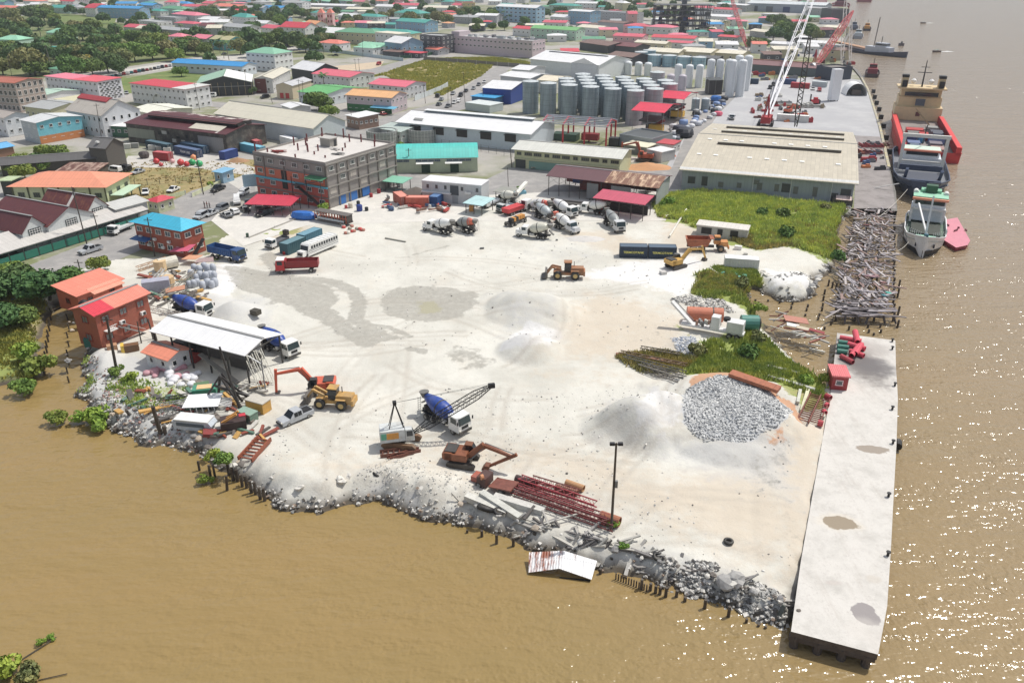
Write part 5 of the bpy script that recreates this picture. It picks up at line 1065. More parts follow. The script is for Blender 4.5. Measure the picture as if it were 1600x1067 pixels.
MB().box((0,0,7.2),(4.0,3.2,13.4),Qp((232,234,236),dirt=.1)).obj('tower_body',r);m=MB();[m.bar((x,y,0),(x,y,1.0),.3,DARK)for x in(-1.6,1.6)for y in(-1.2,1.2)];m.obj('leg',r)
c=P(1322,150);r=T('arch_tent',(c.x,c.y,0),R(-6),lA='white arched storage tent beside the quay edge',cat='tent');Ql(r,'the white arched tent')
m=MB();W_,Hh,DD=9.5,5.6,9;k=15;pts=[(W_/2-W_/2*math.cos(math.pi*i/14),y,Hh*math.sin(math.pi*i/14))for y in(0,DD)for i in Qx(15)]
m.add(pts,[(i,i+1,i+16,i+15)for i in Qx(14)],Qp((240,240,238),dirt=.1));m.add(pts[15:],[tuple(Qx(15))],Qp((150,150,152)));m.obj('tent_cover',r)
m=MB();m.box((W_/2,2.5,1.3),(4,3,2.6),(96,84,76));m.box((W_/2+2,2,.8),(2,2,1.6),(70,70,74));m.obj('stored_plant',r)
# ================================================================== trees, palms, bushes, grass
LEAF=[Qm((84,112,52)),Qm((72,102,58)),Qm((108,132,56)),Qm((116,122,78)),Qm((150,140,40)),Qm((120,148,50))]
BARK=Qp((70,62,52))
def V3(seed,n,rad,hgt,flat_=.6,leaf=.42,mat=N0,lobes=9,z0=0):
 rs=np.random.RandomState(seed);L=[]
 for i in Qx(lobes):
  a=rs.uniform(0,6.283);r_=rad*rs.uniform(.15,.68);L.append((math.cos(a)*r_,math.sin(a)*r_,hgt*rs.uniform(-.2,.35),rad*rs.uniform(.3,.52)))
 L.append((0,0,hgt*.25,rad*.5))
 L=np.array(L);k=rs.randint(0,len(L),n);d=rs.normal(size=(n,3));d/=np.linalg.norm(d,axis=1)[:,N0];rr=L[k,3]*rs.uniform(.72,1.05,n)**.7
 c=L[k,:3]+d*rr[:,N0]*np.array([1,1,flat_*hgt/rad*1.1]);c[:,2]+=z0
 nn=d+rs.normal(size=(n,3))*.55;nn/=np.linalg.norm(nn,axis=1)[:,N0]
 t=np.cross(nn,rs.normal(size=(n,3)));t/=np.linalg.norm(t,axis=1)[:,N0];b_=np.cross(nn,t);s=leaf*rs.uniform(.6,1.4,n)[:,N0]
 V=np.stack([c-t*s-b_*s*.5,c+t*s-b_*s*.6,c+t*s*.7+b_*s*.7,c-t*s*.8+b_*s*.5],1).reshape(-1,3)
 return npmesh('crown',V,4,[mat])
def V2(seed,h,r,sp):
 rs=random.Random(seed);m=MB();p=QV((0,0,-.2));top=QV((rs.uniform(-.3,.3),rs.uniform(-.3,.3),h));m.cyl(p,top,r,BARK,r1=r*.7,n=7)
 for i in Qx(6):
  a=rs.uniform(0,6.28);q=top+QV((math.cos(a)*sp*rs.uniform(.4,.8),math.sin(a)*sp*rs.uniform(.4,.8),h*rs.uniform(.15,.7)));m.cyl(top-QV((0,0,rs.uniform(0,h*.3))),q,r*.5,BARK,r1=r*.15,n=5)
 return m.mesh('trunk')
TREES=[]
for i in Qx(6):
 rad=5.0;TREES.append((V2(i,1.8,.28,4),V3(i+10,3000,rad,3.6,.9,.34,LEAF[(0,1,2,3,1,0)[i]],13,3.7)))
YEL=V3(30,2000,5.0,3.2,.8,.36,LEAF[4],10,4.6)
def tree(u,v,rad,kind=N0,desc=N0,lA=N0,hs=1.0,name='tree',gA=N0):
 k=random.randrange(6)if kind is N0 else kind;t,c=TREES[k]
 r=T(name,P(u,v),random.uniform(0,6.28),lA=lA,desc=desc if not lA else N0,cat='tree',gA=gA,scale=(rad/5,rad/5,rad/5*hs))
 link('trunk',t,r);link('crown',c,r);return r
def V1():
 m=MB();q=[QV((math.sin(t*1.5)*.5,0,9*t))for t in(0,.3,.6,1)]
 for a,b in zip(q,q[1:]):m.cyl(a,b,.2,Qp((130,122,108)),r1=.17,n=6)
 f=MB();rs=random.Random(2)
 for i in Qx(17):
  a=i*2.4;el=rs.uniform(-.1,.9);L=rs.uniform(2.6,3.4);d=QV((math.cos(a),math.sin(a),0));s_=QV((-d.y,d.x,0));P0=q[-1];prev=P0
  for k in Qx(1,5):
   t=k/4;p=P0+d*L*t+QV((0,0,math.sin(el)*L*t-1.5*t*t));w0,w1=(.55*(1-abs((k-1)/4-.4)),.55*(1-abs(t-.4))*(0 if k==4 else 1));dn=QV((0,0,-.28))
   f.add([prev,p,p+s_*w1+dn*w1,prev+s_*w0+dn*w0],[(0,1,2,3)],LEAF[1]);f.add([prev,p,p-s_*w1+dn*w1,prev-s_*w0+dn*w0],[(3,2,1,0)],LEAF[1]);prev=p
 return m.mesh('trunk'),f.mesh('crown')
PT,PF=V1()
def palm(u,v,s=1.0,desc='tall palm tree',lA=N0):
 r=T('palm_tree',P(u,v),random.uniform(0,6),desc=desc if not lA else N0,lA=lA,cat='palm',gA='palms of the town',scale=s);link('trunk',PT,r);link('crown',PF,r)
BUSH=[V3(50+i,700,1.6,1.5,.7,.17,LEAF[(2,5,0,3)[i]],7,.9)for i in Qx(4)]
def bush(u,v,rad,k=N0,desc='green bush',lA=N0,z=N0,hs=1.0):
 o=link('bush',BUSH[random.randrange(4)if k is N0 else k],N0,P(u,v,0 if z is N0 else z),random.uniform(0,6));o.scale=(rad/1.6,rad/1.6,rad/1.6*hs)
 if lA:tag(o,lA,'bush')
 else:auto(o,desc,'bush','bushes')
 return o
for(u,v,r_,k)in[(20,36,9,3),(48,30,10,1),(70,32,9,0),(30,48,8,3),(60,46,8,1),(85,34,6,2),(8,48,7,0),(110,66,8,0),(130,62,9,1),(120,52,7,3),(146,52,7,0),(160,60,6,1),(180,70,6,0),(40,62,6,1),(18,96,6,1),(4,88,7,1),(5,116,6,3),(24,104,5,0),(48,116,8.5,3),(62,112,5,0),(120,96,7,3),(112,120,7,0),(128,112,6,3),(146,116,6,0),(170,112,7.5,1),(188,116,5,1),(196,100,7,3),(184,94,5,0),(216,70,7,0),(228,84,7,0),(240,92,7,2),(232,70,6,3),(262,90,7,3),(276,94,6,2),(252,78,7,2),(290,84,6,0),(292,62,5,1),(286,84,7,0),(306,84,6,3),(322,86,5,0),(296,74,5,0),(346,76,4,0),(360,74,7,3),(376,84,6,3),(372,66,5,0),(398,62,6,1),(392,50,6,0),(402,46,5,1),(421,72,6,0),(432,66,5,1),(410,70,5,3),(446,68,4,1),(466,76,7,1),(478,80,6,0),(490,70,5,1),(504,68,5,3),(514,66,5,0),(536,44,6,1),(546,40,5,3),(312,24,6,1),(330,26,6,0),(350,22,5,1),(358,28,5,0),(410,34,7,1),(424,36,7,0),(440,38,7,1),(404,28,5,3),(456,24,7,1),(470,26,6,0),(484,34,5,1),(452,14,5,0),(394,14,5,1),(494,8,7,1),(476,6,6,0),(560,36,5,3),(580,30,5,0),(600,34,6,3),(636,36,6,1),(650,34,5,0),(586,8,6,1),(570,12,5,1),(684,34,7,3),(700,38,7,3),(674,26,6,0),(730,24,6,0),(744,22,6,1),(718,26,6,3),(745,48,4,0),(752,46,4,1),(788,46,5,1),(820,38,5,0),(812,44,4,1),(770,46,4,0),(892,46,3,1),(996,10,6,1),(980,8,6,0),(1126,56,5,1),(1140,58,5,0),(1110,54,5,3),(1152,54,4,1),(1208,62,9,1),(1226,56,9,0),(1248,50,8,1),(1264,58,8,0),(1238,66,7,1),(1276,62,6,3),(1216,40,8,1),(1256,36,7,0),(1180,78,7,3),(1192,74,6,0),(1172,72,5,3),(210,26,5,1),(222,30,5,0),(248,34,4,1),(130,22,5,0),(178,26,4,1),(190,24,4,0),(142,12,4,1),(64,18,6,1),(78,20,5,0),(300,10,5,1),(56,70,5,1),(40,84,5,0),(84,92,5,1),(100,88,5,0),(92,68,5,1),(104,74,5,0),(154,76,6,0),(166,84,6,1),(140,86,6,0),(200,84,5,3)]:
 if u>1000 and v>30:r_*=.8
 tree(u,v+2,r_*1.2,k,desc=('olive grey' if k==3 else 'light green' if k==2 else 'dark green')+(' spreading tree' if r_>6.5 else ' tree'),gA='trees of the town',hs=random.uniform(.85,1.15))
for pl,n_ in(([(0,30),(90,26),(150,50),(270,60),(330,66),(400,66),(370,82),(300,88),(180,104),(60,120),(0,120)],34),([(300,16),(470,20),(500,40),(420,44),(330,30)],14),([(400,60),(520,58),(560,68),(480,76),(410,74)],7),([(40,8),(150,8),(130,22),(60,24)],6),([(600,28),(780,30),(760,48),(640,38)],8),([(1200,36),(1280,36),(1284,68),(1200,70)],8)):
 pg=np.array(pl,float);k_=0
 while k_<n_:
  u,v=random.uniform(pg[:,0].min(),pg[:,0].max()),random.uniform(pg[:,1].min(),pg[:,1].max())
  if not inside(np.array([u]),np.array([v]),pg)[0]:continue
  k_+=1;kk=random.choice((0,1,1,3,0,2));tree(u,v,random.uniform(5,8),kk,desc=('olive grey' if kk==3 else 'light green' if kk==2 else 'dark green')+' shade tree',gA='trees of the town',hs=random.uniform(.9,1.3))
r=tree(138,102,4.4,3,lA='flowering tree with yellow orange crown among the avenue trees');r.children[1].data=YEL
tree(284,120,4.2,2,lA='bright green tree on the lawn below the vivid blue hall',gA=N0);tree(498,174,6.6,0,lA='large dense green tree beside the cream warehouse',hs=.95);tree(514,184,4.0,2,lA='smaller green tree in front of the large dense one')
tree(393,148,3.0,1,lA='small dark tree at the corner of the long two storey block');tree(738,82,4.5,2,lA='leafy bright green tree below the pinkish block');tree(756,84,3.5,1,lA='clump of banana like dark trees below the pinkish block')
for k in Qx(9):
 t=(k+.5)/9;tree(10+5*k,0-k*.3+random.uniform(-3,3),6,desc='dark green tree',gA='trees of the town')
for k in Qx(14):tree(random.uniform(-40,990),random.uniform(-4,6),random.uniform(5,8),random.choice((0,1,1,3)),desc='dark green tree at the far edge',gA='trees of the town')
for(u,v,s)in[(48,76,1.2),(60,80,1.2),(74,92,1.3),(80,102,1.3),(82,80,1.1),(66,70,1.2),(152,80,1.2),(162,82,1.2),(168,84,1.1),(158,72,1.1),(184,62,1.2),(190,64,1.2),(179,58,1.1),(192,24,1.0),(178,20,1.0),(358,94,1.2),(350,92,1.1),(334,90,1.1),(344,84,1.0),(508,148,1.0),(786,36,1.1),(796,40,1.0),(789,42,.9),(452,28,1.0),(468,28,1.0),(1168,80,1.0),(1132,52,1.0),(286,60,1.1),(222,22,1.0),(492,52,1.0),(128,74,1.1),(240,62,1.0)]:palm(u,v,s)
tree(78,468,5.8,1,lA='large dark green tree beside the teal street front',hs=.82);tree(40,452,5.0,1,lA='dark green tree leaning left of the large one by the creek',hs=.8);tree(112,452,4.2,0,lA='rounded green tree by the head of the creek',hs=.8)
tree(-10,520,5.0,1,lA='big bushy tree cut by the photo edge beside the creek bank',hs=.8);tree(34,506,3.6,0,lA='bushy tree overhanging the grassy creek bank',hs=.7);tree(4,470,5.0,1,lA='dense tree behind the creek bank by the grey roof',hs=.8);tree(18,430,3.6,2,lA='low light green tree against the teal boards',hs=.6)
tree(158,424,2.3,2,lA='small flat topped tree on a bare trunk behind the orange annex',hs=1.1)
for(u,v,rad,lb,k)in[(48,560,2.6,'tall green bush on the grassy creek bank',1),(62,590,3.0,'wide leafy bush hanging over the river at the creek mouth',0),(44,614,2.2,'lowest leafy bush in the river at the creek mouth',0),(95,660,1.8,'small leafy bush growing in the river off the rubble bank',0),(150,668,2.6,'wide leafy bush in the river below the rubble bank',1),(128,662,1.6,'leafy sprig between the two river bushes',1),(322,756,1.1,'small weed clump in the river beside the leaning posts',1),(348,728,1.5,'green bush above the sheet piles beside the rusty frame',0),(332,716,1.2,'low green bush left of the rusty frame',1),(184,588,1.4,'green weeds at the foot of the leaning pole',0),(205,594,1.3,'green weeds right of the leaning pole foot',1),(4,1056,1.9,'leafy branch mass at the bottom corner of the river',1),(50,1062,1.6,'grey green twig clump beside the floating branch',3),(1225,342,2.4,'dark green shrub in the scrub beside the white hut ruin',2),(1192,338,2.0,'dark shrub in front of the tan warehouse',2),(1225,372,2.6,'tallest dark shrub in the scrub near the ruined pier',2),(1306,408,2.2,'dark shrub over the inlet beside the ruined pier',2),(1290,330,1.8,'grey green shrub by the warehouse corner',3),(1042,322,2.2,'bright green shrub beside the crimson canopy',1),(1008,300,2.2,'leafy creeper on the open shed front',0),(1165,560,2.3,'dark shrub in the overgrown patch behind the stone heap',2),(1185,535,1.9,'olive shrub beside the green drum',3),(1090,556,2.0,'grey green shrub behind the red sand heap',3),(1160,450,2.0,'olive shrub beside the inlet',3),(1186,488,1.6,'bright green bush at the water by the inlet',1),(1260,600,1.5,'green bush beside the concrete beams',1),(1290,596,1.3,'green weeds at the jetty root',1),(505,332,2.0,'leafy green shrub by the outside stairs',1),(268,350,1.2,'small bush beside the guard hut wall',1),(330,292,1.4,'green bush left of the light blue hut',1),(170,250,2.0,'bright green bush at the grey tower foot',1),(700,306,1.5,'green weeds behind the blue container',1),(722,300,1.3,'weeds beside the white site office',1),(812,300,1.3,'weeds by the white boom',1),(628,232,1.8,'green weeds between the open round tanks',1),(700,236,1.3,'pale green weeds beside the round tank',1),(610,274,1.5,'small round bush at the corner of the unfinished building',0),(958,822,.8,'small weed tuft at the foot of the tall lamp mast',1),(975,858,.7,'tiny green weed in the broken timber',1)]:
 bush(u,v,rad,k,lA=lb,z=Q1 if(v>585 and u<160)or v>750 and u<340 or v>1000 else N0)
for(u,v,r_)in[(30,262,3.5),(60,262,3.5),(78,268,3),(92,248,3.5),(20,272,3.0),(40,280,3.5),(70,244,3.0),(100,262,3.0),(22,208,3.4),(34,206,3.0)]:tree(u,v,r_,random.choice((1,2,2)),desc='bushy green tree',gA='trees of the town')
m=MB();m.cyl(P(18,1040,Q1+.1),P(88,995,Q1+.2),.06,BARK,n=5);m.cyl(P(60,1062,Q1+.1),P(105,1052,Q1+.15),.05,BARK,n=5);tag(m.obj('branch'),'bare branch drifting in the bottom corner of the river','branch')
for(u,v,rd_)in((66,1006,.55),(80,999,.5)):bush(u,v,rd_,1,lA='leafy tip on the drifting branch, %s end'%('inner' if u<70 else 'outer'),z=Q1)
# ---- grass and scrub that nobody could count
def grass(name,lA,regions,n,h0,h1,mat,seed,w=.12,onyard=True,clump=7):
 rs=np.random.RandomState(seed);pts=[]
 for reg_ in regions:
  poly=wxy(reg_);lo,hi=poly.min(0),poly.max(0);A_=(hi-lo).prod();q=rs.uniform(lo,hi,(n*3,2));ins=inside(q[:,0],q[:,1],poly)
  den=Q7(q[:,0],q[:,1],.22,4);q=q[ins&(den>rs.uniform(.25,.62,len(q)))][:n];pts.append(q)
 q=np.vstack(pts);zz=np.array([HT(a,b)if onyard else-.03 for a,b in q]);keep_=zz>-1.2;q=q[keep_];zz=zz[keep_]
 N_=len(q)*clump;b=np.repeat(q,clump,0)+rs.normal(size=(N_,2))*.28;z=np.repeat(zz,clump);hh=rs.uniform(h0,h1,N_)*np.repeat(.5+1.0*Q7(q[:,0],q[:,1],.15,8),clump)
 a=rs.uniform(0,6.28,N_);wv=np.stack([np.cos(a),np.sin(a)],1)*(w*rs.uniform(.6,1.5,N_))[:,N0];ln=rs.normal(size=(N_,2))*.25*hh[:,N0]
 V=np.zeros((N_,3,3));V[:,0,:2]=b-wv;V[:,1,:2]=b+wv;V[:,2,:2]=b+ln;V[:,0,2]=V[:,1,2]=z-.05;V[:,2,2]=z+hh
 tag(link(name,npmesh(name,V.reshape(-1,3),3,[mat])),lA,kind='stuff')
SCRUB=[(1045,305),(1100,298),(1160,304),(1230,316),(1318,322),(1322,345),(1314,392),(1290,400),(1230,382),(1180,388),(1175,370),(1095,352),(1085,356),(1065,345),(1030,340),(1020,320)]
GW=Qm((172,196,100));GD=Qm((146,168,84));GB=Qm((160,158,96))
grass('scrub_grass','yellow green scrub grass in front of the tan warehouse',[SCRUB],9000,.4,1.5,GW,1,.2)
grass('scrub_weeds','mid green weeds through the scrub',[SCRUB,[(1085,458),(1090,428),(1120,418),(1180,424),(1192,440),(1180,465),(1200,498),(1150,478),(1100,470)],[(1070,596),(1100,545),(1150,515),(1190,524),(1230,565),(1285,592),(1285,625),(1215,598),(1140,588)]],4200,.3,1.1,GD,2,.2)
grass('dry_weeds','dry brown weeds in the scrub',[SCRUB,[(1110,360),(1180,372),(1240,352),(1320,360),(1314,396),(1230,384),(1180,390)],[(1110,360),(1180,372),(1240,352),(1320,360),(1314,396),(1230,384),(1180,390)],[(965,558),(1040,550),(1090,565),(1060,588),(1000,580)],[(1085,458),(1090,428),(1192,440),(1180,465)]],1800,.3,1.1,GB,3,.2)
grass('bank_grass','olive grass on the creek bank',[[(-60,588),(0,582),(60,586),(80,490),(60,440),(-60,450)]],4000,.2,.6,Qm((140,138,66)),5,.16)
grass('rubble_weeds','weeds among the rubble by the leaning pole',[[(170,592),(230,594),(300,604),(296,636),(250,648),(190,636),(168,612)],[(114,540),(135,548),(148,598),(120,614)]],230,.2,.6,GD,6,.16)
grass('lot_grass','tall grass over the vacant lot',[[(575,122),(660,95),(770,103),(755,118),(690,150),(655,142),(600,118)],[(680,92),(770,90),(828,98),(825,104),(700,96)]],5000,.3,1.0,Qm((160,164,76)),7,.3,F0)
grass('compound_grass','dry tufts around the fenced compound',[[(150,262),(250,250),(400,256),(398,270),(300,296),(230,322),(192,310)]],700,.15,.5,Qm((150,142,84)),8,.2,F0,4)
fo=[(o.location.x,o.location.y,o.rotation_euler.z,o['L'],o['D'])for o in SC.objects if 'L' in o]
rs=np.random.RandomState(77);cc_=[]
for pl_,n_ in(((-300,1180,-30,0),420),((-60,1140,0,34),150),((0,560,34,100),55)):
 k_=0
 while k_<n_:
  u=rs.uniform(pl_[0],pl_[1]);v=rs.uniform(pl_[2],pl_[3]);q=P(u,v);k_+=1;ok=True
  for x,y,a,L,D in fo:
   dx,dy=q.x-x,q.y-y;lx=dx*math.cos(a)+dy*math.sin(a);ly=-dx*math.sin(a)+dy*math.cos(a)
   if-3<lx<L+3 and-3<ly<D+3:ok=F0;break
  if ok:cc_.append((q.x,q.y,rs.uniform(3.5,7)))
n=260;VV=[]
for x,y,r_ in cc_:
 k=rs.randint(0,6,n);lo=np.stack([np.cos(k*1.05)*r_*.5,np.sin(k*1.05)*r_*.5,(k%3)*r_*.2],1);d=rs.normal(size=(n,3));d/=np.linalg.norm(d,axis=1)[:,N0];d[:,2]=np.abs(d[:,2])*1.0-.3
 c=lo+d*r_*.55+np.array([x,y,r_*.75]);t=rs.normal(size=(n,3));t/=np.linalg.norm(t,axis=1)[:,N0];b_=np.cross(d,t);b_/=np.linalg.norm(b_,axis=1)[:,N0]+1e-6;s=r_*.16
 VV.append(np.stack([c-t*s-b_*s,c+t*s-b_*s,c+t*s+b_*s,c-t*s+b_*s],1).reshape(-1,3))
tag(link('far_woods',npmesh('far_woods',np.vstack(VV),4,[LEAF[1]])),'dark green tree cover beyond and between the far roofs',kind='stuff')
# ================================================================== vehicles (local: x forward, ground at 0)
TY=Qp((38,37,36),dirt=.5,dcol=(130,124,112));RIM=Qp((150,148,142));BL=Qp(BLACK);CH=Qp((66,64,62),dirt=.5,dcol=(140,132,118))
def Qk(root,x,y,r,w_=.3,rim=RIM):
 key=('wheel',r,w_,rim.name)
 if key not in _win:
  m=MB();m.lathe((0,-w_/2,0),(0,w_/2,0),[(0,r*.78),(.12,r),(.88,r),(1,r*.78)],TY,n=14)
  q=MB();q.lathe((0,-w_/2-.02,0),(0,w_/2+.02,0),[(0,r*.5),(.1,r*.58),(.9,r*.58),(1,r*.5)],rim,n=10);_win[key]=(m.mesh('wheel',True),q.mesh('rim'))
 o=link('wheel',_win[key][0],root,(x,y,r));link('rim',_win[key][1],o)
def Qr(root,name,m):return m.obj(name,root)
def light(root,x,ys,z,c=(240,236,220)):
 if 'hl' not in _win:_win['hl']=MB().box((0,0,0),(.1,.34,.2),Qp((236,232,216),rough=.2)).mesh('headlight')
 for y in ys:link('headlight',_win['hl'],root,(x,y,z))
CARM={}
def car(u,v,hd,c,kind='saloon',cname='white',lA=N0,desc=N0,z=0,gA='parked cars',far=F0,s=1.0):
 key=(kind,)
 body_c=Qp(c,rough=.3,dirt=.12)
 dims_=dict(saloon=(4.4,1.75,1.42),suv=(4.6,1.85,1.75),pickup=(5.2,1.85,1.75),van=(4.7,1.75,1.95),minibus=(4.8,1.8,2.1),hatch=(3.9,1.7,1.5))[kind]
 L,W,Hh=dims_;p0=P(u,v,z)
 if key not in CARM:
  root=bpy.data.objects.new('pattern',N0);COL.objects.link(root);pc=Qp((1,1,1));CARM[key]=root
  b=MB();x=L/2;lo=.32;be=Hh*.58
  if kind in('van','minibus'):prof=[(-x,lo),(-x,Hh*.9),(-x+.15,Hh),(x-1.3,Hh),(x-.45,be),(x-.05,be-.15),(x,lo)]
  elif kind=='pickup':prof=[(-x,lo),(-x,be),(-x+1.75,be),(-x+1.85,Hh),(x-2.1,Hh),(x-1.35,be),(x-.1,be-.1),(x,lo)]
  elif kind=='suv' or kind=='hatch':prof=[(-x,lo),(-x,be),(-x+.35,Hh-.05),(-x+.6,Hh),(x-2.0,Hh),(x-1.2,be),(x-.1,be-.15),(x,lo)]
  else:prof=[(-x,lo),(-x,be-.03),(-x+.75,be),(-x+1.45,Hh),(x-2.1,Hh),(x-1.25,be),(x-.1,be-.15),(x,lo)]
  b.prism(prof,-W/2,W/2,pc)
  for i in Qx(len(b.v)):
   vx,vy,vz=b.v[i];k=1-.18*max(0,(vz-be)/(Hh-be));b.v[i]=(vx,vy*k,vz)
  Qr(root,'body',b)
  g=glass((24,30,36));q=MB()
  if kind in('van','minibus'):q.slab((x-1.32,-W*.38,Hh-.06),(x-.5,-W*.42,be+.06),(x-.5,W*.42,be+.06),(x-1.32,W*.38,Hh-.06),.05,g);Qr(root,'windscreen',q)
  else:
   rx=x-2.1;hx=x-1.25 if kind!='pickup' else x-1.35
   q.slab((rx+.04,-W*.37,Hh+.0),(hx+.02,-W*.45,be+.05),(hx+.02,W*.45,be+.05),(rx+.04,W*.37,Hh+.0),.06,g);Qr(root,'windscreen',q)
  x_a,x_b=(-x+.3,x-1.45)if kind in('van','minibus','suv','hatch')else((-x+1.95,x-2.0)if kind=='pickup' else(-x+1.3,x-2.0))
  nwin=3 if kind in('van','minibus')else 2
  for sy in(-1,1):
   for i in Qx(nwin):
    a_=x_a+(x_b-x_a)*i/nwin+.04;b_=x_a+(x_b-x_a)*(i+1)/nwin-.04;q=MB()
    q.add([(a_,sy*(W/2-.02),be+.05),(b_,sy*(W/2-.02),be+.05),(b_,sy*(W/2*.84+.0),Hh-.1),(a_,sy*(W/2*.84),Hh-.1),(a_,sy*(W/2+.03),be+.05),(b_,sy*(W/2+.03),be+.05),(b_,sy*(W/2*.84+.04),Hh-.1),(a_,sy*(W/2*.84+.04),Hh-.1)],[(0,1,2,3),(7,6,5,4),(0,4,5,1),(1,5,6,2),(2,6,7,3),(3,7,4,0)],g);Qr(root,'side_window',q)
  if kind!='pickup':q=MB();q.box((-x+(.18 if kind!='saloon' else 1.0),0,Hh*.82),(.08 if kind!='saloon' else .5,W*.7,Hh*.2),g,ry=0 if kind!='saloon' else R(-25));Qr(root,'rear_window',q)
  else:q=MB();q.box((-x+.9,0,be+.02),(1.55,W*.82,.06),BL);Qr(root,'load_bed',q)
  light(root,x-.02,(-W*.35,W*.35),be-.22);q=MB();q.box((x,0,.45),(.14,W*.9,.22),CH);Qr(root,'bumper',q);Qr(root,'bumper',MB().box((-x,0,.45),(.14,W*.9,.22),CH))
  for sx in(-1,1):
   for sy in(-1,1):Qk(root,sx*L*.31,sy*(W/2-.1),.33,.22)
  KIDS[root.name]=[o for o in COL.objects if o.parent==root]
  for o in KIDS[root.name]:KIDS[o.name]=[x_ for x_ in COL.objects if x_.parent==o]
 r=dup(CARM[key],p0,hd,lA=lA,desc=desc if not lA else N0,cat={'saloon':'car','hatch':'car','suv':'car','pickup':'pickup','van':'van','minibus':'minibus'}[kind],gA=gA,swap={Qp((1,1,1)):body_c},scale=s if s!=1 else N0)
 r.name={'pickup':'pickup_truck','van':'parked_van','minibus':'minibus'}.get(kind,'parked_car');return r
DONE=[]
CC={'silver':(176,180,184),'white':(232,232,230),'black':(30,32,36),'grey':(110,114,118),'dark blue':(30,40,64),'red':(170,30,36),'teal':(30,120,130),'gold':(170,160,130)}
def cr(u,v,to,c,kind,lA=N0,desc=N0,**k):return car(u,v,Qh((u,v),to),CC[c],kind,lA=lA,desc=desc or('%s %s'%(c,{'saloon':'car','hatch':'hatchback','suv':'four wheel drive','pickup':'pickup','van':'van','minibus':'minibus'}[kind])),**k)
cr(462,656,(430,670),'silver','pickup','silver double cab pickup with loaded bed in the gravel yard',z=0,gA=N0);cr(142,394,(110,404),'silver','pickup','silver pickup driving on the street by the teal front',gA=N0)
cr(331,340,(300,345),'dark blue','pickup',N0)if F0 else cr(341,298,(332,302),'black','pickup','black pickup on the street below the light blue hut',gA=N0)
for(u,v,to,c,k,lb)in[(314,341,(304,346),'silver','suv','silver car, lowest of the row parked beside the street'),(330,336,(318,341),'silver','saloon','pale silver car second in the street row'),(346,329,(334,334),'grey','suv','grey car parked third up the street row'),(354,339,(343,334),'grey','saloon','dark grey saloon with red papers on its bonnet'),(366,334,(356,329),'white','hatch','white hatchback between the grey saloon and the black car'),(382,330,(372,325),'black','saloon','black saloon parked beside the crimson car port'),(413,337,(402,340),'black','suv','black four wheel drive in front of the crimson car port'),(434,328,(424,330),'silver','hatch','silver hatchback nosing out of the car port'),(388,320,(386,328),'grey','saloon','grey car under the left end of the car port'),(404,322,(402,332),'white','minibus','white minibus under the crimson car port'),(418,324,(416,332),'grey','suv','dark car in the shade of the car port'),(381,304,(374,308),'white','suv','white four wheel drive behind the crimson car port'),(371,318,(371,326),'white','minibus','boxy white minibus beside the car port'),(271,299,(262,303),'white','saloon','white saloon on the dry grass inside the compound'),(228,303,(226,310),'white','saloon','small white car behind the crimson guard hut'),(216,271,(206,274),'silver','saloon','silver car on the gravel beside the peach roofed hall'),(180,269,(172,268),'white','van','white van by the grey tower foot'),(196,267,(190,266),'black','van','maroon black van behind the white one'),(834,263,(834,268),'gold','hatch','pale gold car in front of the cream building'),(852,264,(853,270),'white','hatch','white hatchback in front of the cream building'),(872,262,(874,268),'silver','hatch','silver hatchback farthest right at the cream building')]:
 cr(u,v,to,c,k,lb,gA='parked cars')
for(u,v,to,c,k)in[(684,152,(692,144),'black','suv'),(690,157,(698,149),'silver','saloon'),(686,165,(695,160),'grey','saloon'),(708,148,(702,153),'silver','saloon'),(710,162,(703,166),'white','saloon'),(720,151,(714,156),'black','suv'),(728,144,(722,149),'black','saloon'),(740,140,(734,145),'silver','saloon'),(748,134,(742,139),'grey','saloon'),(757,130,(751,135),'white','saloon'),(700,168,(692,172),'grey','saloon'),(716,160,(710,165),'white','hatch')]:cr(u,v,to,c,k,gA='cars along the street by the vacant lot')
for i in Qx(16):
 u=176+i*6;cr(u,121-i*1.1,(u+1,117-i),random.choice(list(CC)),random.choice(['saloon','suv','hatch']),gA='cars parked along the avenue')
for(u,v,to,c,k)in[(448,73,(440,74),'dark blue','saloon'),(90,21,(100,21),'black','suv'),(105,20,(115,20),'white','saloon'),(350,86,(344,87),'dark blue','saloon'),(187,144,(180,146),'white','van'),(198,147,(198,152),'silver','saloon'),(183,138,(176,139),'black','suv'),(1270,141,(1270,146),'white','saloon'),(1203,139,(1201,146),'black','pickup'),(1208,134,(1206,140),'black','pickup'),(1280,143,(1282,150),'red','suv'),(330,152,(322,152),'white','minibus'),(414,154,(408,155),'black','suv'),(592,102,(586,104),'red','van'),(524,88,(518,88),'black','saloon'),(598,180,(590,178),'red','saloon'),(1376,212,(1376,206),'grey','saloon')][:16]:cr(u,v,to,c,k,gA='cars about the town')
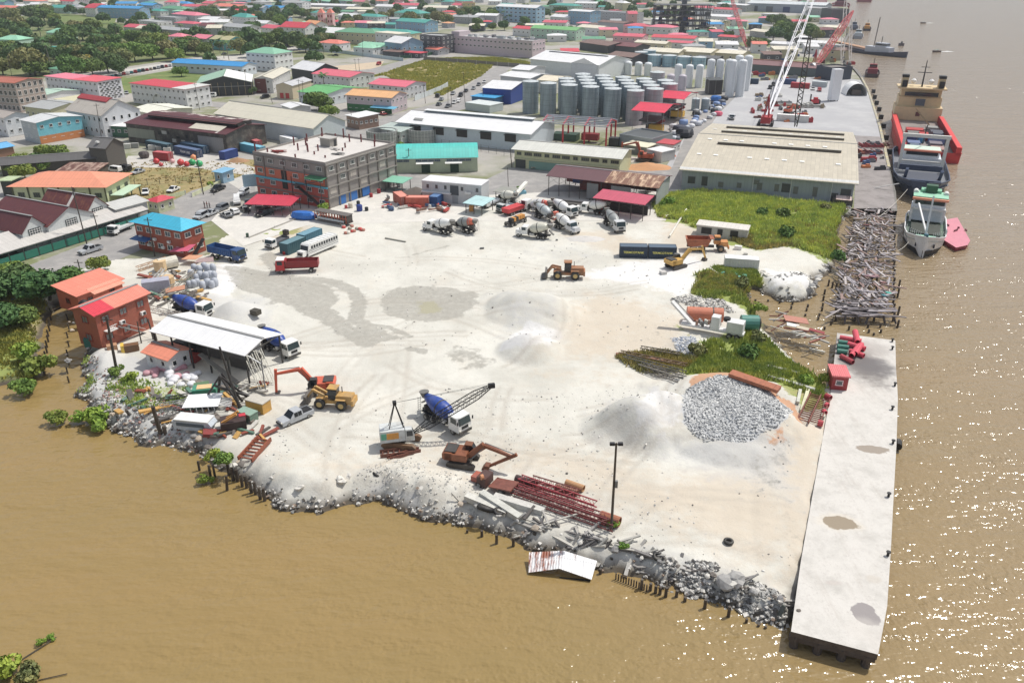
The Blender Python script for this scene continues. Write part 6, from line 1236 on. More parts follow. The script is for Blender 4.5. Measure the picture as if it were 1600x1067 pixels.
# ---- trucks
def cab(root,x,W,h0,h1,c,Lc=2.1,lean=.25,tilt=.12,mirror=True,roofc=N0):
 """flat fronted cab from x-Lc to x"""
 m=MB();m.prism([(x-Lc,h0),(x-Lc,h1),(x-lean,h1),(x-.02,h0+(h1-h0)*.48),(x,h0)],-W/2,W/2,c);Qr(root,'cab',m)
 if roofc:q=MB();q.box((x-Lc/2-.1,0,h1+.03),(Lc-.2,W,.08),roofc);Qr(root,'cab_roof',q)
 g=glass((40,60,64));q=MB();mz=h0+(h1-h0)*.5
 q.slab((x-lean+.03,-W*.44,h1-.1),(x+.03,-W*.46,mz+.02),(x+.03,W*.46,mz+.02),(x-lean+.03,W*.44,h1-.1),.05,g);Qr(root,'windscreen',q)
 for sy in(-1,1):
  q=MB();q.box((x-Lc*.5,sy*W/2,(mz+h1)/2-.05),(Lc*.55,.05,(h1-mz)*.75),g);Qr(root,'side_window',q)
  if mirror:q=MB();q.box((x+.05,sy*(W/2+.22),(mz+h1)/2),(.1,.2,.5),BL);Qr(root,'mirror',q)
 light(root,x+.02,(-W*.38,W*.38),h0+.25);q=MB();q.box((x+.02,0,h0-.05),(.25,W*.98,.36),CH);Qr(root,'bumper',q)
 q=MB();q.box((x+.015,0,h0+(h1-h0)*.28),(.04,W*.5,(h1-h0)*.2),BL);Qr(root,'grille',q)
def drum(root,p0,p1,r,c,band=N0,c2=N0):
 m=MB();prof=[(0,r*.42),(.05,r*.6),(.22,r*.95),(.38,r),(.58,r*.97),(.8,r*.72),(1,r*.42)];m.lathe(p0,p1,prof,Qp(c,rough=.4,dirt=.25,dcol=(190,186,176)),n=18);o=m.obj('drum',root,smooth=True)
 if c2:
  m=MB();m.lathe(p0,p1,[(.72,r*.83),(1.0,r*.44)],Qp(c2),n=18);m.obj('drum_end',root,smooth=True)
 m=MB();m.lathe(p0,p1,[(.42,r*1.02),(.46,r*1.02)],CH if band is N0 else Qp(band),n=18);m.obj('drum_ring',root)
def mixer(loc,hd,cabc=(232,232,228),drumc=(34,80,170),lA='',bonnet=F0,c2=N0,L=8.6,gA='concrete mixer trucks',hop=(120,118,112),cabh=2.95,chassis=N0,nocab=F0,s=1.0):
 r=T('mixer_truck',loc,hd,lA=lA,cat='mixer truck',gA=gA,scale=s);W=2.4;x=L/2;ch=Qp(chassis,dirt=.5)if chassis else CH
 m=MB();m.box((-.2,0,.95),(L-.8,.85,.34),ch)
 for sx in(-.6,-2.4,1.0):m.box((sx,0,.8),(.3,2.1,.2),ch)
 Qr(r,'chassis',m);cp=Qp(cabc,rough=.35,dirt=.2)
 if not nocab:
  if bonnet:
   cab(r,x-1.25,W*.92,.9,2.7,cp,1.75,.3);m=MB();m.box((x-.62,0,1.25),(1.3,1.7,.95),cp,tx=.9,ty=.85);Qr(r,'bonnet',m)
   for sy in(-1,1):m=MB();m.box((x-.75,sy*1.0,.95),(1.2,.35,.5),cp);Qr(r,'fender',m)
  else:cab(r,x,W,.75,cabh,cp,2.1)
 x0_=x-2.6 if not bonnet else x-3.3
 drum(r,(x0_-.1,0,1.95),(-x+.75,0,3.05),1.2,drumc,c2=c2)
 m=MB();m.box((x0_+.25,0,1.55),(.3,1.7,.95),ch);m.box((-x+1.3,0,1.6),(.3,1.8,1.1),ch);Qr(r,'drum_stand',m)
 m=MB();m.lathe((-x+.35,0,2.7),(-x+.25,0,3.65),[(0,.35),(1,.75)],Qp(hop,dirt=.6),n=8);Qr(r,'hopper',m)
 m=MB();m.bar((-x+.5,.15,2.2),(-x-.75,.5,1.25),.5,hop,.22);Qr(r,'chute',m)
 m=MB()
 for sx in(-.25,.25):m.bar((-x+.1,-.9+sx,.8),(-x+.25,-.9+sx,3.2),.06,hop,n=3)
 for k in Qx(6):m.box((-x+.15,-.9,1.1+k*.36),(.05,.5,.04),hop)
 Qr(r,'ladder',m)
 for sy in(-1,1):
  m=MB();m.box((-x+2.3,sy*1.0,1.22),(2.9,.5,.06),BL);Qr(r,'mudguard',m)
 m=MB();m.cyl((.9,-1.0,1.2),(.9,-.55,1.2),.34,Qp((200,200,196)),n=10);m.box((.2,1.0,1.0),(1.1,.45,.5),Qp((190,190,184)));Qr(r,'water_tank',m)
 for wx in((x-1.35,-x+3.1,-x+1.75)if not bonnet else(x-.8,-x+2.9,-x+1.6)):
  for sy in(-1,1):Qk(r,wx,sy*1.02,.5,.34 if wx>0 else .5)
 return r
def Qi(loc,hd,cabc,bedc,lA,L=8.6,bed_h=1.5,axles=4,bonnet=F0,roofc=N0,inner=(120,118,112),ribs=True,cat='tipper truck',bonc=N0):
 r=T('tipper_truck',loc,hd,lA=lA,cat=cat);W=2.5;x=L/2;Qr(r,'chassis',MB().box((-.1,0,.95),(L-.6,.85,.3),CH));cp=Qp(cabc,rough=.35,dirt=.2)
 if bonnet:cab(r,x-1.4,W*.9,.9,2.7,cp,1.7,.3);m=MB();m.box((x-.68,0,1.3),(1.45,1.8,.85),Qp(bonc or cabc),tx=.9,ty=.85);Qr(r,'bonnet',m)
 else:cab(r,x,W,.75,2.95,cp,1.9,roofc=roofc)
 b0,b1=-x,(x-2.1 if not bonnet else x-3.3);bp=Qp(bedc,rough=.45,dirt=.3);t=.1;z0,z1=1.3,1.3+bed_h
 m=MB();m.box(((b0+b1)/2,0,z0),(b1-b0,W,.12),bp)
 for sy in(-1,1):m.box(((b0+b1)/2,sy*(W/2-.05),(z0+z1)/2),(b1-b0,t,bed_h),bp)
 m.box((b1-.05,0,(z0+z1)/2+.1),(t,W-.2,bed_h+.2),bp);m.box((b0+.05,0,(z0+z1)/2),(t,W-.2,bed_h),bp);m.box(((b0+b1)/2,0,z0+.1),(b1-b0-.25,W-.25,.12),Qp(inner,dirt=.5));m.box((b1+.3,0,z1+.1),(.7,W*.95,.07),bp);Qr(r,'load_bed',m)
 if ribs:
  k=int((b1-b0)/.55);rm_=MB().box((0,0,(z0+z1)/2),(.09,.09,bed_h-.1),bp).mesh('rib')
  for i in Qx(k+1):
   for sy in(-1,1):link('rib',rm_,r,(b0+.1+(b1-b0-.2)*i/k,sy*(W/2+.03),0))
 wl=[x-1.2 if not bonnet else x-.8]+([x-2.9]if axles==4 else[])+([-x+2.5,-x+1.2]if axles>2 else[-x+1.6])
 for wx in wl:
  for sy in(-1,1):Qk(r,wx,sy*1.03,.5,.4)
 return r
def at(u,v,dz=0):p=PH(u,v);p.z=max(p.z,-.05)+dz;return p
hd=Qh
mixer(at(694,662),hd((666,650),(724,682)),drumc=(30,72,160),lA='white cab mixer truck with blue drum behind the crane jib',L=8.8);mark('the blue drum mixer by the crane',*at(692,664).xy)
mixer(at(436,549),hd((405,532),(466,560)),drumc=(30,72,160),lA='white cab mixer truck with blue drum beside the white roofed batching shed',L=8.8);mixer(at(300,492),hd((270,486),(330,498)),drumc=(30,72,160),lA='white cab mixer truck with blue drum half behind the batching shed',L=8.8)
mixer(at(686,363),hd((700,366),(660,358)),drumc=(232,232,228),lA='all white bonneted mixer truck, leftmost of the old fleet',bonnet=True);mixer(at(724,361),hd((738,361),(706,352)),cabc=(220,110,80),drumc=(150,154,152),lA='grey drum mixer with orange cab end behind the white one',c2=(224,106,74),nocab=True)
mixer(at(834,371),hd((860,373),(812,368)),drumc=(206,204,186),lA='white bonneted mixer with cream drum nearest the open yard',bonnet=True);mixer(at(884,360),hd((866,350),(906,366)),cabc=(210,212,214),drumc=(236,236,232),lA='white drum mixer with orange hopper and wrecked bonnet',bonnet=True,hop=(224,100,70))
mixer(at(852,343),hd((846,338),(866,346)),drumc=(184,192,194),lA='pale grey drum mixer in the middle of the old fleet',nocab=True);mixer(at(838,332),hd((862,334),(820,326)),drumc=(214,214,214),lA='white drum mixer with orange tail behind the grey one',c2=(228,92,70))
mixer(at(880,336),hd((860,328),(902,342)),drumc=(240,240,238),lA='long white drum mixer parked in the back rank');mixer(at(926,334),hd((945,338),(906,334)),drumc=(232,230,222),lA='white bonneted mixer beside the crimson canopy',bonnet=True)
r=mixer(at(958,356),hd((944,340),(984,372)),drumc=(156,160,158),lA='grey hulk of a long mixer with tank like drum facing the yard',L=10,nocab=F0,cabc=(206,208,208));mixer(at(790,318),hd((806,322),(780,314)),drumc=(226,224,208),lA='derelict cream drum mixer beside the small sheet roof',nocab=True)
mark('the old mixer fleet',P(860,345).x,P(860,345).y)
Qi(at(356,405),hd((330,398),(384,410)),(36,76,130),(32,88,150),'blue four axle tipper truck beside the street corner',L=9.2,bed_h=1.5);mark('the blue tipper truck',P(356,405).x,P(356,405).y)
Qi(at(466,424),hd((500,421),(430,424)),(206,28,36),(150,28,34),'red tipper truck with white cab roof in the yard',L=8.8,bed_h=1.3,axles=2,ribs=F0,roofc=(232,226,222),inner=(190,180,176));mark('the red tipper truck',P(466,424).x,P(466,424).y)
Qi(P(264,393),hd((240,388),(290,398)),(232,232,230),(30,66,130),'dark blue tipper with white cab below the cyan roofed house',L=7.6,bonnet=True,axles=3,bonc=(224,228,232))
def Qd(loc,hd_,cabc,lA,L=6.5,bedc=(190,196,200)):
 r=T('flatbed_truck',loc,hd_,lA=lA,cat='truck');x=L/2;W=2.1;Qr(r,'chassis',MB().box((-.2,0,.75),(L-.8,.8,.25),CH));cab(r,x,W,.6,2.3,Qp(cabc,rough=.3,dirt=.15),1.7,.3);Qr(r,'load_bed',MB().box((-1.0,0,1.0),(L-2.1,W,.18),bedc).box((-x+.1,0,1.3),(.08,W,.5),bedc).box((-1,-W/2,1.25),(L-2.2,.06,.35),bedc).box((-1,W/2,1.25),(L-2.2,.06,.35),bedc))
 for wx in(x-.9,-x+1.4):
  for sy in(-1,1):Qk(r,wx,sy*.9,.4,.28)
 return r
Qd(P(190,362),hd((210,354),(176,369)),(236,236,234),'white flatbed truck parked along the teal street front',7.0,(206,208,208));Qd(P(434,384),hd((446,378),(424,388)),(236,236,234),'white crew cab light truck beside the teal containers',6.2,(90,92,96))
Qd(P(1143,186),hd((1143,170),(1142,190)),(236,238,238),'white lorry in the lane beside the lattice crane',7.5,(236,236,236));Qd(P(766,322),hd((776,318),(756,326)),(210,214,210),'old pale truck among the weeds by the sheet roof',6.0);Qd(P(790,330),hd((800,326),(780,333)),(196,200,196),'old white crew cab truck behind the red chassis',5.5)
r=T('bus',at(497,394),hd((528,378),(468,403)),lA='white bonneted school bus beside the teal containers',cat='bus');mark('the white bus',*at(497,394).xy);wp=Qp((232,232,228),rough=.35,dirt=.2)
m=MB();m.prism([(-5.6,.5),(-5.6,2.75),(-5.3,3.0),(3.6,3.0),(3.9,2.7),(4.2,1.7),(4.2,.5)],-1.2,1.2,wp);Qr(r,'body',m);m=MB();m.box((4.85,0,1.2),(1.5,1.9,1.1),wp,tx=.85,ty=.9);Qr(r,'bonnet',m);m=MB();m.box((5.6,0,1.1),(.08,1.3,.6),BL);Qr(r,'grille',m);light(r,5.6,(-.8,.8),1.05)
m=MB();m.slab((3.95,-1.05,2.65),(4.24,-1.1,1.8),(4.24,1.1,1.8),(3.95,1.05,2.65),.05,glass());Qr(r,'windscreen',m);wm_=MB().box((0,0,0),(.58,.05,.62),glass()).mesh('window')
for i in Qx(11):
 for sy in(-1,1):link('window',wm_,r,(-5.1+i*.8,sy*1.2,2.25))
for z in(1.1,1.5,1.8):
 m=MB();m.box((-.7,-1.21,z),(9.6,.04,.06),(60,62,66));m.box((-.7,1.21,z),(9.6,.04,.06),(60,62,66));Qr(r,'rub_rail',m)
for i in Qx(8):m=MB();m.box((-5+i*1.15,0,3.03),(.08,2.2,.06),(200,200,198));Qr(r,'roof_rib',m)
for wx in(4.2,-3.4):
 for sy in(-1,1):Qk(r,wx,sy*1.0,.5,.32)
# ---- containers
_ct={}
def Qc(u,v,hd_,c,L,lA,z=0,text=N0,tc=(230,220,90),W=2.44,Hh=2.6,gA='shipping containers',roofc=N0,doorc=N0,loc=N0,rust=0,tsize=1.1):
 r=T('shipping_container',loc if loc is not N0 else P(u,v,z),hd_,lA=lA,cat='container',gA=gA);cm_=Qp(c,dirt=.35,dcol=[int(x*.6+20)for x in c]and tuple(int(x*.6+20)for x in c));key=(tuple(c),L)
 if key not in _ct:
  m=MB();n_=int(L/.3);prof=[(-L/2,-W/2+.05)]
  for sy in(-1,1):
   pts=[]
   for i in Qx(n_+1):
    x=-L/2+L*i/n_;pts+=[(x,sy*(W/2-(.05 if i%2 else 0)),.12),]
   vs=pts+[(a,b,Hh-.1)for a,b,_ in pts];k=len(pts);m.add(vs,[(i,i+1,i+1+k,i+k)for i in Qx(k-1)],cm_)
  m.box((-L/2+.04,0,Hh/2),(.06,W-.1,Hh-.2),cm_);m.box((0,0,.12),(L-.1,W-.15,.1),cm_);a=m.mesh('side_panel')
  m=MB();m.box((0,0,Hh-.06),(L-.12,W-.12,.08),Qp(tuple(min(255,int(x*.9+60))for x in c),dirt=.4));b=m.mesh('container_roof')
  m=MB()
  for sx in(-1,1):
   for sy in(-1,1):m.box((sx*(L/2-.07),sy*(W/2-.07),Hh/2),(.16,.16,Hh),cm_)
  for z_ in(.08,Hh-.06):
   for sy in(-1,1):m.box((0,sy*(W/2-.05),z_),(L-.3,.12,.14),cm_)
   for sx in(-1,1):m.box((sx*(L/2-.05),0,z_),(.12,W-.3,.14),cm_)
  c_=m.mesh('frame');m=MB();
  for sy in(-1,1):m.box((L/2-.03,sy*W*.235,Hh/2),(.08,W*.45,Hh-.3),cm_)
  m2=MB()
  for y in(-.8,-.35,.35,.8):m2.box((L/2+.05,y,Hh/2),(.06,.06,Hh-.3),(190,192,190))
  _ct[key]=(a,b,c_,m.mesh('door'),m2.mesh('lock_rod'))
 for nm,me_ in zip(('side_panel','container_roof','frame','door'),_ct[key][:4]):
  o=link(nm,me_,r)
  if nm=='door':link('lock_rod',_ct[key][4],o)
 if text:
  cu=bpy.data.curves.new('lettering','FONT');cu.body=text;cu.size=tsize;cu.extrude=.01;cu.align_x='CENTER';cu.align_y='CENTER';cu.offset=.015;o=bpy.data.objects.new('lettering',cu);me_=o.to_mesh().copy()if F0 else N0
  dg=bpy.data.objects.new('tmp',cu);COL.objects.link(dg);dep=bpy.context.evaluated_depsgraph_get();me_=bpy.data.meshes.new_from_object(dg.evaluated_get(dep));bpy.data.objects.remove(dg);me_.materials.clear();me_.materials.append(Qp(tc,dirt=.1))
  o=link('lettering',me_,r,(0,-W/2-.03,Hh*.5));o.rotation_euler=(R(90),0,0)
 return r
DKB=(28,50,72)
a=P(968,403);b=P(1010.5,405);dd=(P(1054,405)-a);h_=math.atan2(dd.y,dd.x);u_=dd.normalized();back_=QV((-u_.y,u_.x,0))*1.22
Qc(0,0,h_,DKB,6.06,'left of the two dark blue lettered containers in the yard',loc=a+u_*3.03+back_,text='TERMCOTANK',tsize=.66);Qc(0,0,h_,DKB,6.06,'right of the two dark blue lettered containers in the yard',loc=a+u_*9.3+back_,text='TERMCOTANK',tsize=.66);mark('the lettered blue containers',a.x+6,a.y)
hw=hd((229,232),(268,240));Qc(250,234,hw,(26,62,78),12.19,'dark teal container farthest left against the derelict shed',text='TEAM LINE',tc=(220,224,226));Qc(295,243,hw,(36,60,100),12.19,'navy lettered container in front of a matching one',text='TEAM LINE',tc=(220,224,226));Qc(305,237,hw,(36,74,104),12.19,'navy container tucked behind the lettered one')
Qc(256,250,hd((238,248),(268,251)),(166,40,44),6.06,'red container beside the buoys');Qc(358,247,hd((344,249),(372,241)),(34,62,130),6.06,'royal blue container at the bend of the dirt track');Qc(394,238,hd((366,228),(412,238)),(70,150,176),12.19,'pale blue container beside the unfinished building')
Qc(396,229,hd((382,222),(412,232)),(160,50,54),9,'maroon roofed container behind the pale blue one');Qc(452,226,hd((440,222),(470,230)),(226,228,226),8,'white container behind the unfinished building roof')
ht=hd((440,396),(502,370));Qc(459,392,ht,(48,92,102),6.06,'nearer of two teal containers beside the bus');Qc(485,378,ht,(56,110,130),6.06,'farther of two teal containers beside the bus')
Qc(1157,420,hd((1135,420),(1180,423)),(216,216,214),7.0,'white container beside the excavator scrap',rust=.2);Qc(627,318,hd((620,310),(636,322)),(190,96,72),6.06,'left orange container in the scrap corner');Qc(653,322,hd((642,322),(668,322)),(196,92,66),6.06,'front orange container in the scrap corner');Qc(684,318,hd((672,326),(698,308)),(36,80,136),6.06,'blue container in the scrap corner beside the site office')
mark('the scrap corner containers',P(660,322).x,P(660,322).y)
hq=hd((1215,192),(1260,195));Qc(1238,190,hq,(214,212,206),12.19,'long pale container beside the red crane base');Qc(1250,138,hd((1234,136),(1262,138)),(176,34,42),9,'red container on the far quay');Qc(1174,131,hd((1168,130),(1184,131)),(40,66,92),7,'dark blue container right of the white silos');Qc(1234,132,hd((1228,132),(1244,133)),(46,74,120),6,'blue container behind the white lattice crane');Qc(1280,136,hd((1268,135),(1292,137)),(180,190,192),7,'pale container beside the white box tower')
# ---- plant
def Qe(loc,hd_,c,lA,boom=(2.2,2.6,3.3),arm=(5.6,3.0),tip=(6.6,.4),trk=(70,64,58),housec=N0,s=1.0,rusty=F0,cabc=N0,bucket=(80,74,70),swing=0):
 r=T('excavator',loc,hd_,lA=lA,cat='excavator',scale=s);pm_=Qp(c,rough=.5,dirt=.7 if rusty else .4,dcol=(96,56,36)if rusty else(150,130,110),sc=1.2,lo=.32)
 for sy in(-1,1):
  m=MB();m.prism([(-1.9,.35),(-1.6,.02),(1.6,.02),(1.9,.35),(1.9,.6),(1.6,.85),(-1.6,.85),(-1.9,.6)],sy*1.25-.28,sy*1.25+.28,Qp(trk,dirt=.5));Qr(r,'track',m)
 Qr(r,'undercarriage',MB().box((0,0,.65),(2.2,2.2,.5),CH));q=T('upper',(0,0,0),swing);q.parent=r;q.name='upper_body'
 def rot(o):o.rotation_euler=(0,0,swing)
 bpy.data.objects.remove(q)
 m=MB();m.box((-.7,0,1.55),(2.9,2.5,1.0),pm_);m.prism([(-2.2,1.05),(-2.5,1.3),(-2.5,2.0),(-2.1,2.15),(-1.2,2.15),(-1.2,1.05)],-1.25,1.25,pm_);rot(Qr(r,'house',m));rot(Qr(r,'engine_cover',MB().box((-1.5,0,2.2),(1.5,1.9,.16),Qp((70,66,62),dirt=.5))))
 m=MB();m.prism([(.1,1.1),(.1,2.75),(1.1,2.75),(1.5,2.0),(1.5,1.1)],.3,1.25,Qp(cabc or c,dirt=.3));rot(Qr(r,'cab',m));m=MB();m.box((.75,.28,2.2),(1.0,.05,.8),glass());m.box((.6,1.27,2.2),(.8,.05,.8),glass());m.slab((1.13,.35,2.7),(1.54,.35,2.0),(1.54,1.2,2.0),(1.13,1.2,2.7),.04,glass());rot(Qr(r,'cab_window',m))
 b0=QV((.9,-.35,1.6));b1=QV((boom[0],-.35,boom[1]+boom[2]*.35));b2=QV((arm[0],-.35,arm[1]));b3=QV((tip[0],-.35,tip[1]))
 m=MB();m.bar(b0,b1,.42,pm_,.6,r1=.6);m.bar(b1,b2,.6,pm_,.42,r1=.4);rot(Qr(r,'boom',m));m=MB();d=(b2-b3).normalized();m.bar(b2+d*.8,b3,.34,pm_,.42,r1=.26);rot(Qr(r,'stick',m))
 m=MB();m.bar((1.3,-.6,1.3),b1-QV((0,.25,.2)),.14,Q9,n=6);m.bar((1.3,-.1,1.3),b1-QV((0,-.25,.2)),.14,Q9,n=6);m.bar(b1+QV((.1,0,.35)),b2+d*.7,.14,Q9,n=6);rot(Qr(r,'ram',m))
 m=MB();m.prism([(b3.x+.1,b3.z+.2),(b3.x-.5,b3.z+.25),(b3.x-.9,b3.z-.3),(b3.x-.6,b3.z-.75),(b3.x,b3.z-.7)],-.85,.15,Qp(bucket,dirt=.6));rot(Qr(r,'bucket',m));return r
Qe(at(500,612),hd((515,608),(425,612)),(222,84,38),'orange excavator with raised boom beside the scrap',boom=(2.6,2.6,3.6),arm=(6.3,3.2),tip=(6.6,-.1),cabc=(60,58,56),bucket=(60,56,54));mark('the orange excavator',*at(500,612).xy)
Qe(at(724,724),hd((706,722),(780,732)),(150,86,50),'rusted brown excavator wreck with folded boom',boom=(3.0,2.4,3.2),arm=(6.6,2.3),tip=(3.6,.4),rusty=True,cabc=(130,80,50),bucket=(120,70,44));mark('the rusted excavator wreck',*at(722,706).xy)
Qe(at(1056,418),hd((1040,420),(1110,402)),(214,164,50),'yellow excavator with extended arm beside the lettered containers',boom=(3.4,2.6,2.6),arm=(7.2,2.9),tip=(8.4,.4),cabc=(90,90,88));mark('the yellow excavator',*at(1056,418).xy)
Qe(P(1006,252),hd((1010,252),(984,250)),(186,84,50),'rust red excavator between the sand heaps',boom=(2.2,3.0,4.6),arm=(6.0,3.6),tip=(6.2,.3),rusty=True,s=1.25)
Qe(P(1232,178),hd((1222,176),(1246,170)),(214,90,40),'orange excavator on the quay beside the long pale container',arm=(4.6,2.4),tip=(5.2,.3))
def loader(loc,hd_,c,lA,bucketc=(96,90,84),up=.35,cabc=(40,40,40),s=1.0):
 r=T('wheel_loader',loc,hd_,lA=lA,cat='wheel loader',scale=s);pm_=Qp(c,rough=.6,dirt=.8,dcol=(150,130,104),lo=.3)
 Qr(r,'engine_cover',MB().box((-2.1,0,1.65),(2.5,1.7,1.1),pm_,tx=.95,ty=.9));Qr(r,'counterweight',MB().box((-3.4,0,1.2),(.35,2.1,.9),pm_));Qr(r,'frame',MB().box((-1.2,0,.95),(4.2,1.2,.5),pm_).box((1.6,0,1.0),(1.5,1.1,.7),pm_))
 m=MB();m.box((-.35,0,2.35),(1.35,1.4,1.6),Qp(cabc),tx=.85,ty=.85);Qr(r,'cab',m);Qr(r,'cab_roof',MB().box((-.35,0,3.22),(1.5,1.5,.14),pm_));m=MB();m.box((-.35,0,2.55),(1.3,1.36,.8),glass());Qr(r,'cab_window',m);Qr(r,'exhaust',MB().cyl((-1.5,-.5,2.2),(-1.5,-.5,3.1),.07,BL,n=6))
 for sy in(-1,1):m=MB();m.bar((.9,sy*.5,1.9),(2.6,sy*.5,1.9+up),.3,pm_,.35);m.bar((2.6,sy*.5,1.9+up),(3.5,sy*.5,.7+up),.28,pm_,.3);Qr(r,'lift_arm',m)
 m=MB();m.prism([(3.4,.1+up*.6),(3.5,1.3+up*.6),(3.9,1.4+up*.6),(3.75,.45+up*.5),(4.6,.12+up*.5),(4.6,.04+up*.5)],-1.35,1.35,Qp(bucketc,dirt=.6));Qr(r,'bucket',m)
 for wx in(1.55,-1.75):
  for sy in(-1,1):Qk(r,wx,sy*1.05,.82,.6,Qp((190,160,90)if c[2]<80 else(150,146,140)))
 for sy in(-1,1):Qr(r,'mudguard',MB().box((-1.7,sy*1.1,1.75),(1.5,.5,.08),pm_))
 light(r,1.9,(-.6,.6),2.1);return r
loader(at(884,434),hd((905,433),(862,432)),(170,104,52),'orange wheel loader alone on the open yard',s=1.1);mark('the lone wheel loader',*at(884,434).xy);loader(at(520,634),hd((545,636),(495,632)),(206,156,60),'yellow wheel loader in front of the orange excavator',up=.9)
r=T('dump_truck',at(1102,391),hd((1075,386),(1135,388)),lA='rusty orange articulated dumper beside the white hut ruin',cat='dump truck');rp_=Qp((176,96,56),dirt=.8,dcol=(96,50,34),sc=1.4);mark('the rusty dumper',*at(1102,391).xy)
m=MB();m.prism([(-4.6,2.9),(-4.2,1.4),(-3.2,1.15),(.2,1.3),(.9,2.9),(.6,2.9),(.1,1.6),(-3.1,1.5),(-4.0,1.75),(-4.3,2.9)],-1.4,1.4,rp_);m.prism([(-4.6,2.9),(-4.2,1.4),(-3.2,1.15),(.2,1.3),(.9,2.9)],-1.5,-1.38,rp_);m.prism([(-4.6,2.9),(-4.2,1.4),(-3.2,1.15),(.2,1.3),(.9,2.9)],1.38,1.5,rp_);m.box((1.1,0,3.1),(.9,2.8,.1),rp_);Qr(r,'load_bed',m)
Qr(r,'chassis',MB().box((-1.2,0,1.0),(6,.9,.4),CH));yp=Qp((214,140,60),dirt=.6,dcol=(120,70,40));m=MB();m.box((2.4,.3,2.5),(1.4,1.5,1.8),yp,tx=.9,ty=.9);Qr(r,'cab',m);Qr(r,'cab_window',MB().box((2.4,.3,2.8),(1.45,1.55,.6),glass()));Qr(r,'bonnet',MB().box((3.9,0,1.8),(1.9,2.0,1.1),yp,tx=.85));Qr(r,'bumper',MB().box((4.9,0,1.1),(.3,2.4,.6),yp))
for wx in(3.2,-1.0,-2.8):
 for sy in(-1,1):Qk(r,wx,sy*1.15,.8,.6,Qp((150,120,90)))
cp=at(628,694);r=T('crawler_crane',cp,hd((618,690),(770,604)),lA='old white crawler crane with long black lattice jib',cat='crane');mark('the old crawler crane',*cp.xy)
trh=hd((606,700),(652,688))-r.rotation_euler.z
for sy in(-1,1):
 m=MB();m.prism([(-2.4,.4),(-2.0,.02),(2.0,.02),(2.4,.4),(2.4,.6),(2.0,.95),(-2.0,.95),(-2.4,.6)],sy*1.3-.3,sy*1.3+.3,Qp((128,96,66),dirt=.6));m.obj('track',r,rz=trh)
Qr(r,'turntable',MB().box((0,0,1.0),(1.8,1.8,.4),CH));wp2=Qp((206,210,208),dirt=.6,dcol=(150,140,120))
m=MB();m.box((-1.2,0,2.1),(3.4,2.4,1.7),wp2,tx=.96,ty=.94);Qr(r,'machinery_house',m);Qr(r,'painted_panel',MB().box((-1.2,-1.21,2.2),(1.6,.04,.9),(220,150,40)).box((-2.4,-1.21,2.2),(.7,.04,.9),(90,170,140)));m=MB();m.prism([(.5,1.2),(.5,3.0),(1.4,3.0),(1.7,2.2),(1.7,1.2)],-1.3,-.35,wp2);Qr(r,'cab',m);m=MB();m.box((1.05,-1.31,2.4),(.8,.05,.8),glass());m.slab((1.45,-1.25,2.9),(1.74,-1.25,2.2),(1.74,-.4,2.2),(1.45,-.4,2.9),.05,glass());Qr(r,'cab_window',m)
m=MB();top=QV((-.6,0,6.6))
for sy in(-.5,.5):m.bar((.6,sy,2.0),top+QV((0,sy*.4,0)),.13,BL);m.bar((-1.6,sy,2.8),top+QV((0,sy*.4,0)),.1,BL)
m.box(top,(.5,.6,.4),BL);Qr(r,'gantry',m)
tip_w=P(768,602,7.6);L_=(QV((tip_w.x,tip_w.y))-cp.xy).length;r.rotation_euler.z=math.atan2(tip_w.y-cp.y,tip_w.x-cp.x);JT=QV((L_,0,7.6));m=MB();m.lattice((1.6,0,1.6),JT,.25,.3,26,.1,BL,w_mid=.95);Qr(r,'jib',m);Qr(r,'jib_head',MB().box(JT,(.9,.5,.6),BL))
m=MB();
for sy in(-.2,.2):m.bar(top,JT+QV((-.5,sy,.2)),.05,BL,n=3)
m.bar(JT*.72,JT*.72+QV((0,0,-.8)),.05,BL,n=3);Qr(r,'cable',m)
r=T('asphalt_plant',at(1108,520),hd((1065,512),(1150,528)),lA='white trailer mounted plant with long conveyor beside the weeds',cat='trailer plant');mark('the white trailer plant',*at(1108,520).xy);wq=Qp((222,222,220),dirt=.5)
Qr(r,'chassis',MB().box((.5,0,1.0),(11,1.6,.35),wq));Qr(r,'engine_box',MB().box((4.4,0,2.2),(2.8,2.1,1.9),wq));Qr(r,'control_box',MB().box((1.0,-.2,2.4),(1.4,1.6,2.3),wq));m=MB()
for i in Qx(9):m.box((-1.6+i*.35-.6,random.uniform(-.7,.7),1.7+random.uniform(0,.8)),(.4,.5,.8),random.choice([(150,150,148),(200,198,190),(90,90,90),(160,120,100)]))
m.obj('machinery',r);m=MB();m.bar((-3.0,0,1.0),(-7.2,.3,4.6),1.1,wq,.35);m.bar((-3.0,.6,1.5),(-7.2,.9,5.0),.1,Q9);Qr(r,'conveyor',m);Qr(r,'air_cleaner',MB().cyl((2.8,0,2.9),(2.8,0,3.5),.6,BL,n=12))
for wx in(3.6,4.9):
 for sy in(-1,1):Qk(r,wx,sy*.9,.5,.35)
m=MB();q=at(1100,503);dq=QV((1,-.12,0)).normalized();m.cyl(q-dq*3.2+QV((0,0,1.5)),q+dq*3.2+QV((0,0,1.5)),1.3,Qp((204,112,74),dirt=.4),n=20);m.cyl(q+dq*1.3+QV((0,0,1.5)),q+dq*1.5+QV((0,0,1.5)),1.36,CH,n=20);tag(m.obj('steel_tank'),'large terracotta orange cylinder tank lying behind the white trailer plant','tank')
m=MB();q=at(1172,514);m.cyl(q+QV((-1.8,0,1.3)),q+QV((1.2,-.2,1.3)),1.35,Qp((70,140,126),dirt=.4),n=16);m.cyl(q+QV((1.2,-.2,1.3)),q+QV((1.4,-.2,1.3)),1.3,CH,n=16);tag(m.obj('steel_drum'),'faded green steel drum beside the inlet rubble','drum')
for p_ in list(CARM.values()):park(p_)
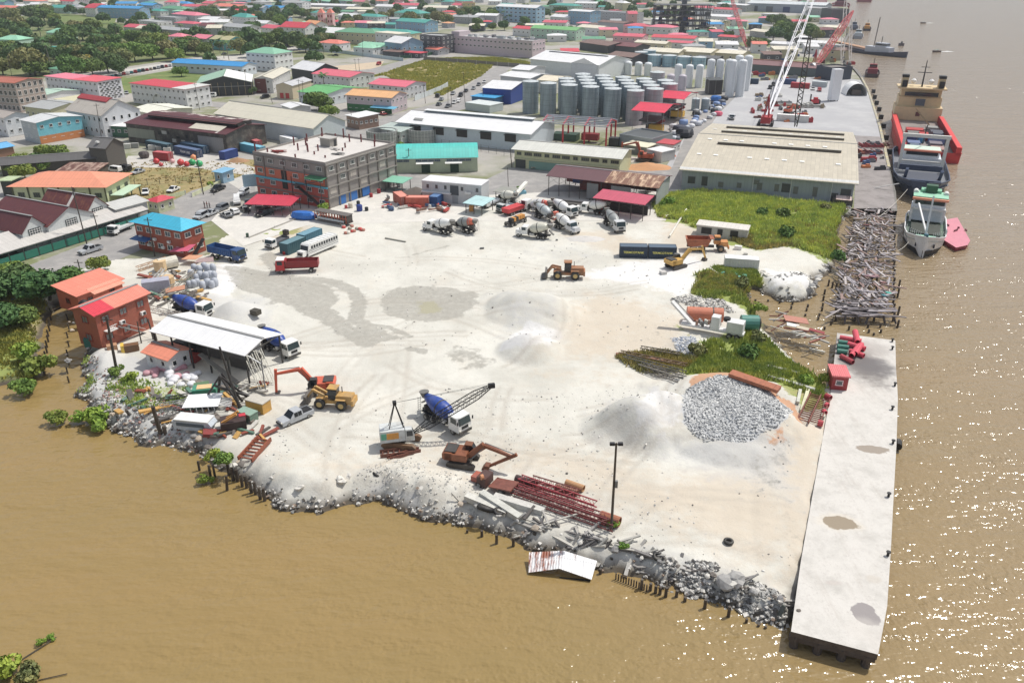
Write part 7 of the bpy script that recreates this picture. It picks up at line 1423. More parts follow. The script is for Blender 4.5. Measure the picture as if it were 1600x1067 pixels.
# ================================================================== jetty, pier, shore
JL=[(1236,986),(1252,872),(1272,760),(1298,615),(1308,520)];JR=[(1372,1022),(1386,950),(1392,860),(1396,780),(1401,690),(1403,620),(1400,575),(1399,532)]
def jmat():
 m,n,b=newmat('jetty_concrete');p=POS(n);nm=Q3(n,p,.3,6,.7);nf=Q3(n,p,2.2,5,.7)
 c=MIX(n,Q8(n,nm,.4,.75),(.64,.615,.57),(.50,.48,.44));c=MIX(n,Q4(n,'MULTIPLY',Q8(n,nf,.5,.75),.5),c,(.42,.385,.35))
 mq=N(n,'ShaderNodeMapping');n.links.new(p,mq.inputs[0]);mq.inputs['Scale'].default_value=(.9,.09,1);c=MIX(n,Q4(n,'MULTIPLY',Q8(n,Q3(n,mq.outputs[0],1.0,6,.75),.5,.72),.45),c,(.46,.42,.37));c=MIX(n,Q4(n,'MULTIPLY',Q8(n,Q3(n,p,6,3,.7),.58,.7),.4),c,(.36,.33,.3))
 def spot(u,v,rx,ry,ang,col,c,soft=.12,amt=.9,wob=.5):
  q=P(u,v,.12);mp=N(n,'ShaderNodeMapping');mp.vector_type='TEXTURE';mp.inputs['Location'].default_value=(q.x,q.y,.12);mp.inputs['Rotation'].default_value=(0,0,R(ang));mp.inputs['Scale'].default_value=(rx,ry,50);n.links.new(p,mp.inputs[0])
  ln=N(n,'ShaderNodeVectorMath');ln.operation='LENGTH';n.links.new(mp.outputs[0],ln.inputs[0]);d=Q4(n,'ADD',ln.outputs['Value'],Q4(n,'MULTIPLY',Q4(n,'SUBTRACT',Q3(n,p,.7,4,.6),.5),wob*2));f=Q8(n,d,1-soft,1+soft)
  return MIX(n,Q4(n,'MULTIPLY',Q4(n,'SUBTRACT',1.0,f),amt),c,col)
 for(u,v,rx,ry,a,col,s_,am)in[(1310,815,2.5,1.6,-12,(.66,.6,.5),.3,.6),(1312,817,2.0,1.25,-12,(.29,.235,.165),.06,.95),(1362,702,2.2,.95,-10,(.30,.25,.20),.07,.9),(1352,958,1.3,1.7,10,(.29,.265,.26),.06,.95),(1303,910,.8,.35,0,(.5,.44,.4),.4,.5),(1365,905,.8,.6,0,(.52,.47,.4),.4,.5),(1355,985,1.8,1.6,0,(.62,.58,.53),.4,.4),(1338,562,3.4,8.5,0,(.17,.15,.14),.45,.9),(1366,572,3.0,3.4,30,(.15,.14,.14),.5,.85),(1362,545,3.0,3.0,30,(.4,.37,.34),.5,.7)]:c=spot(u,v,rx,ry,a,col,c,s_,am)
 n.links.new(c,b.inputs['Base Color']);b.inputs['Roughness'].default_value=.8;bp=N(n,'ShaderNodeBump');bp.inputs['Strength'].default_value=.3;bp.inputs['Distance'].default_value=.06;n.links.new(nf,bp.inputs['Height']);n.links.new(bp.outputs[0],b.inputs['Normal']);return m
r=T('jetty',P(1300,800,0),0,lA='long pale concrete jetty with three muddy puddles',cat='jetty');mark('the concrete jetty',*P(1320,800).xy);o0_=r.location.copy()
def V7(pl,n_,z):
 q=[P(*p,z)for p in pl];ds=[0]
 for a,b in zip(q,q[1:]):ds.append(ds[-1]+(b-a).length)
 out=[]
 for i in Qx(n_):
  t=ds[-1]*i/(n_-1);k=max(j for j in Qx(len(ds))if ds[j]<=t+1e-6);k=min(k,len(q)-2);f=(t-ds[k])/(ds[k+1]-ds[k]);out.append(q[k].lerp(q[k+1],f))
 return out
zt=.14;nn_=22;Lq=V7(JL,nn_,zt);Rq=V7(JR,nn_,zt);m=MB();jm=jmat();side=Qp((96,86,80),dirt=.8,dcol=(50,44,40),sc=1.6)
V_=[x-o0_ for x in Lq]+[x-o0_ for x in Rq];m.add(V_,[(i,i+nn_,i+1+nn_,i+1)for i in Qx(nn_-1)],jm)
D_=QV((0,0,-.75));V2=[x+D_ for x in V_];k=len(V_)
m.add(V_+V2,[(i+1+nn_,i+nn_,i+nn_+k,i+1+nn_+k)for i in Qx(nn_-1)]+[(i,i+1,i+1+k,i+k)for i in Qx(nn_-1)]+[(nn_,0,k,nn_+k),(nn_-1,2*nn_-1,2*nn_-1+k,nn_-1+k)]+[(i+1+k,i+1+nn_+k,i+nn_+k,i+k)for i in Qx(nn_-1)],side)
for i,f in enumerate(m.f[:nn_-1]):pass
m.obj('deck',r);pile=MB().cyl((0,0,-4),(0,0,-.6),.45,Qp((86,76,70),dirt=.7),n=9).mesh('pile')
for i in Qx(0,nn_):
 for f in(.08,.36,.64,.92):link('pile',pile,r,Lq[i].lerp(Rq[i],f)*1.0-o0_+(QV((0,.4,0))if i==0 else QV())-QV((0,0,zt)))
m=MB();a,b=Lq[0]-o0_,Rq[0]-o0_;m.bar(a+QV((0,.25,-.9)),b+QV((0,.25,-.9)),.5,Qp((80,70,66),dirt=.7));m.obj('end_beam',r)
bol=MB();bol.cyl((0,0,0),(0,0,.5),.16,BL,r1=.14,n=8);bol.cyl((0,0,.5),(0,0,.6),.26,BL,n=8);bol=bol.mesh('bollard')
for i,(u,v)in enumerate([(1392,776),(1391,868),(1399,693),(1398,640),(1398,546),(1398,534),(1402,603)]):
 o=link('bollard',bol,N0,P(u-4,v,.14));tag(o,'%s black bollard from the far end of the jetty edge'%['fifth','nearest','fourth','third','second','farthest','middle'][i]if i not in(1,5)else['','nearest black bollard on the jetty edge','','','','farthest black bollard on the jetty edge'][i],'bollard','jetty bollards')
m=MB().cyl(P(1403,698,-1.2),P(1403,690,-1.2),.55,TY,n=12);tag(m.obj('fender'),'round black tyre fender hanging on the river side of the jetty','fender')
TYM=MB();n_=20
TYM.lathe((0,0,0),(0,0,.34),[(0,.42),(.1,.56),(.5,.6),(.9,.56),(1,.42),(1,.3),(.5,.27),(0,.3),(0,.42)],TY,n=n_,cap=F0);TYM=TYM.mesh('tyre',True)
def tyre(u,v,s,lA,tilt=0,z=N0):
 o=link('tyre',TYM,N0,at(u,v)if z is N0 else P(u,v,z));o.scale=(s,)*3;o.rotation_euler=(tilt,0,random.uniform(0,3));tag(o,lA,'tyre')
tyre(1138,848,1.0,'lone black tyre lying on the open yard near the jetty');tyre(758,806,1.9,'large ribbed tyre half buried in the rubble bank',.6);tyre(589,772,1.1,'black tyre on the bank beside the white boulders',.9);tyre(778,812,1.1,'smaller tyre behind the large ribbed one',.3);tyre(1026,878,1.0,'black tyre in the broken timber near the rubble',.3);tyre(852,432,.8,'tyre by the loader bucket')if F0 else N0
# ---- wooden posts in the river
PWD=Qp((72,62,54),dirt=.7,dcol=(130,122,110));postm={}
def post(u,v,h,w_=.3,lA=N0,lean=(0,0),z=Q1,desc='dark timber stump in the river',gA='old pier stumps'):
 key=(round(h,1),w_)
 if key not in postm:postm[key]=MB().cyl((0,0,-.6),(0,0,h),w_/2*1.15,PWD,r1=w_/2,n=7).mesh('timber_pile')
 o=link('timber_pile',postm[key],N0,P(u,v,z));o.rotation_euler=(lean[0],lean[1],random.uniform(0,3))
 tag(o,lA,'pile',N0)if lA else auto(o,desc,'pile',gA);return o
post(254,688,5.6,.55,'tall thick weathered post standing at the rubble bank',(0,-.05));post(206,655,4.6,.4,'leaning weathered post beside the white scrap',(0,-.75));post(261,688,2.4,.5,'short post touching the tall thick one');post(312,735,1.5,.3,'slim post in the river left of the weeds');post(330,748,2.2,.32,'left of the two close posts by the river weeds');post(336,745,2.0,.3,'right of the two close posts by the river weeds');post(355,766,2.4,.34,'leaning grey post standing off the sheet piles',(0,-.12))
for i in Qx(9):post(358+i*7,742+i*5+(i%2)*3,1.9,.4,desc='grey retaining pile',gA='retaining piles below the rusty frame')
for(u,v,h)in[(682,818,.5),(659,812,.6),(730,832,.4),(753,838,.9),(776,849,1.3),(802,853,1.2),(938,896,.7),(1002,920,1.4),(1016,922,1.0),(1024,926,1.0),(1031,928,1.0),(1040,932,1.3),(1057,932,.9),(1070,939,.6),(1107,933,.5),(1101,950,1.2),(1138,963,1.4),(1166,972,.5),(1172,952,.9),(1185,978,.3),(1196,981,.3),(1142,944,.6)]:post(u,v,h,.34 if h>.55 else .28)
for i in Qx(14):post(962+i*4.0,905+i*1.5,.9,.16,desc='thin upright stake',gA='row of thin stakes at the waterline')
for(u,v,h)in[(1180,472,.6),(1218,474,.6),(1200,471,.4),(1220,468,.3),(1238,476,.7),(1236,483,.7),(1262,480,.6),(1260,486,.6),(1258,494,.5),(1280,494,.6),(1278,500,.7),(1285,480,.9),(1286,470,1.1),(1288,460,1.1),(1284,486,.8),(1300,504,.8),(1298,508,.9),(1310,470,1.0),(1309,462,1.0),(1308,478,.9),(1300,450,1.4),(1294,447,1.4),(1306,452,1.4),(1356,512,.8),(1357,520,.7),(1375,512,.9),(1376,520,.7),(1402,512,1.6),(1365,524,.5),(1403,492,1.8),(1402,465,2.0),(1404,450,1.8),(1288,515,.6),(1326,516,.9),(1320,500,1.0)]:post(u,v,h,.38,desc='dark timber stump in the inlet',gA='timber stumps in the inlet')
for i in Qx(12):post(80-i*1.0+(i%2),492+i*8.5,1.4,.3,desc='timber of the creek bank revetment',gA='creek revetment posts');
for i in Qx(8):post(106+(i%2)*2,500+i*14,1.2,.24,desc='slim creek stake',gA='creek stakes')
tag(MB().bar(P(84,486,-.2),P(108,474,-.1),.3,PWD).obj('plank'),'long plank laid across the head of the creek','plank')
# ---- ruined timber pier
r=T('ruined_pier',P(1350,480,-.2),0,lA='collapsed grey timber pier between the wharf and the inlet',cat='pier');mark('the ruined timber pier',*P(1350,430).xy);O=r.location.copy()
pc_=[Qp((164,156,160),dirt=.5),Qp((132,124,124),dirt=.5),Qp((188,178,174),dirt=.5),Qp((92,84,84),dirt=.6),Qp((150,120,110),dirt=.5)]
rg=random.Random(11);plm=[MB().box((0,0,0),(1,.36,.14),c).mesh('plank')for c in pc_]
def pq(u,v,z=-.2):return P(u,v,z)-O
def plank(a,b,z0=0.,z1=N0,k=N0):
 d=b-a;o=link('plank',plm[rg.randrange(5)if k is N0 else k],r,(a+b)/2+QV((0,0,z0)));o.scale=(d.length,rg.uniform(.7,1.6),1);o.rotation_euler=(rg.uniform(-.1,.1),-math.atan2((z1 if z1 is not N0 else 0),d.length),math.atan2(d.y,d.x))
def pier_lr(v):return 1306+(1338-1306)*max(0,min(1,(470-v)/150)),1400
for j in Qx(13):
 v=338+j*13.0;l_,r_=pier_lr(v);plank(pq(l_,v,-.6),pq(r_,v+rg.uniform(-1,1),-.6),0,0,1)
for j in Qx(170):
 v=rg.uniform(326,492);l_,r_=pier_lr(v);u=rg.uniform(l_,r_-12);
 if rg.random()<.2 and v>400:continue
 L_=rg.uniform(2.0,5.0);a_=rg.choice([R(90),R(90),R(88),R(0)])+rg.gauss(0,.35);p=pq(u,v);plank(p,p+QV((math.cos(a_),math.sin(a_),0))*L_,rg.uniform(0,.35),rg.uniform(-.5,.5))
for j in Qx(46):
 u=rg.uniform(1312,1388);v=rg.uniform(425,480);p=pq(u,v);plank(p,p+QV((rg.uniform(-.3,.3),rg.uniform(1.6,3.2),0)),rg.uniform(0,.2))
for j in Qx(30):
 u=rg.uniform(1292,1372);v=rg.uniform(470,494);a_=rg.gauss(R(-8),.28);L_=rg.uniform(4,9);p=pq(u,v);q=p+QV((math.cos(a_),math.sin(a_),0))*L_
 if q.x+O.x>P(1402,480).x:continue
 plank(p,q,rg.uniform(-.2,.6),rg.uniform(-.3,.6),rg.choice([0,1,3]))
plank(pq(1290,494),pq(1322,482),.1,1.0,2)
m=MB()
for j in Qx(620):
 v=rg.uniform(322,484)if j%3 else rg.uniform(322,400);l_,r_=pier_lr(v);p=pq(rg.uniform(l_,r_-4),v);a_=rg.choice([R(90),R(0),R(80),R(20)])+rg.gauss(0,.5);d=QV((math.cos(a_),math.sin(a_),rg.uniform(-.15,.15)))*rg.uniform(.4,1.3);p.z+=rg.uniform(-.4,.25);m.bar(p-d,p+d,rg.uniform(.14,.32),pc_[rg.randrange(5)],.1)
q=m.obj('timber_litter',r);q['kind']='stuff'
for(u,v,c,s_)in[(1382,462,(40,130,140),1.0),(1388,458,(60,190,170),.8),(1362,432,(150,110,116),1.8),(1354,352,(120,60,56),1.2),(1380,442,(140,90,84),1.0)]:
 m=MB();m.box((0,0,.1),(1.5*s_,.9*s_,.12),c,rz=rg.uniform(0,3),ry=.2);m.obj('sheet_scrap',r,pq(u,v,.1))
pp=MB().cyl((0,0,-3),(0,0,.1),.22,PWD,n=7).mesh('pile')
for j in Qx(12):
 for u_f in(0.02,.34,.66,.98):
  v=340+j*13.5;l_,r_=pier_lr(v);link('pile',pp,r,pq(l_+(r_-l_)*u_f,v,-.2))
for u in(1322,1338,1358,1380,1396):m=MB();m.bar(pq(u,492,-.2),pq(u+rg.uniform(-6,6),506,-1.8),.3,pc_[3]);m.obj('fallen_post',r)
TB=[(150,146,142),(170,166,158),(122,118,116),(98,92,88),(190,186,176)];tmm={}
def Qt(a,b,c,w_=.34,lA=N0,za=.3,zb=.3,desc=N0,name='timber',gA='loose timbers along the shore',ht=N0):
 A_=PH(*a)if za is not N0 else P(*a,Q1);B_=PH(*b);A_.z=max(A_.z,Q1)+(za or .1);B_.z=max(B_.z,Q1)+zb;mid=(A_+B_)/2
 m=MB();m.bar(A_-mid,B_-mid,w_,Qp(c,dirt=.6),ht or w_*.7);o=m.obj(name,N0,mid);tag(o,lA,'timber',N0)if lA else auto(o,desc or 'grey timber baulk','timber',gA);return o
Qt((728,780),(792,804),(206,204,194),1.0,'left of the two long pale concrete beams on the bank',.5,.3,name='concrete_beam');Qt((752,778),(812,812),(196,196,186),.9,'middle long pale concrete beam crossing the left one',.8,.3,name='concrete_beam');Qt((772,780),(850,802),(204,202,194),1.0,'right long pale concrete beam below the rusty wreck',.4,.3,name='concrete_beam')
Qt((764,838),(796,809),(206,196,190),.3,'straight pale pole dipping into the river',.1,.5)
rg=random.Random(12)
for j in Qx(170):
 t=rg.random()if j<130 else rg.uniform(-.3,1.8);u=790+240*t;v=824+68*t+rg.uniform(-20,24)*(1-.3*t);a_=rg.choice([R(-22),R(-18),R(30),R(70),R(120)])+rg.gauss(0,.2);L_=rg.uniform(16,62);c=rg.choice(TB)
 Qt((u,v),(u+math.cos(a_)*L_,v-math.sin(a_)*L_*.55),c,rg.uniform(.16,.36),N0,rg.uniform(.1,.9),rg.uniform(.0,.8),desc='grey broken timber')
for(a,b,c,lb)in[((815,848),(870,856),(160,164,168),'pale timber lying level at the waterline left of the sheet roof'),((905,838),(948,850),(172,170,164),'round log below the foot of the tall mast'),((962,870),(1012,906),(180,178,172),'long timber slanting to the waterline'),((985,880),(1052,912),(150,148,146),'heavy baulk by the tyre in the timber tangle'),((1010,880),(1050,918),(110,104,100),'dark curved baulk at the right of the tangle'),((933,900),(945,868),(186,182,172),'thin pole standing out of the tangle'),((976,915),(985,875),(180,176,168),'pale pole leaning over the waterline stakes'),((1212,985),(1224,950),(90,96,88),'dark pole stack against the jetty corner')]:Qt(a,b,c,.4,lb,.3,.4)
r=T('sheet_roof',P(878,880,-1.4),hd((836,872),(925,880)),lA='crumpled white sheet roof with rust stains half in the river',cat='scrap');mark('the crumpled sheet roof',r.location.x,r.location.y);sm_=Qs((236,232,226),'x',rust=.7,rcol=(170,84,44),pitch=.8)
m=MB();m.slab((-3.6,-1.6,-.3),(-.2,-1.4,.5),(.1,1.0,1.0),(-3.8,.8,.5),.05,sm_);m.obj('sheet',r);m=MB();m.slab((-.2,-1.4,.5),(3.4,-1.9,-.2),(3.9,.5,.4),(.1,1.0,1.0),.05,Qs((240,240,236),'x',rust=.3,pitch=.8));m.obj('sheet',r);m=MB();m.bar((-3.6,-1.5,-.8),(3.3,-1.7,-.6),.2,BL);m.bar((-3,.5,-.8),(3,.4,0),.2,BL);m.obj('beam',r)
# ---- rocks and rubble
rs=np.random.RandomState(5)
def rockmesh(seed,c):
 bm_v=[];import bmesh;b=bmesh.new();bmesh.ops.create_icosphere(b,subdivisions=2,radius=.5);r_=random.Random(seed);off=QV((r_.uniform(0,50),)*3)
 for v in b.verts:v.co*=1+.6*noise.noise(v.co*2.2+off)+.15*noise.noise(v.co*6+off);v.co.z*=.72
 me=bpy.data.meshes.new('boulder');b.to_mesh(me);b.free();me.materials.append(c);return me
RK=[rockmesh(i,Qp(c,rough=.95,dirt=.5))for i,c in enumerate([(196,192,184),(170,168,164),(214,210,200),(140,138,136),(120,112,104),(186,170,150)])]
def Qo(u,v,s,lA=N0,k=N0):
 p=at(u,v);p.z=max(p.z,Q1)+s*.12;o=link('boulder',RK[rs.randint(6)if k is N0 else k],N0,p);o.scale=(s*rs.uniform(.8,1.3),s*rs.uniform(.8,1.2),s*rs.uniform(.7,1.0));o.rotation_euler=(rs.uniform(-.3,.3),rs.uniform(-.3,.3),rs.uniform(0,6))
 tag(o,lA,'boulder')if lA else auto(o,'grey white boulder on the shore','boulder','boulders along the shore')
Qo(533,782,1.5,'large smooth white boulder at the bank point',2);Qo(538,788,1.2,'flat white boulder just below the smooth one',2);Qo(548,777,1.1,'angular white boulder right of the smooth one',0);Qo(664,798,1.8,'big pale concrete lump at the waterline',2);Qo(679,800,1.4,'rounded concrete lump beside the big pale one',0);Qo(684,820,.5,'tiny pale stone out in the river',2)
Qo(1140,935,2.2,'large dusty grey block beside the round white stone near the jetty',1);Qo(1139,920,1.6,'round white stone on the bank near the jetty',2);Qo(1130,942,1.8,'grey slab at the waterline near the jetty',1);Qo(314,704,1.2,'pale boulder below the sheet roof scrap',5)
for j in Qx(90):
 t=rs.uniform(0,1);k=t*(len(Q5)-1);i=int(k);f=k-i;a,b=Q5[i],Q5[min(i+1,len(Q5)-1)];Qo(a[0]+(b[0]-a[0])*f+rs.uniform(-8,8),a[1]+(b[1]-a[1])*f+rs.uniform(-6,5),rs.uniform(.3,.6)*rs.choice([1,1,1.5,2]))
PRM=[(1182,444),(1190,452),(1204,458),(1222,460),(1240,462),(1262,460),(1280,454),(1290,440)]
for j in Qx(46):k=rs.uniform(0,len(PRM)-1.01);i=int(k);f=k-i;Qo(PRM[i][0]+(PRM[i+1][0]-PRM[i][0])*f+rs.uniform(-4,4),PRM[i][1]+(PRM[i+1][1]-PRM[i][1])*f+rs.uniform(-12,2),rs.uniform(.6,1.5),k=rs.choice([0,1,2,3]))
def Qu(name,lA,gen,n,s0,s1,cols,flat_=.6):
 """many small broken stones in one mesh"""
 V,F,MI=[],[],[];base=np.array([[-1,-1,-1],[1,-1,-1],[1,1,-1],[-1,1,-1],[-.7,-.6,1],[.6,-.8,1],[.8,.6,1],[-.6,.7,1]],float)*.5;fc=np.array([[0,3,2,1],[4,5,6,7],[0,1,5,4],[1,2,6,5],[2,3,7,6],[3,0,4,7]])
 pts=gen(n);n=len(pts);s=rs.uniform(s0,s1,n)*rs.uniform(.6,1.2,n);ax=rs.normal(size=(n,3,3));Q,_=np.linalg.qr(ax);vs=(base[N0]*(s[:,N0,N0]*rs.uniform(.6,1.2,(n,1,3))))@Q;vs[:,:,2]*=flat_+.2;vs+=pts[:,N0,:]
 me=npmesh(name,vs[:,fc].reshape(-1,3),4,[Qp(c,rough=.95,dirt=.3)for c in cols])
 me.polygons.foreach_set('material_index',np.repeat(rs.randint(0,len(cols),n),6).astype(np.int32));me.update();tag(link(name,me),lA,kind='stuff')
def V9(pl,zoff=0.05,dens=N0):
 poly=wxy(pl)
 def g(n):
  lo,hi=poly.min(0),poly.max(0);q=rs.uniform(lo,hi,(n*4,2));q=q[inside(q[:,0],q[:,1],poly)]
  if dens:q=q[Q7(q[:,0],q[:,1],dens,5)>rs.uniform(.35,.6,len(q))]
  q=q[:n];return np.array([[a,b,HT(a,b)+zoff]for a,b in q])
 return g
def along(pl,spread,lo=-1.9):
 q=wxy(pl)
 def g(n):
  k=rs.uniform(0,len(q)-1.001,n);i=k.astype(int);f=(k-i)[:,N0];p=q[i]*(1-f)+q[i+1]*f+rs.normal(size=(n,2))*spread;z=np.array([HT(a,b)for a,b in p]);ok=z>lo;return np.column_stack([p[ok],z[ok]+.08])
 return g
GRY=[(206,203,196),(184,182,176),(150,150,146),(220,216,208),(112,108,102)]
Qu('crushed_stone','broken grey white stones heaped beside the jetty',V9([(1060,640),(1072,618),(1120,604),(1180,610),(1222,640),(1234,664),(1210,690),(1160,706),(1100,702),(1068,682)],.04),9000,.09,.27,[(210,210,208),(184,186,186),(226,226,222),(136,138,140)])
Qu('rubble','broken concrete rubble down the yard bank',along(Q5,.95),6500,.1,.46,GRY+[(150,130,112),(90,82,72)])
Qu('rubble','broken concrete rubble round the inlet',along(COVE[9:19]+PRM,.7),1500,.15,.5,GRY+[(96,90,82)])
Qu('rubble','white rubble at the point left of the yard',V9([(116,560),(150,560),(200,600),(300,640),(340,700),(300,694),(210,676),(120,632)],.05,.3),2600,.1,.42,GRY+[(170,130,120),(120,110,96)])
Qu('rubble','small stones strewn over the mound beside the crane',V9([(560,740),(620,712),(700,740),(780,790),(740,810),(620,780),(540,778)],.03,.3),800,.06,.2,GRY[:2]+[GRY[3]])
Qu('rubble','dusty boulders and stones at the jetty corner',V9([(1030,868),(1120,880),(1236,930),(1234,975),(1160,946),(1040,910)],.05,.3),1800,.12,.5,GRY+[(96,94,92)])
Qu('rubble','grey stone spread behind the trailer plant',V9([(1040,470),(1075,462),(1120,470),(1150,490),(1090,486)],.03,.3),700,.15,.5,GRY);Qu('rubble','grey and blue stone patch beside the weeds',V9([(1048,528),(1085,530),(1095,552),(1060,556)],.03),600,.15,.45,[(190,194,200),(150,160,176),(214,214,212)])
Qu('rubble','clods and stones scattered over the yard',V9([(380,620),(900,600),(1240,610),(1236,900),(1000,870),(640,760),(420,760)],.01,.12),900,.06,.26,GRY);Qu('rubble','stones scattered over the back of the yard',V9([(340,420),(900,380),(1080,440),(1060,560),(400,540)],.01,.12),500,.08,.3,GRY)
Qu('rubble','old rubble strip in front of the tan warehouse',V9([(1066,298),(1330,320),(1326,335),(1150,312)],.1),900,.2,.8,GRY+[(120,100,84)])
for j in Qx(13):p=P(1096+j*18,305+j*1.5);m=MB();m.box((0,0,.2),(rg.uniform(2.2,3.2),1.5,.25),Qp((150,144,136),dirt=.7),rz=rg.uniform(-.3,.3),ry=rg.uniform(-.08,.08));auto(m.obj('concrete_slab',N0,p,hd((1067,293),(1336,313))),'broken concrete slab','slab','concrete slabs below the warehouse')
# ================================================================== scrap and stores in the yard
def Qf(lA,a,b,wdt,nrung,c,z=.3,tube=.22,name='steel_frame_scrap',rungt=.16,lattice_=F0,h_=.5,zb=N0,cat='scrap steel'):
 A_=PH(*a);B_=PH(*b);d=B_-A_;L_=QV((d.x,d.y)).length;r=T(name,(A_.x,A_.y,max(A_.z,-.15)+z),math.atan2(d.y,d.x),lA=lA,cat=cat);pc=Qp(c,dirt=.6,dcol=(90,50,36));zz=max(-.2,min(.3,B_.z-A_.z))
 for sy in(-1,1):MB().bar((0,sy*wdt/2,0),(L_,sy*wdt/2,zz),tube,pc,h_).obj('rail',r)
 rm_=MB().box((0,0,0),(rungt,wdt-.05,rungt),pc).mesh('rung')
 for i in Qx(nrung):t=(i+.5)/nrung;link('rung',rm_,r,(L_*t,0,zz*t))
 return r,L_
Qf('brown ladder like steel frame lying at the bank corner',(386,738),(414,690),2.0,7,(150,76,44),.5,.2,h_=.6);Qf('brown ladder frame on the white dust below the crane',(594,712),(646,706),1.1,6,(112,66,50),.3,.18);Qf('rusty lattice beam beside the ladder frame below the crane',(606,718),(656,704),.6,5,(116,62,46),.2,.16)
Qf('dark red steel grillage beside the stone heap, left half',(1254,662),(1273,624),1.5,14,(134,74,56),.4,.14,rungt=.12);Qf('dark red steel grillage beside the stone heap, right half',(1271,664),(1288,627),1.5,14,(130,70,54),.4,.14,rungt=.12)
for i,(a,b,c,lb)in enumerate([((800,768),(950,820),(132,48,50),'longest dark red lattice boom in the pile by the lamp mast'),((812,760),(930,800),(166,50,58),'bright red lattice boom behind the longest one'),((806,776),(960,830),(110,50,46),'brown lattice boom lowest in the red pile'),((830,758),(905,780),(124,60,50),'short brown lattice boom at the back of the red pile')]):
 A_,B_=at(*a,dz=.7+.3*(i==1)),at(*b,dz=.7+.2*(i==1));d=B_-A_;o=MB().lattice(QV(),d,1.0,.9,16,.12,Qp(c,dirt=.4)).obj('lattice_boom',N0,A_);tag(o,lb,'lattice boom','scrap lattice booms')
mark('the red scrap booms',P(880,790).x,P(880,790).y)
for(a,b,rad,c,lb)in[((938,812),(968,822),.62,(166,100,64),'short rust orange pipe at the foot of the tall lamp mast'),((884,758),(912,768),.45,(190,140,90),'tan steel pipe at the top of the red pile'),((868,764),(902,774),.4,(150,96,74),'brown steel pipe below the tan one'),((806,752),(838,762),.5,(70,46,42),'dark brown box girder behind the red booms')]:
 A_,B_=at(*a,dz=rad),at(*b,dz=rad);m=MB();m.lathe(A_-A_,B_-A_,[(0,rad),(1,rad),(1,rad*.85),(.02,rad*.85)],Qp(c,dirt=.5),n=14,cap=F0);tag(m.obj('steel_pipe',N0,A_),lb,'pipe')
r=T('truck_wreck',at(772,762),R(150),lA='rusted brown truck wreck with tilted bonnet on the bank',cat='wreck');rw=Qp((140,82,66),dirt=.7,dcol=(80,44,34))
m=MB();m.box((-1.4,0,1.0),(3.2,2.2,.18),rw,ry=.15);m.box((-1.4,-1.0,.6),(3.0,.12,.7),rw);Qr(r,'load_bed',m);m=MB();m.box((1.2,.2,1.1),(1.3,1.9,1.3),Qp((88,56,48),dirt=.6));Qr(r,'cab',m);m=MB();m.box((2.4,0,.8),(1.2,1.4,.7),Qp((176,90,66),dirt=.6));Qr(r,'bonnet',m);Qr(r,'headlamp',MB().cyl((1.0,.9,1.9),(1.2,1.2,1.9),.35,(200,130,80),n=10));Qk(r,1.6,1.0,.5,.3);Qk(r,-1.6,1.0,.5,.3)
def Qb(name,u,v,d,c,lA,cat,rz=0,z=0,ry=0,extra=N0,loc=N0):
 m=MB();m.box((0,0,d[2]/2),d,Qp(c,dirt=.5),rz=0,ry=ry);p=at(u,v)if loc is N0 else loc;p.z+=z;r=T(name,p,rz,lA=lA,cat=cat);m.obj('body',r)
 if extra:extra(r)
 return r
def lid(c,d):return lambda r:MB().box((0,0,d[2]+.06),(d[0]*1.06,d[1]*1.06,.12),Qp(c)).obj('lid',r)
Qb('skip',405,640,(3.2,1.8,1.7),(214,160,50),'yellow steel box with pale top beside the orange excavator','steel box',R(-25),extra=lid((196,190,176),(3.2,1.8,1.7)))
Qb('generator',388,655,(2.6,1.5,1.3),(110,140,120),'pale green engine housing below the yellow box','engine housing',R(-30),extra=lid((140,170,150),(2.6,1.5,1.3)));Qb('hopper',322,620,(3.4,1.8,1.7),(60,150,120),'sea green steel hopper in the scrap by the big pole','hopper',R(12),extra=lid((236,190,130),(2,1.2,1.7)))
Qb('machine_scrap',366,668,(3.4,2.4,1.5),(70,50,46),'burnt brown machine with yellow arms in the scrap corner','scrap machine',R(20),extra=lambda r:(MB().bar((-1.5,-.6,1.4),(.6,-.9,2.6),.3,(220,150,40)).obj('arm',r),MB().bar((-1.0,.6,1.3),(.9,.2,2.4),.25,(220,150,40)).obj('arm',r),MB().box((1.3,.5,1.3),(.9,.8,.6),(200,40,60)).obj('red_panel',r)))
Qb('machine_scrap',336,682,(3.0,1.6,.5),(140,50,46),'crimson steel plate lying at the bank edge','steel plate',R(18),ry=.25)
m=MB();m.slab((-2.6,-1.2,1.6),(2.4,-1.8,1.5),(2.9,1.3,2.0),(-1.9,1.6,2.1),.06,Qp((240,240,240),dirt=.1));r=T('sheet_shelter',at(318,642),R(14),lA='torn white sheet shelter on pale struts in the scrap corner',cat='shelter');m.obj('sheet',r)
for i in Qx(5):MB().bar((-1.4+i*.8,-1.3,0),(-1.5+i*.8,-1.3,1.6),.1,Q2).obj('strut',r)
for i in Qx(6):MB().bar((2.2,-1.3+i*.45,1.6),(4.2,-1.9+i*.45,1.2),.12,Q2).obj('strut',r)
r=T('boat_cabin',at(306,668),R(-10),lA='white boat cabin hulk tilted on the rubble bank',cat='boat hulk');m=MB();m.prism([(-2.8,0),(-3.0,1.3),(2.6,1.5),(3.0,.9),(2.4,0)],-.9,.9,Qp((196,206,214),dirt=.4));m.obj('hull',r);MB().box((0,0,1.6),(5.2,2.1,.16),Q2).obj('roof',r);MB().box((-.2,-.93,.9),(4.2,.06,.5),(90,104,116)).obj('window',r);mark('the white boat cabin',r.location.x,r.location.y)
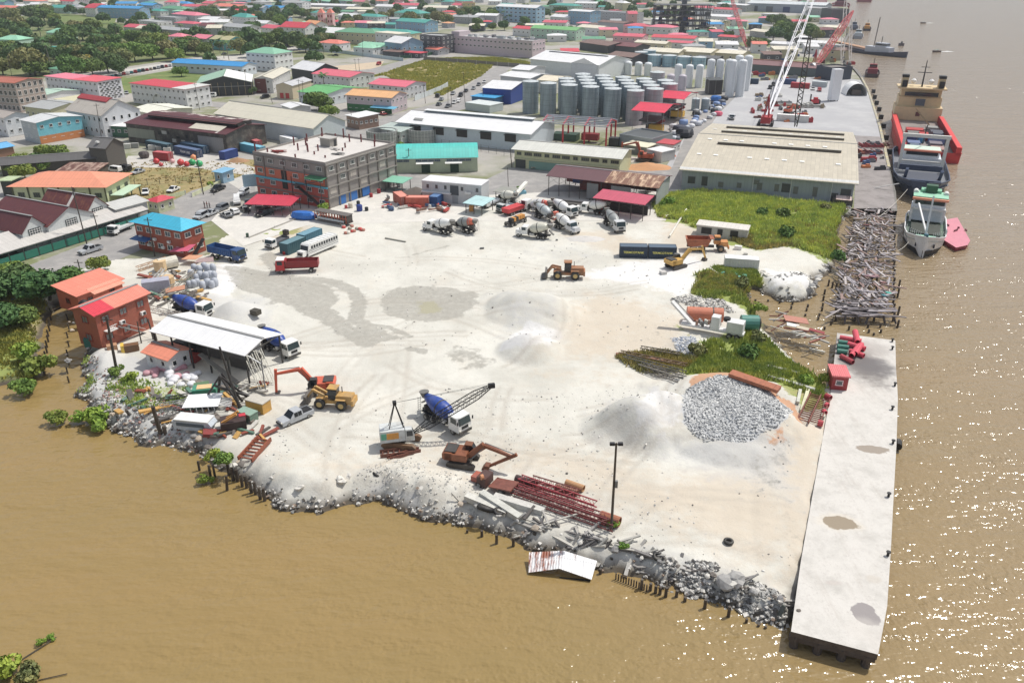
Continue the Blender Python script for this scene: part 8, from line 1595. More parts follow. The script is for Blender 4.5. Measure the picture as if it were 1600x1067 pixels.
for(a,b,w_,c,lb)in[((246,632),(304,622),.8,(70,70,72),'black lattice beam farthest back in the rubble'),((250,640),(306,630),.8,(150,152,154),'grey lattice beam in the middle of the rubble beams'),((250,650),(302,640),.8,(120,122,124),'dark grey lattice beam nearest the river')]:
 A_,B_=at(*a,dz=.4),at(*b,dz=.4);tag(MB().lattice(QV(),B_-A_,w_,w_,12,.1,c).obj('lattice_beam',N0,A_),lb,'lattice beam')
r=T('drag_conveyor',at(352,634),0,lA='dark A frame gantry with diagonal struts in the scrap corner',cat='gantry')
for a_,b_ in(((-3.5,0,.2),(.0,0,5)),((0,0,5),(2.6,-.6,0)),((0,.8,5),(2.2,1.2,0)),((0,0,5),(-1.6,1.6,0)),((-1,0,3.4),(4.0,.5,1.2)),((.2,0,4.8),(3.4,1.2,.4))):MB().bar(a_,b_,.28,(56,52,50)).obj('strut',r)
Qb('bin',316,608,(2.2,1.2,1.0),(96,130,90),'long green bin behind the sea green hopper','bin',R(20));Qb('cabinet',268,570,(1.5,1.2,1.7),(110,120,122),'grey machine cabinet beside the coral roofed hut','cabinet',R(-15))
Qb('pallet_stack',205,548,(2.6,1.3,1.2),(120,84,50),'stack of gas bottles and crates in front of the brick office','stack',R(24),extra=lambda r:MB().box((-1.2,0,.7),(.5,1.4,1.4),(230,190,40)).obj('yellow_frame',r));Qb('skip',153,543,(3.6,1.6,1.5),(34,112,100),'dark teal skip with tarpaulin below the brick office','skip',R(20),extra=lambda r:MB().box((.1,0,1.6),(3.0,1.2,.4),Qp((50,140,126)),tx=.7,ty=.5).obj('tarpaulin',r));Qb('crate',176,546,(1.6,1.2,.9),(190,140,100),'brown crate beside the dark teal skip','crate',R(30))
pk=blob(.9,(206,150,160),.45,3).mesh('waste_sack',True);wk=blob(.9,(226,226,230),.5,4).mesh('waste_sack',True)
for j in Qx(34):pinkish=j%2;u=rg.uniform(228,296)if pinkish else rg.uniform(262,312);v=rg.uniform(574,592)if pinkish else rg.uniform(584,606);o=link('waste_sack',pk if pinkish else wk,N0,at(u,v),rg.uniform(0,6));o.scale=(rg.uniform(.5,.9),)*3;auto(o,'pink dusted waste sack' if pinkish else 'white waste sack','sack','waste sacks beside the batching shed')
r,L,D=bld('small_hut','','hut',(226,548),(262,560),(280,545),2.8,'gable',.7,wall=(216,218,220),rm=Qs((242,134,100),'x'),far=F0,wsp=2.0,ws=(.9,1.0),over=.5,lA='small white hut with coral orange roof beside the batching shed');Ql(r,'the coral roofed hut')
Qb('skip',297,562,(3.4,1.6,1.1),(170,50,44),'red open box under the front of the batching shed','steel box',R(-18))
r,L,D=bld('batching_shed','','shed',(238,516),(382,553),(432,521),5.2,'gable',1.0,rm=Qs((244,242,236),'x',var=.05,pitch=1.2,seam=.15),win=F0,far=F0,over=.4,lA='white sheet roofed open batching shed in the yard',wall=Q2);Ql(r,'the white batching shed');BS=r
for ch in[c for c in COL.objects if c.parent==r and c.name.startswith('wall')]:bpy.data.objects.remove(ch)
pm=MB().box((0,0,2.6),(.22,.22,5.2),(60,58,56)).mesh('post')
for i in Qx(6):
 for y in(.1,D-.1):link('post',pm,r,(L*i/5,y,0))
m=MB();[m.bar((L*i/5,.1,5.0),(L*i/5,D-.1,5.0),.16,(90,88,84))for i in Qx(6)];[m.bar((0,y,5.05),(L,y,5.05),.16,(90,88,84))for y in(.1,D-.1)];m.obj('truss',r)
m=MB();m.box((L*.3,D*.7,1.2),(L*.5,2.2,2.4),Qp((110,106,100),dirt=.6));m.box((L*.75,D*.6,.9),(4,3,1.8),Qp((90,84,78),dirt=.6));m.box((L*.15,D*.4,1.4),(2.4,2.4,2.8),(60,64,66));m.obj('machinery',r)
m=MB()
for y in(.5,2.5):m.lattice((L+.2,y,4.8),(L+3.4,y-1.2,.4),.9,.9,6,.1,(206,204,190))
m.bar((L,.3,4.9),(L+3.8,-.6,4.6),.14,Q2);m.bar((L+3.8,-.6,0),(L+3.8,-.6,5.2),.14,Q9);m.obj('conveyor_frame',r)
m=MB();m.bar((L*.5,.1,3.0),(L*.95,-1.4,.6),.8,(120,116,108),.2);m.obj('chute',r)
for(a,b,z0_,z1_,c,lb)in[((225,462),(262,446),.6,3.4,(200,200,196),'white lattice conveyor frame beside the tan hoppers'),((232,500),(300,505),2.4,1.0,(176,170,160),'pale lattice boom lying above the mixer behind the shed'),((250,470),(310,440),.6,2.2,(150,142,128),'grey lattice conveyor reaching to the bulk bags'),((215,424),(262,410),.5,.8,(190,150,110),'rust and cream lattice boom by the dark blue tipper')]:
 A_,B_=at(*a,dz=z0_),at(*b,dz=z1_);tag(MB().lattice(QV(),B_-A_,.9,.8,9,.12,Qp(c,dirt=.4)).obj('lattice_conveyor',N0,A_),lb,'conveyor')
for(u,v,rad,h_,c,lb,ax)in[(252,424,1.3,2.4,(222,190,140),'upright tan cement hopper beside the big white cylinder',0),(262,447,1.5,2.0,(216,180,130),'low tan hopper box below the upright one',0)]:
 m=MB();m.lathe((0,0,0),(0,0,h_),[(0,rad*.8),(.2,rad),(1,rad),(1.0,rad*.5)],Qp(c,dirt=.4),n=10);tag(m.obj('hopper',N0,at(u,v)),lb,'hopper')
q=at(264,420);m=MB();m.cyl((-1.9,0,1.3),(1.9,.3,1.3),1.25,Qp((214,208,190),dirt=.5),n=16);tag(m.obj('steel_tank',N0,q,R(35)),'big cream white cylinder tank lying by the tan hoppers','tank')
Qb('box_hulk',246,456,(5.0,2.3,2.4),(176,176,192),'large lilac grey van box hulk behind the brick office','van box',R(22),z=.2);tag(MB().slab((-1.8,-.9,0),(1.8,-.9,.3),(1.8,.9,.5),(-1.8,.9,.2),.06,(204,140,104)).obj('sheet',N0,at(276,462,dz=1.2),R(20)),'peach sheet propped over the conveyor junk','sheet')
tag(MB().slab((-2.4,-1.6,0),(2.2,-1.6,.4),(2.4,1.6,.9),(-2.0,1.6,.3),.06,(216,90,124)).obj('sheet_roof',N0,at(288,404,dz=2.0),R(-8)),'pink sheet canopy beside the dark blue tipper','canopy');tag(MB().slab((-1.8,-1.4,0),(1.8,-1.4,.3),(1.8,1.4,.3),(-1.8,1.4,.0),.08,(222,160,120)).obj('sheet_roof',N0,at(302,411,dz=1.2),R(-14)),'peach sheet canopy right of the pink one','canopy')
tag(MB().slab((-2.0,-.8,0),(2.0,-.8,.1),(1.6,.9,.5),(-1.4,.9,.3),.1,(176,150,146)).obj('steel_tray',N0,at(322,418,dz=1.5),R(6)),'dusty pink steel tray above the bulk bags','steel tray')
bag=blob(.72,(176,182,192),1.15,9).mesh('bulk_bag',True);k=0
for j in Qx(3):
 for i in Qx(7-j):
  u=296+i*7+j*5+rg.uniform(-1.5,1.5);v=448-j*9+rg.uniform(-2,2)+(i%2)*2;o=link('bulk_bag',bag,N0,at(u,v,dz=.0+j*.55),rg.uniform(0,6));s_=rg.uniform(.85,1.05);o.scale=(s_,s_,s_*1.05);auto(o,'%s row bulk bag'%['front','middle','back'][j],'bulk bag','white bulk bags by the yard edge');k+=1
mark('the white bulk bags',P(318,440).x,P(318,440).y)
for j in Qx(26):
 u=rg.uniform(232,316);v=rg.uniform(455,492);a_=rg.uniform(0,3.1);A_=at(u,v,dz=rg.uniform(.1,1.0));d=QV((math.cos(a_),math.sin(a_),rg.uniform(-.2,.3)))*rg.uniform(1.5,4.5);auto(MB().bar(-d/2,d/2,rg.uniform(.12,.45),Qp(rg.choice([(150,142,128),(110,104,96),(176,170,156),(90,80,72)]),dirt=.5)).obj('steel_beam',N0,A_),'dusty scrap beam','scrap beam','scrap beams behind the batching shed')
for j in Qx(150):
 u,v=rg.choice([(rg.uniform(296,420),rg.uniform(600,690)),(rg.uniform(225,330),rg.uniform(425,470)),(rg.uniform(180,330),rg.uniform(610,660))]);c,nm=rg.choice([((150,70,50),'rusty'),((90,86,82),'dark'),((200,196,186),'pale'),((210,160,70),'yellow'),((90,130,110),'green'),((130,120,110),'grey')]);d=QV((rg.uniform(-1,1),rg.uniform(-1,1),rg.uniform(-.2,.3)))*rg.uniform(.6,2.2);auto(MB().bar(-d,d,rg.uniform(.2,.8),Qp(c,dirt=.6),rg.uniform(.1,.4)).obj('scrap_metal',N0,at(u,v,dz=.3)),nm+' scrap metal','scrap','scrap metal around the left sheds')
for j in Qx(34):
 u=rg.uniform(600,705);v=328+rg.uniform(-8,8)+(u<640)*rg.uniform(-16,0);A_=at(u,v,dz=rg.uniform(.1,.4));c,nm=rg.choice([((190,60,50),'red'),((150,110,90),'brown'),((120,120,120),'grey'),((60,90,130),'blue'),((210,206,196),'pale'),((80,60,50),'dark')]);d=(rg.uniform(.5,3.0),rg.uniform(.3,.7),rg.uniform(.2,.7));auto(MB().box((0,0,d[2]/2),d,Qp(c,dirt=.5),rz=rg.uniform(0,3)).obj('scrap_piece',N0,A_),nm+' scrap piece','scrap','scrap pieces in the container corner')
Qj('soil_heap','dark heap of netting behind the orange containers',650,304,4.0,2.2,(110,100,92),1.5,seed=8);Qy('small_canopy','small mint sheet roof shed beside the old mixers',(727,317),(753,321),(768,312),2.8,Qs((176,214,214),'x',rust=.15),.4,'shed',np_=3,brace=F0)
Qy('small_canopy','small green awning at the foot of the unfinished building',(601,283),(628,286),(636,279),2.8,Qs((120,190,160),'x'),.3,'shed',np_=3,brace=F0);Qy('small_canopy','rust grey sheet shelter behind the mint one',(774,299),(796,302),(806,296),2.8,Qs((150,150,140),'x',rust=.1),.3,'shed',np_=3,brace=F0)
Qb('generator',737,330,(1.3,1.0,1.5),(222,150,50),'orange generator under the mint sheet roof','generator');Qb('blue_box',812,303,(3.4,1.8,.8),(110,180,206),'pale blue box top among the weeds','box',R(20))
r=T('red_tipper_hulk',at(802,334),hd((784,342),(824,328)),lA='long red tipper body standing among the old mixers',cat='tipper body');m=MB();m.prism([(-1.1,.9),(-1.3,2.0),(1.3,2.0),(1.1,.9)],-3.2,3.2,Qp((210,46,50),dirt=.3),plane='yz');m.obj('load_bed',r);MB().box((0,0,.7),(6.5,.8,.3),CH).obj('chassis',r)
for wx in(-2,-1,2.2):
 for sy in(-1,1):Qk(r,wx,sy*1.0,.45,.4)
r=T('pump_truck',at(806,350),hd((786,356),(826,342)),lA='yellow and black stripped pump chassis beside the red tipper body',cat='truck');Qr(r,'chassis',MB().box((0,0,.9),(7,1.2,.5),CH));
for i in Qx(6):Qr(r,'pump_unit',MB().box((-2.2+i*.9,rg.uniform(-.4,.4),1.6),(.7,1.2,.9),(220,150,44)if i%2 or i>2 else(50,50,52)))
for wx in(-2.6,-1.2,2.4):
 for sy in(-1,1):Qk(r,wx,sy*1.0,.5,.4)
A_,B_=at(794,322,dz=1.0),at(822,300,dz=2.6);m=MB();m.bar(QV(),B_-A_,1.1,Qp((232,230,220),dirt=.3),.7);m.bar(QV((0,.9,.2)),(B_-A_)+QV((0,.8,.2)),.25,Q2);tag(m.obj('white_boom',N0,A_),'long white box boom folded behind the red tipper body','boom');
for(a,b,lb)in[((1046,372),(1072,330),'long white pipe running up through the scrub'),((1108,422),(1152,455),'thin white pipe crossing the grass by the white container')]:A_,B_=at(*a,dz=.5),at(*b,dz=.5);tag(MB().cyl(QV(),B_-A_,.22,(226,222,210),n=8).obj('pipe',N0,A_),lb,'pipe')
Qj('sand_heap','small mound of old sand behind the cream drum mixer',915,374,3.0,.7,(206,202,196),1.9,seed=12)
for j in Qx(7):A_,B_=at(852+j*2,322-j*1.5,dz=.2),at(930+j*1,330-j*1.6,dz=.3);auto(MB().bar(QV(),B_-A_,.3,Qp([(90,86,84),(150,146,140),(60,56,56)][j%3],dirt=.4)).obj('steel_bar',N0,A_),'long steel bar','steel bar','steel bars behind the mixers')
r=T('stripped_bus',at(522,348),hd((492,344),(556,356)),lA='stripped rust orange bus frame behind the teal containers',cat='wreck');m=MB();m.box((0,0,2.7),(10.5,2.4,.15),Qp((110,104,100),dirt=.6));Qr(r,'roof',m);Qr(r,'floor',MB().box((0,0,.8),(10.5,2.3,.3),(60,50,48)).box((3.9,0,1.7),(2.4,2.2,1.7),Qp((70,62,58),dirt=.6)))
fm_=MB().box((0,0,1.7),(.14,.12,1.9),Qp((190,96,66),dirt=.3)).mesh('pillar')
for i in Qx(12):
 for sy in(-1,1):link('pillar',fm_,r,(-5+i*.9,sy*1.15,0))
Qr(r,'side_panel',MB().box((0,-1.2,1.1),(8.5,.08,.5),(180,190,196)));Qr(r,'side_beam',MB().box((0,-1.2,1.9),(10.4,.08,.14),(190,90,60)))
m=blob(1.0,(20,110,200),.5,6);o=m.obj('tarpaulin',N0,at(475,342),R(-10));o.scale=(3.4,1.4,2.0);tag(o,'bright blue tarpaulin over a load beside the stripped bus frame','tarpaulin')
for j in Qx(14):o=link('sack_bundle',blob(.5,[(206,70,60),(190,120,100),(160,150,130),(220,210,196)][j%4],.6,j).mesh('scrap_roll',True),N0,at(546+rg.uniform(-14,22),360+rg.uniform(-8,6)),rg.uniform(0,3));o.name='scrap_roll';auto(o,['red','dusty pink','grey','pale'][j%4]+' scrap roll','scrap','scrap by the stripped bus frame')
for(u,v,c,lb,s_)in[(562,330,(30,60,140),'navy blue tarpaulin bundle by the open doorway',1.3),(573,330,(40,44,46),'black drum beside the navy bundle',.8),(560,320,(40,44,46),'dark tyre stack by the blue shutter',.8),(548,325,(200,190,170),'pale heap by the blue shutter',1.0),(541,326,(190,60,60),'red and white scrap by the blue shutter',.7),(592,302,(150,30,40),'red drum by the wall of the unfinished building',.9),(580,308,(180,40,46),'red barrow by the far blue doorway',.8),(612,290,(90,90,90),'grey compressor under the green awning',1.2),(624,292,(190,190,186),'white compressor under the green awning',1.2)]:
 m=MB();m.lathe((0,0,0),(0,0,1.3*s_),[(0,.5*s_),(.1,.6*s_),(.9,.6*s_),(1,.5*s_)],Qp(c),n=10);tag(m.obj('drum',N0,at(u,v)),lb,'drum')
for(u,v,c,rad,lb)in[(245,256,(214,40,44),1.0,'red buoy nearest the red container'),(252,260,(200,60,66),.7,'dull red buoy beside the nearest one'),(283,258,(224,60,56),1.1,'orange red buoy left of the green ones'),(292,260,(210,44,48),.9,'red buoy touching the first green one'),(301,258,(20,170,96),1.1,'left green buoy at the end of the row'),(312,260,(24,176,104),1.1,'right green buoy at the end of the row'),(270,255,(226,170,170),.8,'pale pink buoy in the middle of the row'),(303,250,(236,150,90),1.0,'orange square marker behind the green buoys')]:
 m=MB();m.lathe((0,0,0),(0,0,rad*1.8),[(0,rad*.4),(.25,rad*.95),(.5,rad),(.75,rad*.8),(1,rad*.15)],Qp(c,rough=.4),n=14);o=m.obj('buoy',N0,P(u,v),0,True);tag(o,lb,'buoy','buoys beside the red container')
m=blob(1.6,(84,74,72),.7,8);tag(m.obj('scrap_ball',N0,P(226,247)),'dark rusty tank end behind the red container','scrap');
for i in Qx(5):Qb('cabin_scrap',0,0,(2.2,1.6,1.6),[(206,204,196),(150,150,146)][i%2],['white stripped cab hulk leftmost by the derelict shed','grey stripped cab hulk second by the derelict shed','white stripped cab hulk before the teal container','grey stripped cab hulk before the teal container','white stripped cab hulk closest to the red container'][i],'cab hulk',R(10),loc=P([200,212,238,250,262][i],[232,231,234,236,238][i]))
RD=Qp((222,66,86),dirt=.3);GN_=Qp((60,134,116),dirt=.4)
for i,(a,b,rad,mt,lb)in enumerate([((1312,527),(1346,533),.42,RD,'red pipe farthest up the jetty root'),((1336,518),(1340,535),.5,RD,'short red pipe standing across the farthest one'),((1325,537),(1352,545),.45,RD,'red pipe second down the jetty root'),((1328,548),(1350,556),.42,RD,'red pipe below the green ones'),((1330,556),(1342,540),.45,RD,'red pipe crossing the lower stack'),((1336,553),(1346,538),.45,RD,'right red pipe crossing the lower stack'),((1310,534),(1324,536),.4,GN_,'upper green pipe at the jetty root'),((1308,541),(1326,543),.4,GN_,'middle green pipe at the jetty root'),((1308,548),(1324,550),.4,GN_,'lower green pipe at the jetty root'),((1314,556),(1333,566),.4,Qp((180,60,70),dirt=.3),'dull red pipe above the pink hut roof'),((1290,618),(1298,622),.45,Qp((170,40,52)),'red drum just below the hut on the jetty'),((1290,632),(1294,634),.4,RD,'second red drum down the jetty side'),((1287,642),(1290,645),.35,RD,'third red drum with black end on the jetty side'),((1278,660),(1286,662),.45,Qp((190,56,66)),'last red drum beside the steel grillage')]):
 A_,B_=P(*a,.14+rad+(.5 if i in(1,4,5)else 0)),P(*b,.14+rad+(.3 if i in(1,4,5)else 0));m=MB();m.lathe(QV(),B_-A_,[(0,rad),(1,rad),(1,rad*.8),(.05,rad*.8)],mt,n=12,cap=F0);tag(m.obj('steel_pipe',N0,A_),lb,'pipe')
r,L,D=bld('red_hut','','hut',(1302,588),(1327,590),(1332,567),2.4,'slab',0,wall=(166,40,46),rc=(226,110,112),far=F0,win=F0,over=.2,maxD=3.6,minD=2,lA='small red hut with pink flat roof at the jetty root');Qw(r,(L*.45,0,1.4),0,1.1,.9,(230,200,200),(90,96,100));Ql(r,'the small red hut')
for(a,b,c,lb,w_)in[((1326,600),(1352,578),(196,160,120),'tan timber laid against the red hut',.35),((1322,606),(1346,586),(206,176,140),'second tan timber against the red hut',.3),((1285,655),(1294,605),(214,214,196),'long white beam along the jetty root edge',.5),((1252,645),(1262,612),(222,218,180),'cream beam left of the steel grillage',.5),((1246,632),(1250,612),(206,206,190),'short cream beam behind the grillage',.45),((1200,590),(1272,612),(190,190,180),'long grey concrete beam in the weeds',.6),((1196,574),(1248,586),(170,170,160),'short grey concrete beam in the weeds',.6),((1262,560),(1286,566),(214,212,200),'white post by the inlet corner',.35),((1338,558),(1342,575),(220,214,208),'white pole beside the pink roofed hut',.25)]:Qt(a,b,c,w_,lb,.35,.35,name='beam')
r=T('steel_pontoon',at(1178,602),hd((1142,590),(1218,612)),lA='long rust orange riveted steel box above the sand heap',cat='steel box');m=MB();m.box((0,0,.7),(7.6,1.7,.55),Qp((176,100,60),dirt=.7,dcol=(110,60,40),sc=1.5),ry=.06);Qr(r,'body',m)
for i in Qx(12):Qr(r,'rib',MB().box((-3.8+i*.69,0,1.06-i*.03),(.1,1.7,.08),(150,80,50)))
for j in Qx(30):
 t=rg.random();u=1206+66*t;v=520+44*t+rg.uniform(-10,10);a_=rg.choice([R(-30),R(40),R(-35),R(10)])+rg.gauss(0,.2);d=QV((math.cos(a_),math.sin(a_),rg.uniform(-.1,.15)))*rg.uniform(1.5,5);c=rg.choice([(140,80,58),(160,90,70),(110,64,50),(176,170,160),(200,196,186)]);auto(MB().bar(-d/2,d/2,rg.uniform(.12,.3),Qp(c,dirt=.5)).obj('scrap_girder',N0,at(u,v,dz=rg.uniform(.2,.7))),('rusty' if c[0]<170 and c[2]<80 else 'pale')+' scrap girder','scrap girder','scrap girders beside the inlet')
for(u,v,s_,c,lb)in[(1238,533,(4.2,2.6),(190,120,96),'pinkish rust plate on the girder heap by the inlet'),(1234,540,(2.2,1.4),(226,224,220),'white sheet on the girder heap'),(1252,548,(3,1.2),(200,186,160),'cream sheet below the girder heap'),(1270,552,(2.6,1.0),(150,40,40),'dark red beam end over the inlet')]:tag(MB().box((0,0,0),(s_[0],s_[1],.1),Qp(c,dirt=.5),ry=.12).obj('steel_plate',N0,at(u,v,dz=.8),rg.uniform(-.5,.1)),lb,'plate')
for(a,b,c,lb)in[((968,557),(1072,578),(110,84,66),'long lattice girder farthest back in the weeds'),((976,564),(1070,590),(90,88,80),'middle lattice girder in the weeds'),((1000,576),(1062,596),(130,124,116),'nearest lattice girder in the weeds'),((1000,550),(1062,560),(104,96,84),'short lattice girder behind the weeds')]:A_,B_=at(*a,dz=.5),at(*b,dz=.5);tag(MB().lattice(QV(),B_-A_,.9,.9,14,.13,Qp(c,dirt=.5)).obj('lattice_girder',N0,A_),lb,'girder')
tag(MB().bar(QV(),at(1072,572)-at(962,556),.5,Qp((150,96,70),dirt=.5)).obj('girder',N0,at(962,556,dz=.3)),'pale rust girder lying along the lattice girders','girder')
r,L,D=bld('hut_ruin','','hut',(1089,352),(1168,361),(1172,350),2.5,'slab',0,wall=(176,176,168),rc=(216,210,200),far=F0,win=F0,over=.2,maxD=4,minD=2.5,lA='long roof stained white hut ruin with dark openings in the scrub');Ql(r,'the white hut ruin')
for fx,w_ in((.2,2.4),(.47,1.2),(.75,1.8)):face(r,'f',(L*fx,1.4),w_,1.5,.1,(30,30,28),'opening',.04)
for j in Qx(16):c,nm=rg.choice([((40,90,90),'teal'),((60,70,80),'slate'),((90,180,160),'mint'),((40,44,46),'black')]);o=link('waste_bag',blob(.6,c,.5,j+40).mesh('waste_bag',True),N0,at(rg.uniform(1128,1164),rg.uniform(428,440)));auto(o,nm+' waste bag by the white container','waste bag','waste bags by the white container')
for(u,v,d,c,lb)in[(1153,390,(1.6,1.0,.9),(230,228,224),'white fridge like box right of the rusty dumper'),(1165,398,(.9,.7,.5),(210,206,196),'small pale block right of the dumper'),(400,491,(1.6,1.3,.9),(70,64,50),'dark tank scrap alone beside the left dust heap'),(753,389,(.9,.5,.3),(90,92,90),'small dark metal piece alone in the yard'),(870,376,(.5,.4,.3),(110,110,110),'tiny dark scrap in front of the mixers'),(447,397,(1.4,.9,.7),(180,40,40),'small red steel box before the teal container'),(447,367,(1.2,.9,1.2),(50,44,40),'dark brown bin behind the crew cab truck'),(387,371,(.6,.6,1.0),(60,90,70),'small dark green cone marker by the kerb'),(1036,428,(1.2,1.2,.6),(200,196,190),'small white lump by the excavator track')]:Qb('scrap_box',u,v,d,c,lb,'box',rg.uniform(-.5,.5))
tag(MB().bar(QV(),at(634,379)-at(602,373),.35,(150,148,136)).obj('beam',N0,at(602,373,dz=.12)),'single pale beam lying on the open yard','beam')
# ---- poles
def pole(u,v,utop,vtop,lA,w_=.26,arm_=True,c=(76,68,60),z=0,lamp=F0,wires=N0,name='utility_pole'):
 b=at(u,v);lo,hi=2.0,40.0
 for _ in Qx(40):
  mid=(lo+hi)/2;
  t=QV((b.x,b.y,b.z+mid));rel=t-QV((0,0,CAM_H));zc=rel.y*ct-rel.z*st;yy=533.5-FOC*(rel.y*st+rel.z*ct)/zc
  if yy>vtop:lo=mid
  else:hi=mid
 h=lo;top=P(utop,vtop,b.z+h)-b;top.y=0 if abs(top.y)>h*.2 else top.y
 r=T(name,b,0,lA=lA,cat='pole');MB().cyl((0,0,-.3),(top.x,top.y,h),w_/2*1.2,c,r1=w_/2*.8,n=7).obj('shaft',r)
 if arm_:MB().bar((top.x-.9,top.y,h-.6),(top.x+.9,top.y,h-.6),.12,c).obj('crossarm',r)
 if lamp:
  for s_ in(-1,1):MB().box((top.x+s_*.45,top.y-.1,h-.05),(.55,.35,.3),(40,40,44)).obj('floodlight',r)
  MB().box((top.x,top.y,h-.2),(.9,.1,.1),(60,60,60)).obj('crossarm',r);MB().box((top.x*.5+.25,-.1,h*.55),(.3,.3,.9),(130,130,128)).obj('junction_box',r)
 return b+QV((top.x,top.y,h-.4))
p1=pole(955,828,963,692,'tall slim lamp mast with twin floodlights at the near bank',.3,F0,(84,74,62),lamp=True,name='lamp_mast');p2=pole(183,583,166,494,'leaning thick pole in front of the brick office',.42);p3=pole(377,645,343,542,'tall dark leaning pole in the scrap corner',.36,F0,(60,56,54))
p4=pole(136,382,112,292,'tallest utility pole by the teal street front');pole(157,374,146,334,'shorter utility pole by the teal street front');p5=pole(242,400,230,340,'dark pole in front of the cyan roofed house');p6=pole(318,304,305,236,'utility pole beside the light blue hut street');pole(221,536,214,502,'thin pole on a white base behind the coral hut',.2,F0);pole(240,530,231,498,'first of two dark posts at the batching shed corner',.3,F0);pole(245,532,240,513,'second of two dark posts at the batching shed corner',.3,F0)
pole(128,434,121,406,'dark pole in front of the large dark green tree',.26);pole(640,270,638,232,'utility pole before the teal arched warehouse');pole(795,308,793,262,'thin pole in the weeds by the site office',.18,F0);pole(800,262,797,232,'pole by the timber lot');pole(1312,300,1312,284,'short post at the tan warehouse corner')if F0 else N0
for(u,v,ut,vt,lb)in[(27,158,12,88,'tall pale pole by the balcony block'),(162,238,150,162,'utility pole between the white gabled building and the derelict mill'),(431,212,428,186,'utility pole before the cream warehouse'),(312,172,304,130,'pole at the corner of the red and white apartment block'),(388,152,382,110,'pole beside the open fronted workshop'),(426,162,420,140,'pole before the beige shop'),(470,168,466,124,'left of the paired poles by the leaf green house'),(475,168,472,126,'right of the paired poles by the leaf green house'),(551,200,548,172,'pole beside the small brown kiosk'),(579,150,575,120,'pole before the rose roofed house'),(665,162,661,132,'pole on the near side of the car street'),(700,168,700,140,'left of the two poles beside the parked cars'),(706,168,704,136,'right of the two poles beside the parked cars'),(727,168,724,114,'tallest pole on the street by the silos'),(756,164,754,140,'pole beside the grey site trailer'),(590,90,589,70,'pole by the lot with the grey trailer'),(567,90,566,60,'pole beside the pale blue wall'),(557,115,554,92,'left pole on the sand lot'),(562,115,560,92,'right pole on the sand lot'),(484,86,482,68,'pole on the avenue by the green block'),(506,88,505,66,'pole before the long blue wall'),(640,88,638,64,'pole before the pale blue warehouse'),(732,40,732,20,'left frame post in the tree gap'),(757,38,757,16,'right frame post in the tree gap')]:pole(u,v,ut,vt,lb,.2)
def wire(a,b,sag,lA):
 m=MB();prev=a;mid=(a+b)/2
 for i in Qx(1,9):t=i/8;q=a.lerp(b,t)-QV((0,0,sag*4*t*(1-t)));m.bar(prev-mid,q-mid,.035,BL,n=3);prev=q
 tag(m.obj('power_line',N0,mid),lA,'power line')
wire(p2,p3,1.6,'sagging power line between the brick office pole and the scrap corner pole');wire(p2,P(206,470,7.2),.6,'power line from the leaning pole to the brick office');wire(p4,p5,1.2,'power line across the street to the cyan roofed house');wire(p5,p6,1.8,'power line along the street toward the light blue hut')
def Qg(u,v,lA,shirt,legs,hd_=0):
 r=T('person',at(u,v),hd_,lA=lA,cat='person');m=MB();sk=Qp((96,66,50))
 m.lathe((0,0,.85),(0,0,1.48),[(0,.15),(.35,.14),(.8,.2),(1,.09)],Qp(shirt),n=8)
 for s_ in(-1,1):m.bar((0.02,s_*.09,.9),(.08*s_,s_*.11,.04),.15,Qp(legs),n=6,r1=.1);m.box((.08*s_+.05,s_*.11,.04),(.26,.1,.08),BL);m.bar((0,s_*.2,1.42),(.08,s_*.27,1.12),.1,Qp(shirt),n=6,r1=.08);m.bar((.08,s_*.27,1.12),(.2,s_*.25,.88),.075,sk,n=6,r1=.06)
 m.cyl((0,0,1.44),(.01,0,1.56),.055,sk,n=6);m.lathe((0.01,0,1.52),(0.02,0,1.77),[(0,.05),(.25,.09),(.6,.105),(.85,.085),(1,.03)],sk,n=8);m.lathe((0.0,0,1.66),(0.0,0,1.8),[(0,.11),(.5,.11),(1,.03)],BL,n=8);m.obj('body',r)
Qg(334,305,'person in dark clothes standing by the pickup on the street',(60,60,66),(40,42,50));Qg(316,385,'person beside the stairs of the cyan roofed house',(150,70,60),(50,50,60));Qg(320,325,'left person in a dark shirt at the street corner',(60,50,56),(120,60,60));Qg(324,325,'middle person in a rust shirt at the street corner',(140,80,70),(50,50,56));Qg(328,326,'right person in a grey shirt at the street corner',(110,100,100),(60,50,60));Qg(206,524,'person in grey walking on the office ramp',(120,120,116),(60,60,60))
# ================================================================== cranes on the far quay
def Qn(u,v,utip,htip,c,lA,baser=(180,30,40),w_=1.8,seg=26,z=0,tube=.26,base=True,ytip=N0,segs=N0):
 b=P(u,v,z);r=T('lattice_crane',b,0,lA=lA,cat='crane');tip=P(utip,ytip,htip)-b;m=MB();m.lattice((0,0,2.2),tip,.8,.6,seg,tube,Qp(c),w_mid=w_);m.obj('jib',r)
 if base:
  a_=math.atan2(tip.y,tip.x);q=MB();q.box((-2,0,2.6),(6,3.6,2.4),Qp(baser));o=q.obj('machinery_house',r,rz=a_);q=MB();q.box((0,-2.4,.8),(7,1.0,1.5),BL);q.box((0,2.4,.8),(7,1.0,1.5),BL);q.obj('track',r,rz=a_);q=MB();q.box((1.4,-1.6,2.8),(1.6,1.2,2.2),Qp(baser));q.obj('cab',r,rz=a_)
  q=MB();q.bar((-4,-1,3),(-2.5,0,12),.35,Qp(baser));q.bar((-4,1,3),(-2.5,0,12),.35,Qp(baser));q.bar((1,-1,3),(-2.5,0,12),.3,Qp(baser));q.bar((1,1,3),(-2.5,0,12),.3,Qp(baser));q.obj('gantry',r,rz=a_)
  q=MB();q.bar(QV((-2.5*math.cos(a_),-2.5*math.sin(a_),12)),tip,.12,BL,n=3);q.obj('cable',r)
 return r
